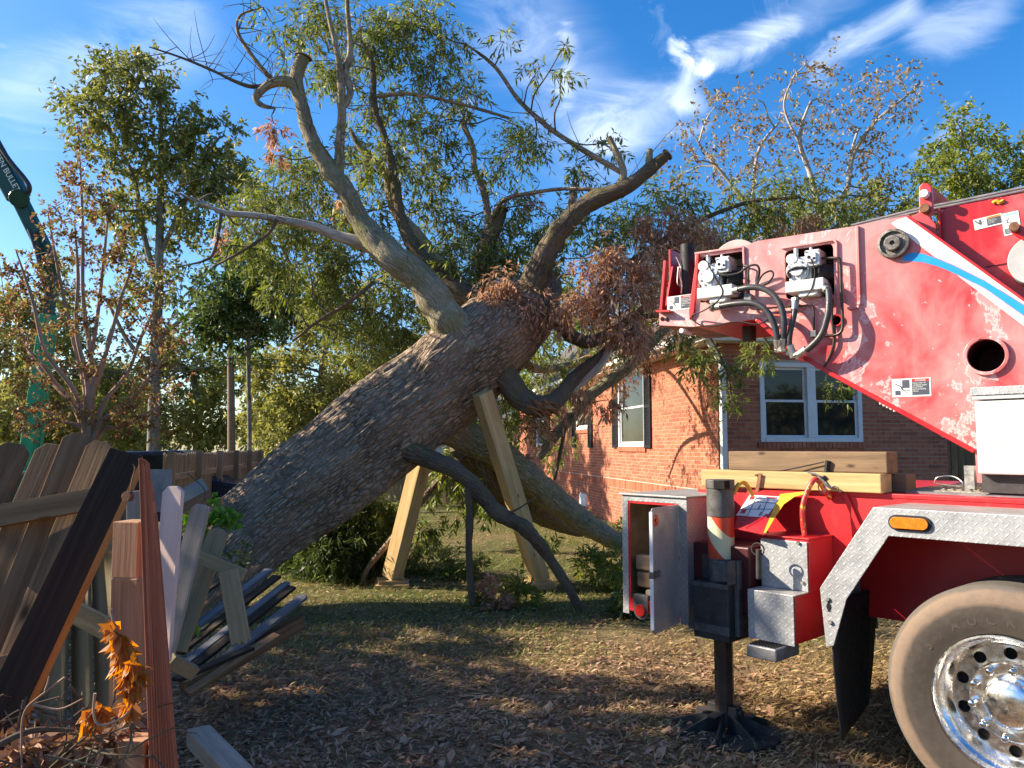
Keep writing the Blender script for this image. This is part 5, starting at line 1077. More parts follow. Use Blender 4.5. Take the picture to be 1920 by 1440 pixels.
# one common plane through g1, g2, g4
gn = (g2 - g1).cross(g4 - g1).normalized(); camL = T.I @ Vector((0, 0, EYE)); R3 = T.I.to_3x3()
def gp(px_, py_):
    q = R3 @ ray(px_, py_); return camL + q * ((g1 - camL).dot(gn) / q.dot(gn))
gus = quadplate([gp(1402, 918), gp(1506, 921), gp(1480, 935), gp(1462, 950), gp(1448, 972), gp(1432, 1002), gp(1376, 990)], 0, M_redB, 'gusset_plate', truck)
quadplate([gp(1463, 927), gp(1508, 922), gp(1510, 927), gp(1490, 932), gp(1470, 946), gp(1455, 968), gp(1436, 1000), gp(1432, 1000), gp(1448, 960)], .003, M_yell, 'yellow_band', gus, .002)
pl = quadplate([gp(1406, 929), gp(1462, 932), gp(1449, 955), gp(1436, 971), gp(1381, 967)], .004, M_lab, 'placard', gus, .002)
for (a, b, w_) in (((1398, 940), (1456, 944), .003), ((1390, 955), (1450, 955), .003), ((1420, 932), (1402, 968), .003), ((1442, 934), (1428, 968), .003)):
    m = MB(); m.bar(gp(*a) + Vector((0, -.006, .002)), gp(*b) + Vector((0, -.006, .002)), w_, .003); m.build('placard_line', M_labd, gus, TM)
quadplate([gp(1438, 933), gp(1458, 934), gp(1457, 936), gp(1437, 935)], .007, M_labr, 'red_heading', gus, .002); quadplate([gp(1392, 957), gp(1400, 957), gp(1397, 964), gp(1388, 963)], .007, M_labr, 'red_symbol', gus, .002)
quadplate([gp(1408, 932), gp(1416, 932), gp(1413, 938), gp(1405, 938)], .007, M_labr, 'red_symbol', gus, .002)
for (a, b) in (((1427, 947), (1422, 956)), ((1428, 961), (1424, 968))): m = MB(); m.bar(gp(*a) + Vector((0, -.006, .003)), gp(*b) + Vector((0, -.006, .003)), .006, .003); m.build('placard_arrow', M_labd, gus, TM)
m = MB(); m.bar(gp(1398, 992), gp(1440, 966), .02, .012); m.build('gusset_edge', M_redB, gus, TM)
# grab hoops
hz = zu + .0
m = MB(); m.tube([th(1509, 1004, .25), th(1506, 985, .25), th(1505, 952, .25), th(1512, 925, .27), th(1522, 905, .29), th(1530, 899, .31), th(1538, 906, .34), th(1547, 920, .38), th(1556, 934, .43)], .0155, 12, 5); m.build('grab_hoop', M_hoop, truck, TM, smooth=60)
m = MB(); m.tube([th(1376, 926, .12), th(1382, 912, .14), th(1390, 905, .17), th(1398, 907, .2), th(1405, 917, .25), th(1411, 928, .3)], .0135, 10, 5); m.build('grab_hoop', M_yell, truck, TM, smooth=60)
m = MB(); m.cyl(th(1423, 1030, .0), th(1423, 1085, .0), .018, n=12); q = th(1421, 1030, .0); m.tube([(q.x + .04 * math.cos(t), q.y, q.z + .035 * math.sin(t) - .0) for t in np.linspace(0, 6.28, 13)], .005, 6, 2); m.build('lock_pin', M_blackm, truck, TM, smooth=40)

# outrigger: striped jack cylinder, jack box, leg, float pad
cx, cy = -1.44, .03; cpt = T.hit(1360, 1372, 2, 0.0); cx, cy = cpt.x, cpt.y
zc = lambda py: th(1350, py, cy).z
OM = TM @ Matrix.Translation((cx, cy, 0)); zt_, zs, zg, zj = zc(899), zc(953), zc(1045), zc(1088)
outr = empty('outrigger', OM); outr.parent = truck; outr.matrix_parent_inverse = WM[truck].inverted()
m = MB(); m.cyl((0, 0, zg), (0, 0, zs - .05), .080, n=40); m.build('jack_cylinder', M_stripe, outr, OM, smooth=40)
m = MB(); m.cyl((0, 0, zs - .05), (0, 0, zt_ - .055), .083, n=40); m.cyl((0, 0, zt_ - .056), (0, 0, zt_), .088, n=40); m.build('jack_cap', M_cap, outr, OM, smooth=40, bevel=.004)
m = MB(); m.box(.02, .095, -.10, -.04, zt_ - .052, zt_ - .002); m.build('cap_notch', M_holeb, outr, OM)
m = MB(); m.cyl((0, 0, zj - .1), (0, 0, zg - .001), .079, n=40); m.build('jack_sleeve', M_cap, outr, OM, smooth=40)
jz0 = zc(1193)
m = MB(); m.box(-.135, .115, -.115, .105, jz0, zj); m.box(-.135, -.005, -.02, .105, zj + .001, zc(1040)); jb = m.build('jack_box', M_blackm, outr, OM, bevel=.008)
for za_, zb_ in ((zc(1180), zc(1165)), (zj - .03, zj)): m = MB(); m.box(-.14, .12, -.122, -.116, za_, zb_); m.build('jack_box_band', M_cap, jb, OM, bevel=.002)
m = MB(); m.prism([[(-.06, jz0 + .03), (-.06, zc(1046)), (.33, zc(1043) + .01), (.33, jz0 + .06)]], lambda u, v, t: (t, u, v), .117, .15); m.build('jack_bracket', M_cap, outr, OM, bevel=.006)
m = MB(); m.box(.117, .135, -.13, -.061, zj + .0, zc(1046) + .005); m.box(.02, .116, -.13, -.118, zj + .02, zc(1046)); m.build('hose_guard', M_cap, outr, OM, bevel=.003)
m = MB(); m.cyl((0, 0, .12), (0, 0, jz0 + .02), .058, n=8); m.build('jack_leg', M_leg, outr, OM)
m = MB(); m.cyl((0, 0, .055), (0, 0, .155), .05, n=16); m.box(-.10, .10, -.035, .035, .10, .165); m.cyl((-.085, 0, .135), (.12, 0, .135), .022, n=12); m.build('pad_socket', M_blackm, outr, OM, bevel=.005)
pad_n = 8; m = MB(); m.cyl((0, 0, .0), (0, 0, .018), .335, n=pad_n); pad = m.build('float_pad', M_blackm, outr, OM, bevel=.003)
for k in range(8):
    a = 2 * math.pi * (k + .5) / 8; mm = Matrix.Rotation(a, 4, 'Z'); m = MB(); m.prism([[(.03, .019), (.325, .019), (.325, .03), (.09, .115), (.03, .115)]], lambda u, v, t: (u, t, v), -.007, .007); o = m.build('pad_rib', M_blackm, pad, OM @ mm, bevel=.002)
for k in range(2): m = MB(); m.box(-.17, .17, -.03, .03, .116 + k * .008, .123 + k * .008); m.build('pad_strap', M_blackm, pad, OM @ Matrix.Rotation(R(20 + 75 * k), 4, 'Z'), bevel=.002)

# rear tool box with an open door
bl = th(1168, 925, -.0); br = th(1288, 931, .0); bx0, bx1 = bl.x, br.x; bzt = bl.z; bzb = th(1180, 1150, 0).z; W_ = .012; DP = .75
bzo = th(1178, 1110, 0).z; zfl = th(1180, 1128, 0).z
box_root = None
m = MB()
m.box(bx0, bx1, DP - W_, DP, zfl, bzt - .01); m.box(bx0, bx0 + W_, .002, DP - W_ - .001, zfl, bzt - .01); m.box(bx0 + W_ + .001, bx1 - W_ - .001, .002, DP - W_ - .001, zfl - .02, zfl + .0)
tb = m.build('tool_box', M_inner, truck, TM)
m = MB(); m.box(bx1 - W_, bx1, .001, DP, zfl - .1, bzt - .01); m.build('box_side', M_chqd, tb, TM)
m = MB(); m.box(bx0 - .02, bx1 + .01, -.02, DP + .02, bzt - .009, bzt + .003); m.build('box_lid', M_chqt, tb, TM, bevel=.003)
m = MB(); m.box(bx0 - .004, bx0 + .045, -.006, .0015, bzb, bzt - .012); m.build('box_post', M_chq, tb, TM); m = MB(); m.box(bx0 + .046, bx1, -.006, .0015, bzt - .045, bzt - .012); m.build('box_header', M_chq, tb, TM)
m = MB(); m.box(bx1 - .062, bx1, -.006, .0015, bzb + .0, bzt - .046); m.build('box_post', M_chqd, tb, TM)
m = MB(); m.box(bx0 + .046, bx1 - .063, -.004, .0018, zfl - .055, zfl + .03); m.build('box_sill', M_redB, tb, TM)
m = MB(); m.box(bx0 + .046, bx0 + .062, -.003, .0012, zfl + .031, bzt - .047); m.box(bx0 + .063, bx1 - .064, -.003, .0012, bzt - .062, bzt - .047); m.build('red_trim', M_redB, tb, TM)
al = R(103); hx_, hy_ = bx1 - .066, -.010; DM = TM @ Matrix.Translation((hx_, hy_, 0)) @ Matrix.Rotation(math.pi + al - 0, 4, 'Z')
dw = .40; dz0, dz1 = zfl - .07, bzt - .05
m = MB(); c_ = .03; m.prism([[(0, dz0 + .0), (dw - .03, dz0), (dw, dz0 + .035), (dw, dz1 - .02), (dw - .02, dz1), (0, dz1)]], lambda u, v, t: (u, t, v), -.004, .004); door = m.build('box_door', M_chqd, tb, DM, bevel=.002)
m = MB(); m.box(dw - .004, dw + .003, -.010, .010, dz0 + .03, dz1 - .02); m.build('door_edge', M_white, door, DM)
m = MB(); zz = dz1 - .075; m.cyl((dw - .06, -.006, zz), (dw - .06, .006, zz), .036, n=24); m.cyl((dw - .06, -.012, zz), (dw - .06, .012, zz), .012, n=12); m.build('red_reflector', M_redl, door, DM)
m = MB(); zz = (dz0 + dz1) / 2 - .02; m.box(dw - .10, dw + .006, -.016, .016, zz - .022, zz + .018); m.build('door_latch', M_cap, door, DM, bevel=.004)
m = MB(); m.cyl((dw - .085, -.018, zz), (dw - .085, .018, zz), .016, n=12); m.build('latch_knob', M_steel, door, DM)
m = MB(); m.cyl((bx1 - .064, -.009, bzb + .04), (bx1 - .064, -.009, bzt - .06), .006, n=8); m.build('door_hinge', M_steel, tb, TM)
q = th(1203, 1144, -.0); m = MB(); m.prism([oval(q.x, q.z + .03, .12, .1199)[:], ], lambda u, v, t: (u, t, v), -.02, .03); m = MB()
m.prism([[(q.x + .06 * math.cos(a), q.z + .06 * math.sin(a)) for a in np.linspace(math.pi, 2 * math.pi, 14)] + [(q.x + .06, q.z + .10), (q.x - .06, q.z + .10)]], lambda u, v, t: (u, t, v), -.01, .03)
lb = m.build('tail_lamp', M_cap, truck, TM, bevel=.004); m = MB(); m.cyl((q.x, -.022, q.z), (q.x, -.0105, q.z), .040, n=28); m.build('red_lens', M_redl, lb, TM, bevel=.003)
# blocks in the box
for k, (ya, yb, lab, mt, dx) in enumerate(((1016, 1046, 'upper rounded timber block inside the open metal box', M_pine2, 0), (1047, 1077, 'middle rounded timber block inside the open metal box', M_pine2, .01), (1078, 1104, 'lower grey timber block inside the open metal box', M_grey, .08))):
    z1_, z0_ = th(1182, ya, .03).z, th(1182, yb, .03).z
    m = MB(); m.box(bx0 + .07 + dx, bx1 - .08, .03, .62, z0_ - th(1182, 1104, .03).z + zfl + .003, z1_ - th(1182, 1104, .03).z + zfl); o = m.build('timber_block', mt, None, TM, bevel=.018, seg=3); tag(o, lab, 'timber block', 'timber blocks in the tool box')
m = MB(); m.box(bx0 + .10, bx1 - .1, .02, .3, zfl + .0005, zfl + .0025); 

# timbers on the deck
def timber(label, pxa, pxb, pyt, y, dp, hgt, mt, z0=None, tilt=0):
    a = th(pxa, pyt, y); b = th(pxb, pyt, y); z0 = z0 if z0 is not None else ZD + .001
    m = MB(); m.box(0, b.x - a.x, 0, dp, 0, hgt); o = m.build('timber_beam', mt, None, TM @ Matrix.Translation((a.x, y, z0)) @ Matrix.Rotation(R(tilt), 4, 'Z'), bevel=.007); return tag(o, label, 'timber', 'timbers stacked on the truck deck')
hL = th(1640, 893, .40).z - ZD; hL = max(.11, min(.17, hL))
timber('long pale timber beam lying along the deck edge behind the hoops', 1315, 1652, 905, .40, .15, hL, M_pine)
timber('short brown timber behind the right end of the pale beam', 1500, 1700, 905, .575, .14, hL * .96, M_pine2)
h2 = .125
timber('weathered upper timber resting across the pale beam', 1366, 1664, 880, .47, .15, h2, M_pine2, ZD + hL + .002)
m = MB(); m.tube([th(1500, 862, .5) , th(1530, 856, .5), th(1560, 853, .52), th(1600, 858, .56), th(1640, 864, .62), th(1664, 866, .62), th(1668, 890, .62), th(1672, 915, .62)], .012, 6, 5); m.tube([th(1552, 864, .455), th(1550, 885, .455), th(1546, 898, .39)], .016, 6, 4)
m.tube([th(1415, 891, .39), th(1480, 880, .44), th(1545, 866, .45)], .004, 5, 4); m.box(0, .09, 0, .03, 0, .025, Matrix.Translation(th(1548, 858, .5))); o = m.build('ratchet_strap', M_strap, None, TM); tag(o, 'black ratchet strap bundled over the upper timber', 'strap')
m = MB(); m.bar(th(1425, 888, .385), th(1419, 925, .385), .022, .006); m.build('strap_end', M_rust, o, TM)
m = MB(); q = th(1541, 912, .33); m.tube([th(1515, 886, .385), th(1532, 890, .38), th(1545, 905, .38), th(1557, 915, .39), th(1566, 912, .39), th(1575, 922, .42)], .006, 6, 5); m.tube([(q.x + .022 * math.cos(t), q.y, q.z + .04 * math.sin(t)) for t in np.linspace(0, 6.28, 11)], .004, 6, 2); o = m.build('hook_chain', M_steel, None, TM, smooth=50); tag(o, 'small steel hook and ring hanging at the red grab hoop', 'hook')
m = MB(); m.tube([th(1752, 905, .9), th(1758, 895, .9), th(1785, 893, .92), th(1803, 903, .9), th(1800, 912, .9), th(1755, 906, .9)], .004, 6, 6); o = m.build('wire_loop', M_steel, None, TM); tag(o, 'thin pale wire loop lying on the truck deck', 'wire loop')
# white cabinet
c0 = th(1826, 740, .50); cab = tplate(c0.x, c0.x + 1.6, .50, 1.1, ZD + .12, th(1826, 752, .5).z, M_wcab, 'cabinet', truck, .01)
m = MB(); m.box(c0.x - .012, c0.x + 1.6, .485, 1.1, th(1826, 742, .5).z, th(1826, 727, .5).z); m.build('cabinet_top', M_chq, cab, TM, bevel=.003); m = MB(); m.box(c0.x - .006, c0.x + 1.6, .492, 1.1, th(1826, 750, .5).z, th(1826, 742.5, .5).z); m.build('cabinet_rib', M_wcab, cab, TM, bevel=.004)
m = MB(); m.box(c0.x + .0, c0.x + 1.5, .56, 1.0, ZD + .021, ZD + .118); m.build('cabinet_plinth', M_blackm, cab, TM)
m = MB(); q = th(1822, 905, .7); m.box(q.x - .03, q.x + .02, .68, .72, ZD + .0, ZD + .16); m.build('bracket', M_steel, truck, TM)

# ---------------------------------------------------------------- crane superstructure (tail of the slewing platform)
SF = Frame(2.207, 5.0, R(-38)); SM = SF.M
def sh(px, py, y=0.): return SF.hit(px, py, 1, y)
def s2(px, py, y=0.): q = sh(px, py, y); return (q.x, q.z)
def circ(px, py, rpx, y=0., n=28):
    c = sh(px, py, y); e = sh(px, py - rpx, y); r = e.z - c.z; return [(c.x + r * math.cos(a), c.z + r * math.sin(a)) for a in np.linspace(0, 2 * math.pi, n, endpoint=False)]
fy = lambda u, v, t: (u, t, v)
outer = [s2(*p) for p in ((1303, 473), (1395, 462), (1420, 452), (1602, 424), (1700, 404), (1722, 420), (1926, 566), (1985, 606), (1985, 905), (1832, 905), (1828, 845), (1545, 692), (1480, 652), (1420, 598), (1304, 612))]
def rr(ps, r=.03):
    pts = [Vector(s2(*p)) for p in ps]; out_ = []
    for i in range(len(pts)):
        a, b, c = pts[i - 1], pts[i], pts[(i + 1) % len(pts)]; u = (a - b).normalized() * r; v = (c - b).normalized() * r
        for t in (0, .33, .66, 1): out_.append(tuple((b + u).lerp(b, t).lerp(b.lerp(b + v, t), t)))
    return out_
pk1 = rr(((1309, 482), (1393, 470), (1395, 560), (1312, 568)), .02); pk2 = rr(((1471, 470), (1562, 455), (1565, 556), (1473, 562)), .04)
h1 = circ(1569, 601, 9); h2_ = circ(1849, 667, 31)
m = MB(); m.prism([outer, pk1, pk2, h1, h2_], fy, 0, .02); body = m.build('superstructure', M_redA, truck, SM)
# rest of the box: far plate, bottom and end plates
m = MB(); m.prism([[p for p in outer]], fy, .88, .90)
ol = outer
for a, b in zip(ol[:5] + ol[10:], ol[1:6] + ol[11:] + [ol[0]]):
    if a is ol[3] : pass
    dx, dz = b[0] - a[0], b[1] - a[1]; L2 = math.hypot(dx, dz)
    if L2 < .02: continue
    nx_, nz_ = -dz / L2 * .012, dx / L2 * .012
    if (nz_ > 0): nx_, nz_ = -nx_, -nz_
    m.add([(a[0], .021, a[1]), (b[0], .021, b[1]), (b[0], .879, b[1]), (a[0], .879, a[1]), ], [(0, 1, 2, 3)])
o = m.build('box_plates', M_redB, body, SM)
# edge flange along the sloped lower side and upper diagonal
def edge_strip(ps, y0, y1, t, mt, name):
    m = MB(); pts = [s2(*p) for p in ps]
    for a, b in zip(pts[:-1], pts[1:]):
        d = Vector((b[0] - a[0], b[1] - a[1])).normalized(); n_ = Vector((-d.y, d.x)) * t / 2
        m.prism([[(a[0] - n_.x, a[1] - n_.y), (b[0] - n_.x, b[1] - n_.y), (b[0] + n_.x, b[1] + n_.y), (a[0] + n_.x, a[1] + n_.y)]], fy, y0, y1)
    return m.build(name, mt, body, SM, bevel=.003)
edge_strip([(1420, 599), (1480, 653), (1545, 693), (1828, 846)], -.022, .03, .028, M_redB, 'lower_flange')
edge_strip([(1702, 405), (1722, 420), (1926, 567), (1985, 607)], -.012, .10, .016, M_redB, 'upper_flange')
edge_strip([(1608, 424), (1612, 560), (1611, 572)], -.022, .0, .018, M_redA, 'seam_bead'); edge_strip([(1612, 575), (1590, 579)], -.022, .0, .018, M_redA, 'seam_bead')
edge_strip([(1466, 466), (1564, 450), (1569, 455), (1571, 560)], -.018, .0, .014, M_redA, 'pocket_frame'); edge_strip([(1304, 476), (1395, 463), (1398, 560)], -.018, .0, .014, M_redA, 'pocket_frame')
# pockets
for pk, nm in ((pk1, 'pocket'), (pk2, 'pocket')):
    m = MB(); n = len(pk); c = (sum(p[0] for p in pk) / n, sum(p[1] for p in pk) / n)
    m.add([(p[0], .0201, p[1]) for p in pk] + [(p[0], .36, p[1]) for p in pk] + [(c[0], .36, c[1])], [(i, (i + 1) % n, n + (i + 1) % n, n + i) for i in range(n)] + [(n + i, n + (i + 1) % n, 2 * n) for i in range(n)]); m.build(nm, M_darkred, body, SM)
for hh_, r_ in ((h2_, .5), (h1, .3)):
    n = len(hh_); m = MB(); m.add([(p[0], .0201, p[1]) for p in hh_] + [(p[0], r_, p[1]) for p in hh_], [(i, (i + 1) % n, n + (i + 1) % n, n + i) for i in range(n)] + [tuple(range(n, 2 * n))]); m.build('bore', M_darkred, body, SM, smooth=40)
def ring(px_, py_, ro, ri, y0, y1, mt, name, M=SM, par=None):
    m = MB(); m.prism([circ(px_, py_, ro), circ(px_, py_, ri)], fy, y0, y1); return m.build(name, mt, par or body, SM, bevel=.003, smooth=40)
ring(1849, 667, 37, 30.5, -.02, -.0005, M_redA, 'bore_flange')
ring(1569, 601, 11.5, 8.5, -.015, -.0005, M_redB, 'bore_flange')
# pivot boss
q = sh(1676, 458); PB = SM @ Matrix.Translation((q.x, 0, q.z)) @ AX; m = MB(); rr_ = .095
m.lathe([(rr_, 0.0005), (rr_, .03), (rr_ * .96, .038), (rr_ * .80, .040), (rr_ * .76, .022), (rr_ * .55, .022), (rr_ * .52, .05), (rr_ * .46, .055), (rr_ * .16, .055), (rr_ * .14, .03), (0, .03)], Matrix.Identity(4), 48); m.build('pivot_boss', M_grease, body, PB, smooth=30)
# stripes (painted bands laid on the plate)
def band(ps, mt, name, off=.0015):
    m = MB(); m.prism([[s2(*p) for p in ps]], fy, -off, -.0002); return m.build(name, mt, body, SM)
band([(1671, 419), (1682, 412), (1699, 407), (1800, 479), (1930, 571), (1930, 577), (1848, 526), (1787, 496), (1753, 482), (1715, 453)], M_white_s, 'white_stripe')
band([(1689, 488), (1699, 477), (1712, 473.5), (1732, 476), (1753, 483.5), (1787, 497.5), (1848, 527.5), (1930, 579), (1985, 617), (1985, 640), (1930, 599), (1882, 565), (1846, 540), (1793, 514), (1760, 500), (1729, 491.5)], M_blue_s, 'blue_stripe')
band([(1794, 515.5), (1846, 541.5), (1882, 566.5), (1930, 600.5), (1985, 641), (1985, 660), (1930, 619), (1842, 552)], M_white_s, 'white_stripe')
# warning labels
def sticker(px_, py_, wpx, hpx, kind, F_=SF, y=-.0005, par=body, tilt=0.):
    c = F_.hit(px_, py_, 1, y); e = F_.hit(px_ + wpx, py_, 1, y); w_ = e.x - c.x; h_ = c.z - F_.hit(px_, py_ + hpx, 1, y).z
    Mx = F_.M @ Matrix.Translation((c.x, y, c.z - h_)) @ AX @ Matrix.Rotation(R(tilt), 4, 'Z')          # x right, y up, z out
    m = MB(); m.box(0, w_, 0, h_, 0, .0015); s = m.build('warning_label', M_lab, par, Mx)
    def r_(x0, x1, y0, y1, mt, nm, z=.0016): m = MB(); m.box(x0 * w_, x1 * w_, y0 * h_, y1 * h_, z, z + .0006); return m.build(nm, mt, s, Mx)
    def ln(x0, y0, x1, y1, t=.035): m = MB(); m.bar((x0 * w_, y0 * h_, .0024), (x1 * w_, y1 * h_, .0024), t * h_, .0008, (0, 0, 1)); m.build('pictogram_line', M_labd, s, Mx)
    if kind in ('danger', 'danger_pale'):
        r_(.27, .46, .48, .92, M_labd, 'pictogram_block'); r_(.08, .22, .10, .35, M_labd, 'pictogram_block')
        ln(.09, .72, .24, .56, .05); ln(.24, .58, .27, .38, .07); ln(.27, .40, .48, .32); ln(.27, .40, .42, .17); ln(.21, .66, .225, .70, .05)
        r_(.52, .96, .82, .96, M_labr, 'red_heading'); text('DANGER', h_ * .13, s, Mx @ Matrix.Translation((w_ * .74, h_ * .835, .0023)), M_lab, .0003)
        r_(.52, .96, .08, .815, M_labd, 'text_panel'); text('Keep clear of\nswinging upper\nto prevent\nserious bodily\ninjury.', h_ * .115, s, Mx @ Matrix.Translation((w_ * .54, h_ * .70, .0023)), M_lab, .0003, align='LEFT')
    elif kind == 'warn':
        ln(.05, .85, .22, .45, .12); r_(.20, .28, .45, .85, M_labd, 'pictogram_block'); ln(.22, .40, .36, .42); ln(.22, .40, .28, .12); ln(.36, .70, .31, .60); ln(.31, .60, .36, .52)
        r_(.46, .96, .78, .95, M_labo, 'orange_heading'); text('WARNING', h_ * .16, s, Mx @ Matrix.Translation((w_ * .71, h_ * .80, .0023)), M_labd, .0003); r_(.46, .96, .12, .775, M_labd, 'text_panel')
        text('Keep clear of\nwinch and rope.\nServe injury\nmay result.', h_ * .11, s, Mx @ Matrix.Translation((w_ * .50, h_ * .62, .0023)), M_lab, .0003, align='LEFT')
    else:
        r_(.14, .92, .86, .94, M_labc, 'cyan_heading'); ln(.15, .74, .28, .64, .02); ln(.28, .64, .42, .76, .02); ln(.28, .64, .30, .54, .03); ln(.34, .54, .9, .50, .02); ln(.30, .58, .46, .52, .015)
        r_(.08, .92, .06, .30, M_labd, 'text_panel'); text('Stay clear\nof boom hoist\nmachinery', h_ * .07, s, Mx @ Matrix.Translation((w_ * .14, h_ * .225, .0023)), M_lab, .0003, align='LEFT')
    return s
sticker(1672, 711, 73, 34, 'danger')
sticker(1251, 557, 50, 27, 'danger_pale', y=-.0)
# tail: end plates, gussets, floor channel, black pipe
def splate(ps, y0, y1, mt, name, bev=.003, par=body): m = MB(); m.prism([[s2(*p) for p in ps]], fy, y0, y1); return m.build(name, mt, par, SM, bevel=bev)
splate([(1236, 583), (1303, 572), (1303, 613), (1236, 610)], 0.001, .02, M_redA, 'tail_channel')
zq = sh(1240, 610).z; xq = sh(1236, 600).x; xq2 = sh(1303, 600).x
m = MB(); m.box(xq, xq2 + .5, .021, .88, zq - .004, zq + .008); m.build('tail_floor', M_darkred, body, SM)
m = MB(); m.box(xq - .002, xq + .016, .18, .89, zq + .009, sh(1240, 458).z); m.build('tail_end_plate', M_redB, body, SM, bevel=.003)
m = MB(); m.add([(xq + .02, .02, zq + .05), (xq + .02, .18, sh(1250, 490).z), (xq + .02, .18, zq + .05), (xq + .034, .02, zq + .05), (xq + .034, .18, sh(1250, 490).z), (xq + .034, .18, zq + .05)], [(0, 1, 2), (5, 4, 3), (0, 3, 4, 1), (1, 4, 5, 2), (0, 2, 5, 3)]); m.build('gusset', M_redB, body, SM)
splate([(1244, 488), (1249, 488), (1241, 585), (1236, 585)], -.0, .05, M_redB, 'gusset')
splate([(1308, 478), (1313, 476), (1303, 588), (1295, 600), (1294, 583)], -.022, .06, M_redB, 'gusset'); splate([(1236, 583), (1262, 583), (1262, 587), (1236, 587)], -.06, .0, M_redB, 'tail_lip')
m = MB(); m.box(xq + .017, xq2 + .05, .50, .52, zq + .009, sh(1303, 478, .5).z - .05); m.build('tail_back_plate', M_darkred, body, SM)
for (px_, py_) in ((1242, 598), (1251, 599)): q = sh(px_, py_, 0); m = MB(); m.cyl((q.x, -.004, q.z), (q.x, .0005, q.z), .016, n=14); m.build('bolt_hole', M_holeb, body, SM)
p0 = sh(1291, 548, .16); p1 = sh(1292, 458, .16); m = MB(); m.cyl((p0.x, .16, zq + .05), (p0.x, .16, p1.z), .056, n=36); m.build('black_pipe', M_rubber, body, SM, smooth=40, bevel=.004)
m = MB(); m.tube([sh(1268, 482, .1), sh(1276, 500, .1), sh(1274, 515, .1), sh(1278, 535, .1), sh(1277, 550, .1)], .006, 6, 4); m.tube([sh(1272, 500, .1), sh(1270, 530, .1), sh(1275, 536, .1), sh(1276, 525, .1)], .004, 6, 4); m.build('pull_cable', M_steel, body, SM)
q = sh(1285, 622, .02); m = MB(); m.cyl((q.x, -.05, q.z), (q.x, .1, q.z), .018, n=14); m.build('lamp_stub', M_lab, body, SM, smooth=40)
q = sh(1405, 632, .3); m = MB(); m.cyl((q.x, .3, q.z - .03), (q.x, .3, q.z + .12), .05, n=18); m.build('drain_fitting', M_blackm, body, SM, smooth=40)
# sheave behind the top edge
q = sh(1382, 500, .25); e = sh(1382, 451, .25); m = MB(); m.cyl((q.x, .22, q.z), (q.x, .30, q.z), e.z - q.z, n=56); m.build('winch_sheave', M_concrete, body, SM, smooth=40, bevel=.004)
# motors
def motor(x, y, s=1., flip=1):
    o_ = sh(x, y, -.02); e = empty('hydraulic_motor', SM @ Matrix.Translation((o_.x, 0, o_.z))); e.parent = body; e.matrix_parent_inverse = WM[body].inverted(); return o_
def motor_parts(x0, y0, wpx, hpx):
    c = sh(x0, y0, -.04); w_ = sh(x0 + wpx, y0, -.04).x - c.x; h_ = c.z - sh(x0, y0 + hpx, -.04).z
    MM = SM @ Matrix.Translation((c.x, -.04, c.z - h_)); m = MB()
    m.box(.02 * w_, .62 * w_, .0, .20, .30 * h_, .86 * h_); mo = m.build('hydraulic_motor', M_cast, body, MM, bevel=.012, seg=3)
    def sub(nm, mt, fn, **k): m = MB(); fn(m); return m.build(nm, mt, mo, MM, **k)
    sub('motor_base', M_lab, lambda m: (m.box(-.02 * w_, .98 * w_, -.05, .16, .0 * h_, .27 * h_), m.box(.3 * w_, .8 * w_, -.03, .12, -.12 * h_, .0)), bevel=.008)
    sub('motor_flange', M_cast, lambda m: (m.cyl((.30 * w_, -.035, .52 * h_), (.30 * w_, .0, .52 * h_), .30 * w_, n=24), m.cyl((.30 * w_, -.055, .52 * h_), (.30 * w_, -.035, .52 * h_), .17 * w_, n=20), m.cyl((.16 * w_, -.04, .80 * h_), (.16 * w_, .02, .80 * h_), .15 * w_, n=18)), bevel=.003, smooth=40)
    sub('port_block', M_cast, lambda m: (m.box(.50 * w_, .88 * w_, -.03, .12, .58 * h_, .96 * h_), m.box(.55 * w_, .80 * w_, -.045, -.03, .66 * h_, .88 * h_), m.cyl((.60 * w_, .03, .96 * h_), (.60 * w_, .03, 1.06 * h_), .012, n=10), m.cyl((.20 * w_, .03, .86 * h_), (.20 * w_, .03, 1.10 * h_), .016, n=10)), bevel=.006)
    sub('motor_drum', M_rubber, lambda m: m.cyl((.68 * w_, .03, .45 * h_), (1.02 * w_, .10, .43 * h_), .23 * h_, n=24), smooth=40)
    sub('port_openings', M_holeb, lambda m: [m.cyl((u * w_, -.047 + (.0 if u > .5 else .008), v * h_), (u * w_, -.0455 + (.0 if u > .5 else .008), v * h_), r, n=12) for u, v, r in ((.62, .78, .011), (.75, .74, .009))])
    for i in range(8):
        a = i * math.pi / 4 + .3; u = .30 * w_ + .235 * w_ * math.cos(a); v = .52 * h_ + .235 * w_ * math.sin(a)
        sub('bolt', M_steel, lambda m: m.cyl((u, -.044, v), (u, -.0352, v), .0085, n=6))
    for u, v in ((.53, .62), (.53, .92), (.85, .62), (.85, .92)): sub('bolt', M_steel, lambda m: m.cyl((u * w_, -.038, v * h_), (u * w_, -.0302, v * h_), .008, n=6))
motor_parts(1312, 487, 66, 76); motor_parts(1476, 474, 72, 78)
def hose(ps, r, mt=M_hose, name='hydraulic_hose', fit=True, y=-.05):
    pts = [sh(p[0], p[1], p[2] if len(p) > 2 else y) for p in ps]; m = MB(); m.tube(pts, r, 12, 6); h = m.build(name, mt, body, SM, smooth=60)
    if fit:
        for a, b in ((pts[0], pts[1]), (pts[-1], pts[-2])):
            d = (b - a).normalized(); m = MB(); m.cyl(a - d * .012, a + d * .055, r * 1.25, n=14); m.cyl(a - d * .03, a - d * .012, r * 1.5, n=6); m.build('hose_fitting', M_steel, h, SM, smooth=30)
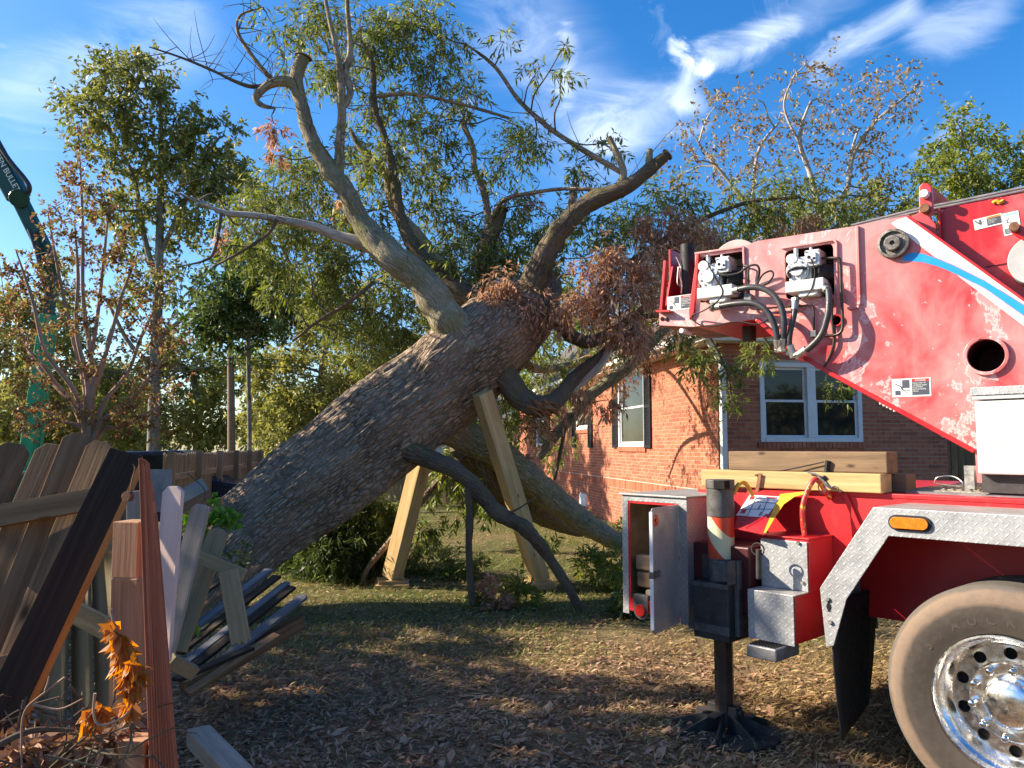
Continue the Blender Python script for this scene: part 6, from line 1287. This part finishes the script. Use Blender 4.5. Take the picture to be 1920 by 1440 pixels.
hose([(1373, 546, -.06), (1402, 539, -.09), (1430, 541, -.10), (1452, 555, -.11), (1466, 580, -.12), (1470, 612, -.12), (1466, 650, -.10)], .0215)
hose([(1340, 576, -.06), (1380, 569, -.10), (1414, 569, -.12), (1438, 584, -.13), (1452, 610, -.13), (1458, 640, -.12), (1459, 650, -.10)], .0215)
hose([(1491, 568, -.06), (1489, 590, -.09), (1482, 620, -.10), (1480, 645, -.10), (1486, 662, -.09)], .019)
hose([(1543, 537, -.05), (1553, 545, -.08), (1554, 575, -.12), (1550, 600, -.13), (1540, 628, -.13), (1520, 650, -.12), (1500, 664, -.10)], .0215)
for k, (u, v) in enumerate(((1462, 657), (1472, 658), (1486, 667), (1494, 670), (1478, 662))):
    q = sh(u, v, -.08); m = MB(); m.cyl((q.x, -.08, q.z), (q.x + .02, .0, q.z - .01), .017, n=6); m.cyl((q.x, -.10, q.z), (q.x, -.08, q.z), .011, n=8); m.build('pipe_elbow', M_steel, body, SM)
for ps, r in ((((1382, 500, 0), (1402, 499, -.03), (1403, 520, -.03), (1404, 560, -.03), (1408, 578, -.03), (1430, 578, -.03), (1500, 574, -.03), (1520, 572, -.03), (1526, 585, -.03), (1526, 605, -.03), (1526, 640, -.03)), .007),
              (((1535, 485, -.02), (1568, 484, -.04), (1575, 492, -.04), (1577, 540, -.04), (1580, 600, -.04), (1577, 622, -.04), (1560, 629, -.03), (1530, 628, -.03)), .010), (((1561, 560, -.02), (1560, 600, -.02), (1563, 645, -.02), (1545, 690, .0)), .008)):
    hose(ps, r, M_leg, 'steel_pipe', False)
for ps, r in ((((1344, 512, -.07), (1360, 516, -.08), (1385, 512, -.08), (1402, 500, -.09), (1418, 497, -.09), (1424, 508, -.08), (1420, 530, -.04)), .008), (((1420, 532, -.05), (1430, 515, -.07), (1445, 508, -.07), (1450, 516, -.07), (1440, 530, -.07), (1424, 536, -.05)), .007),
              (((1324, 488, -.07), (1340, 520, -.09), (1355, 545, -.09), (1345, 565, -.09), (1320, 582, -.09), (1298, 592, -.04), (1305, 605, -.04), (1330, 612, -.04), (1380, 603, -.05), (1420, 608, -.05), (1445, 595, -.04)), .0055),
              (((1482, 522, -.09), (1478, 510, -.09), (1492, 502, -.10), (1512, 503, -.09)), .009), (((1520, 485, -.09), (1528, 510, -.09), (1520, 545, -.09), (1505, 562, -.05)), .004), (((1316, 485, -.08), (1330, 480, -.09), (1338, 492, -.08)), .004), (((1565, 610, -.0), (1560, 660, .0), (1545, 695, .03)), .006)):
    hose(ps, r, M_rubber, 'cable', False)
for (u, v) in ((1402, 556), (1525, 626), (1404, 562)): q = sh(u, v, -.04); m = MB(); m.box(q.x - .022, q.x + .022, -.055, -.02, q.z - .022, q.z + .022); m.build('pipe_block', M_greyp, body, SM, bevel=.004)
q0, q1 = sh(1610, 722, -.02), sh(1694, 767, -.02); m = MB(); m.cyl(sh(1612, 712, .05), sh(1690, 756, .05), .022, n=14); m.build('steel_pipe', M_greyp, body, SM, smooth=40)
q = sh(1655, 750, .04); m = MB(); 
for k in range(5): m.box(q.x - .02 + k * .02, q.x - .004 + k * .02, .03, .06, q.z - .03 - k * .012, q.z + .01 - k * .012)
m.build('pipe_clamp', M_cast, body, SM, bevel=.003)
# boom behind, with lug, ropes, labels and a white drum
bo = [s2(*p, .15) for p in ((1763, 470), (1762, 408), (1766, 396), (1776, 389), (1990, 348), (1990, 660), (1925, 585))]
m = MB(); m.prism([bo], fy, .15, .80); boom = m.build('boom', M_redC, body, SM, bevel=.035, seg=4)
splate([(1752, 385), (1757, 383), (1760, 470), (1755, 468)], .10, .149, M_redB, 'boom_edge', par=boom)
m = MB(); lug = [s2(*p, .08) for p in ((1723, 398), (1723, 350), (1729, 343), (1741, 343), (1747, 350), (1749, 395), (1742, 405), (1755, 420), (1757, 452), (1700, 410))]
m.prism([lug], fy, .08, .13); lg = m.build('rope_lug', M_redC, boom, SM, bevel=.006)
m = MB(); lug2 = [s2(*p, .3) for p in ((1740, 400), (1740, 352), (1752, 352), (1786, 382), (1786, 400))]; m.prism([lug2], fy, .30, .34); m.build('rope_lug_back', M_darkred, boom, SM)
for (u, v, mt, r) in ((1735, 366, M_lab, .026), (1736, 393, M_rust, .030)): q = sh(u, v, .08); m = MB(); m.cyl((q.x, .03, q.z), (q.x, .079, q.z), r, n=20); m.build('pin', mt, lg, SM, smooth=40, bevel=.004)
for (ya, yb, yc) in ((423, 391, 351), (428, 396, 357)):
    m = MB(); m.tube([sh(1596, ya, .3), sh(1725, yb, .3), sh(1790, yb - 12, .3), sh(1990, yc - 14, .3)], .011, 8, 2, smoothp=False); m.build('hoist_rope', M_greyp, boom, SM, smooth=60)
m = MB(); q = sh(1947, 490, .1); e = sh(1947, 443, .1); m.cyl((q.x, .04, q.z), (q.x, .149, q.z), e.z - q.z, n=60); m.build('winch_drum', M_wcab, boom, SM, smooth=40, bevel=.004)
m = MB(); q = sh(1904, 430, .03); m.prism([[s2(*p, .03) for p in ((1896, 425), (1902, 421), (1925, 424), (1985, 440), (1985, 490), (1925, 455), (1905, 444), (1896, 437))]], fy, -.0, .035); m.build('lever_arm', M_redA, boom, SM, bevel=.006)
m = MB(); m.cyl((q.x, -.05, q.z), (q.x, -.001, q.z), .026, n=18); m.build('pin', M_rust, boom, SM, smooth=40)
sticker(1827, 412, 54, 20, 'warn', y=.1485, par=boom, tilt=6); sticker(1881, 401, 33, 42, 'tall', y=.1485, par=boom, tilt=5)
m = MB(); m.tube([sh(1861, 381, .145), sh(1868, 377, .145), (sh(1874, 380, .145)), sh(1882, 376, .145)], .012, 5, 2); m.build('chipped_yellow_mark', M_yell, boom, SM)
edge_ = [s2(*p, .149) for p in ((1848, 500), (1900, 491), (1900, 492.5), (1848, 501.5))]; m = MB(); m.prism([edge_], fy, .144, .1495); m.build('boom_seam', M_darkred, boom, SM)
# turntable under the superstructure
q = T.I @ SF.w((1.15, .45, 0)); m = MB(); m.cyl((q.x, q.y, ZD + .001), (q.x, q.y, ZD + .24), .52, n=48); m.build('turntable', M_blackm, truck, TM, smooth=40)

# ------------------------------------------------------------------ broken wooden fence in the near left
def plank(name, label, p0, p1, wd, th_, mt, face=(0, -1, 0), group=None, parent=None, dog=False, cat='plank', d0=2.8, d1=None, chew=0, roll=0.):
    p0 = P(p0[0], p0[1], p0[2] if len(p0) > 2 else d0); p1 = P(p1[0], p1[1], p1[2] if len(p1) > 2 else (d1 or d0))
    Mx = frame_z(p0, p1, Vector(face)) @ Matrix.Rotation(R(roll), 4, 'X'); Ln = (p1 - p0).length; m = MB(); h = wd / 2; c = wd * .26
    if dog: loop_ = [(0, -h), (Ln - c, -h), (Ln, -h + c), (Ln, h - c), (Ln - c, h), (0, h)]
    elif chew:
        loop_ = [(0, -h), (Ln, -h)] + [(Ln + random.uniform(-.01, .02), -h + wd * k / 7) for k in range(1, 7)] + [(Ln, h), (0, h)]
    else: loop_ = [(0, -h), (Ln, -h), (Ln, h), (0, h)]
    m.prism([loop_], lambda u, v, t: (u, v, t), -th_ / 2, th_ / 2); o = m.build(name, mt, parent, Mx, bevel=.0025)
    if parent is None: tag(o, label, cat, group)
    return o
lf = empty('broken_fence_panel', P(60, 1400, 2.9), 'dark leaning fence panel with dog-eared pickets at the left edge', 'fence')
for i, (tx, ty, bx, by, wv) in enumerate(((-40, 838, -330, 1440, .13), (30, 832, -240, 1440, .13), (104, 834, -150, 1440, .135), (152, 814, -90, 1440, .12), (192, 828, -38, 1400, .11))):
    plank('picket', None, (bx, by, 2.75), (tx, ty, 3.25 + .03 * (i % 2)), wv, .018, M_picket, parent=lf, dog=True, face=(.15, -1, 0), roll=(-9, 7, -6, 8, -10)[i])
plank('rail', None, (-90, 984, 3.02), (174, 936, 3.10), .085, .038, M_picket, parent=lf, face=(.1, -1, .2))
plank('rail', None, (-200, 1300, 2.66), (20, 1250, 2.80), .085, .038, M_picket, parent=lf, face=(.1, -1, .2))
post = plank('leaning_post', 'thick dark post with a painted lit edge leaning to the right across the broken fence', (-28, 1420, 2.2), (240, 856, 2.62), .105, .085, M_dark, face=(.24, -1, .12), cat='post')
me = post.data; me.materials.append(M_lit_edge)
for p in me.polygons:                                 # lit lower edge of the post painted on in orange
    if p.normal.y < -.5 : p.material_index = 1
post.modifiers['bevel'].material = -1
m = MB(); q = P(244, 930, 2.45); m.cyl(q + Vector((-.004, -.02, 0)), q + Vector((.0, .0, 0)), .016, n=18); m.tube([q + Vector((0, 0, .015)), q + Vector((.004, 0, .05)), q + Vector((.012, 0, .085)), q + Vector((.004, 0, .10))], .003, 6, 4); o = m.build('hanging_tag', M_rust, smooth=40); tag(o, 'small round rusty disc hanging from wire at the dark post top', 'tag')
fp = empty('standing_fence_panel', P(150, 1400, 3.6), 'greenish upright fence panel seen behind the leaning dark post', 'fence')
for i, (tx, bx, ty) in enumerate(((20, -60, 960), (68, 18, 960), (112, 92, 960), (150, 158, 950), (190, 214, 935), (232, 240, 930))):
    plank('picket', None, (bx, 1560, 3.35), (tx, ty, 3.75 + .02 * (i % 2)), .135, .018, M_green, parent=fp, face=(-.42, -1, 0), roll=(5, -6, 8, -5, 6, -7)[i])
plank('rail', None, (20, 1045, 3.55), (232, 1010, 3.62), .085, .036, M_green, parent=fp, face=(.1, -1, .1)); plank('rail', None, (96, 1125, 3.40), (222, 1190, 3.36), .085, .036, M_green, parent=fp, face=(.1, -1, .1)); plank('rail', None, (-60, 1400, 3.2), (200, 1440, 3.2), .085, .036, M_green, parent=fp)
# stack of red boards on edge
GR = 'red cedar boards standing on end in a bundle'
for i in range(9):
    wv = 5.2; bx = 272 + i * 6.2; tx = 266 + i * 3.0; dd = 2.10 + i * .010
    labs = 'thin red cedar board standing edge-on in the tight bundle at left'
    plank('cedar_board', labs, (bx + 20, 1600, dd), (tx, 862 + (0, 6, 12, 3, 24, 40, 60, 78, 100)[i], dd + .10), .085, .0066, M_red, face=(1, .32, 0), group=GR)
plank('fence_post', 'brown square post with a lit top left of the red boards', (250, 1080, 2.35), (254, 976, 2.35), .085, .085, M_post, face=(-.2, -1, 0), cat='post')
plank('fence_post', 'tall reddish brown fence post standing left of the bundle of red boards', (240, 1600, 2.45), (250, 1081, 2.45), .088, .085, M_post, face=(-.2, -1, 0), cat='post')
plank('post_stub', 'short grey topped post stub at the bottom left of the red boards', (262, 1500, 2.15), (262, 1382, 2.15), .075, .07, M_post, face=(-.15, -1, 0), cat='post')
plank('plank', 'grey plank standing between the reddish post and the red boards', (262, 1560, 2.5), (282, 1060, 2.55), .05, .018, M_grey, face=(.2, -1, 0))
plank('picket', 'grey picket top seen left of the red boards behind the post', (262, 1150, 2.9), (262, 920, 2.95), .09, .018, M_grey, face=(.1, -1, 0), dog=True)
plank('picket', 'pale pinkish new picket standing right of the red boards', (300, 1240, 3.1), (326, 912, 3.2), .092, .02, M_pink, face=(-.25, -1, .1), dog=True, cat='picket')
plank('picket', 'narrow grey picket leaning behind the pinkish one', (308, 1230, 3.35), (378, 946, 3.5), .085, .02, M_grey, face=(-.1, -1, .1), dog=True, cat='picket')
plank('picket', 'mossy picket leaning with a rail nailed across it', (330, 1220, 3.6), (412, 992, 3.8), .10, .02, M_green, face=(-.1, -1, .1), dog=True, cat='picket')
plank('rail_piece', 'short mossy rail nailed across the leaning picket', (352, 1036, 3.65), (458, 1078, 3.62), .055, .036, M_green, face=(-.1, -1, .3), cat='rail')
plank('broken_board', 'hanging board with a splintered lower end in front of the fallen trunk', (428, 1070, 3.58), (452, 1204, 3.5), .085, .02, M_green, face=(.1, -1, 0), chew=1, cat='board')
plank('beam', 'lit square timber lying against the trunk base above the ivy', (318, 952, 4.6), (388, 914, 4.7), .10, .09, M_grey, face=(0, -1, .6), cat='beam')
plank('rail_piece', 'short rail stub sticking out right below the red boards', (318, 1238, 3.2), (364, 1262, 3.3), .055, .036, M_green, face=(0, -1, .3), cat='rail')
m = MB(); a, b = P(262, 960, 3.3), P(322, 880, 3.3); m.box(a.x, b.x, a.y, a.y + .006, a.z, b.z); o = m.build('metal_sheet', M_greyp); tag(o, 'small grey metal sheet standing behind the red boards', 'sheet')
# fallen pickets fanned at the foot of the trunk
GF = 'fallen fence pickets piled at the foot of the trunk'
fl = [((345, 1290, 4.9), (562, 1166, 5.6), .11, .09, M_picket, 'dark square rail lowest in the pile of fallen pickets'),
      ((395, 1255, 5.1), (572, 1116, 5.6), .11, .02, M_blue, 'pale ended picket nearest the lawn in the fallen pile'),
      ((340, 1268, 5.1), (548, 1100, 5.7), .10, .02, M_dark, 'dark picket second from the lawn in the fallen pile'),
      ((340, 1248, 5.2), (540, 1092, 5.8), .10, .02, M_blue, 'bluish grey picket in the middle of the fallen pile'),
      ((335, 1225, 5.3), (520, 1080, 5.9), .10, .02, M_dark, 'dark picket high in the fallen pile under the hanging board'),
      ((335, 1200, 5.4), (505, 1068, 6.0), .10, .02, M_blue, 'narrow grey picket highest in the fallen pile against the trunk'),
      ((352, 1300, 4.8), (520, 1190, 5.2), .09, .02, M_picket, 'shadowed brown picket on the ground in front of the fallen pile'),
      ((330, 1180, 5.5), (480, 1062, 6.1), .10, .02, M_picket, 'brown picket half buried at the top of the fallen pile'),
      ((325, 1150, 5.5), (452, 1062, 6.0), .09, .02, M_dark, 'black picket tucked under the bark at the top of the fallen pile'),
      ((330, 1275, 4.6), (470, 1215, 5.0), .09, .02, M_dark, 'short dark picket lowest at the near end of the fallen pile')]
for k, (a, b, wv, t_, mt, lab) in enumerate(fl): plank('fallen_picket', lab, a, b, wv, t_, mt, face=(-.5, -.55, .9), group=GF, cat='picket', dog=k in (1, 3))
# grey beam on the ground at the bottom
a = G(372, 1362, .10); b = G(480, 1475, .10); m = MB(); Mx = Matrix.Translation((a.x, a.y, 0)) @ Matrix.Rotation(math.atan2(b.y - a.y, b.x - a.x), 4, 'Z'); m.box(0, (b - a).length, -.065, .065, 0.0, .10); o = m.build('ground_beam', M_grey, None, Mx, bevel=.005); tag(o, 'grey square beam lying on the leaf covered ground at the bottom', 'beam')
# ivy on the trunk base, dry orange leaves and sticks in the corner
def leaf_plant(name, label, rows, d, mt, T_, K, ll, lw, cat, tw=.12, droop=.2, stems_=None, stem_m=M_twig, r=.003, flat=1.):
    c = px_clumps(rows, d, .05); V, TT, FF = foliage(c, T_, K, ll, lw, tw, droop, .0016, .9, flat); root = empty(name, Vector(c[0][:3]), label, cat); leaves_obj('leaves', V, mt, root); np_mesh('twigs', TT, FF, stem_m, root, kind='stuff')
    if stems_:
        for s in stems_: m = MB(); m.tube([P(*p) for p in s], [r * 1.3] + [r] * (len(s) - 2) + [r * .5], 7, 5); m.build('stem', stem_m, root, smooth=60)
    return root
leaf_plant('ivy', 'bright green ivy leaves climbing the trunk base behind the pickets', [(395, 950, 22), (420, 965, 24), (375, 985, 26), (440, 975, 16), (360, 1000, 20), (385, 1015, 18), (352, 935, 14)], 4.9, ML_ivy, 34, 7, .055, .017, 'ivy')
leaf_plant('ivy', 'small ivy sprig in the shade of the fallen pickets', [(360, 1170, 14), (372, 1178, 10)], 3.9, ML_ivy, 8, 6, .04, .014, 'ivy')
leaf_plant('ivy', 'small ivy tuft beside the grey metal sheet top', [(322, 928, 14), (335, 925, 10)], 3.6, ML_ivy, 14, 6, .045, .013, 'ivy')
leaf_plant('dark_ivy', 'dim ivy strands hanging over the bark right of the rail piece', [(450, 1040, 20), (470, 1055, 16), (430, 1030, 14)], 6.2, ML_dark, 16, 7, .06, .015, 'ivy')
dry = leaf_plant('dry_leaf_branch', 'dead branch with curled orange leaves caught at the fence foot', [(212, 1168, 6), (218, 1190, 10), (225, 1215, 14), (235, 1235, 16), (245, 1258, 18), (252, 1250, 14), (246, 1290, 12), (242, 1320, 10), (180, 1330, 14), (170, 1345, 12), (188, 1325, 10)], 1.95, ML_orange, 90, 5, .038, .0100, 'branch', .04, .9,
    [[(208, 1142, 1.95), (216, 1180, 1.95), (232, 1230, 1.95), (250, 1290, 1.95), (236, 1345, 1.95)], [(178, 1300, 1.9), (176, 1340, 1.9), (190, 1360, 1.9), (236, 1340, 1.9), (262, 1290, 1.95)], [(122, 1270, 2.0), (82, 1300, 2.0), (46, 1335, 2.0), (40, 1400, 2.0), (42, 1450, 2.0)], [(60, 1320, 2.0), (110, 1330, 2.0), (155, 1310, 2.0)], [(85, 1295, 2.0), (90, 1280, 2.0), (92, 1268, 2.0)]], M_crape, .0028)
stick_rows = [([(60, 1440, 2.1), (130, 1405, 2.15), (190, 1390, 2.2), (245, 1372, 2.2)], .016, M_crape, 'thick peeled stick across the brush in the bottom left corner'),
              ([(-10, 1400, 2.0), (60, 1370, 2.05), (140, 1370, 2.1)], .008, M_twig, 'thin dark stick at the left edge of the corner brush')]
for ps, r, mt, lab in stick_rows: m = MB(); m.tube([P(*p) for p in ps], [r, r * 1.05, r, r * .8], 10, 6) if len(ps) == 4 else m.tube([P(*p) for p in ps], [r, r, r * .5], 8, 6); tag(m.build('stick', mt, smooth=60), lab, 'stick')
m = MB()
for k in range(90):
    a = P(rng.uniform(-10, 290), rng.uniform(1330, 1450), rng.uniform(1.95, 2.4)); v = Vector(unit(rng.normal(size=3) * [1, .5, .8])) * rng.uniform(.08, .28); m.tube([a - v * .5, a + Vector(rng.normal(size=3) * .02), a + v * .5], [.003, .0026, .001], 5, 3)
o = m.build('twig_tangle', M_twig, kind='stuff', smooth=60); tag(o, 'tangle of dry twigs in the bottom left corner', 'twigs')
c = px_clumps([(rng.uniform(-20, 240), rng.uniform(1380, 1460), 30) for k in range(16)], 2.25, .15); V, TT, FF = foliage(c, 60, 5, .06, .011, .1, .4, .0015); tag(leaves_obj('dead_leaf_pile', V, MG_lit, None), 'dead brown leaves piled in the bottom left corner', 'leaves')
leaf_plant('dead_sprig', 'small dead brown sprig on the trunk base above the ivy', [(375, 905, 12), (395, 925, 12), (405, 935, 12)], 4.7, ML_brown, 8, 5, .05, .012, 'sprig', .1, .2, [[(352, 888, 4.6), (372, 905, 4.6), (385, 925, 4.6), (372, 960, 4.6)]])
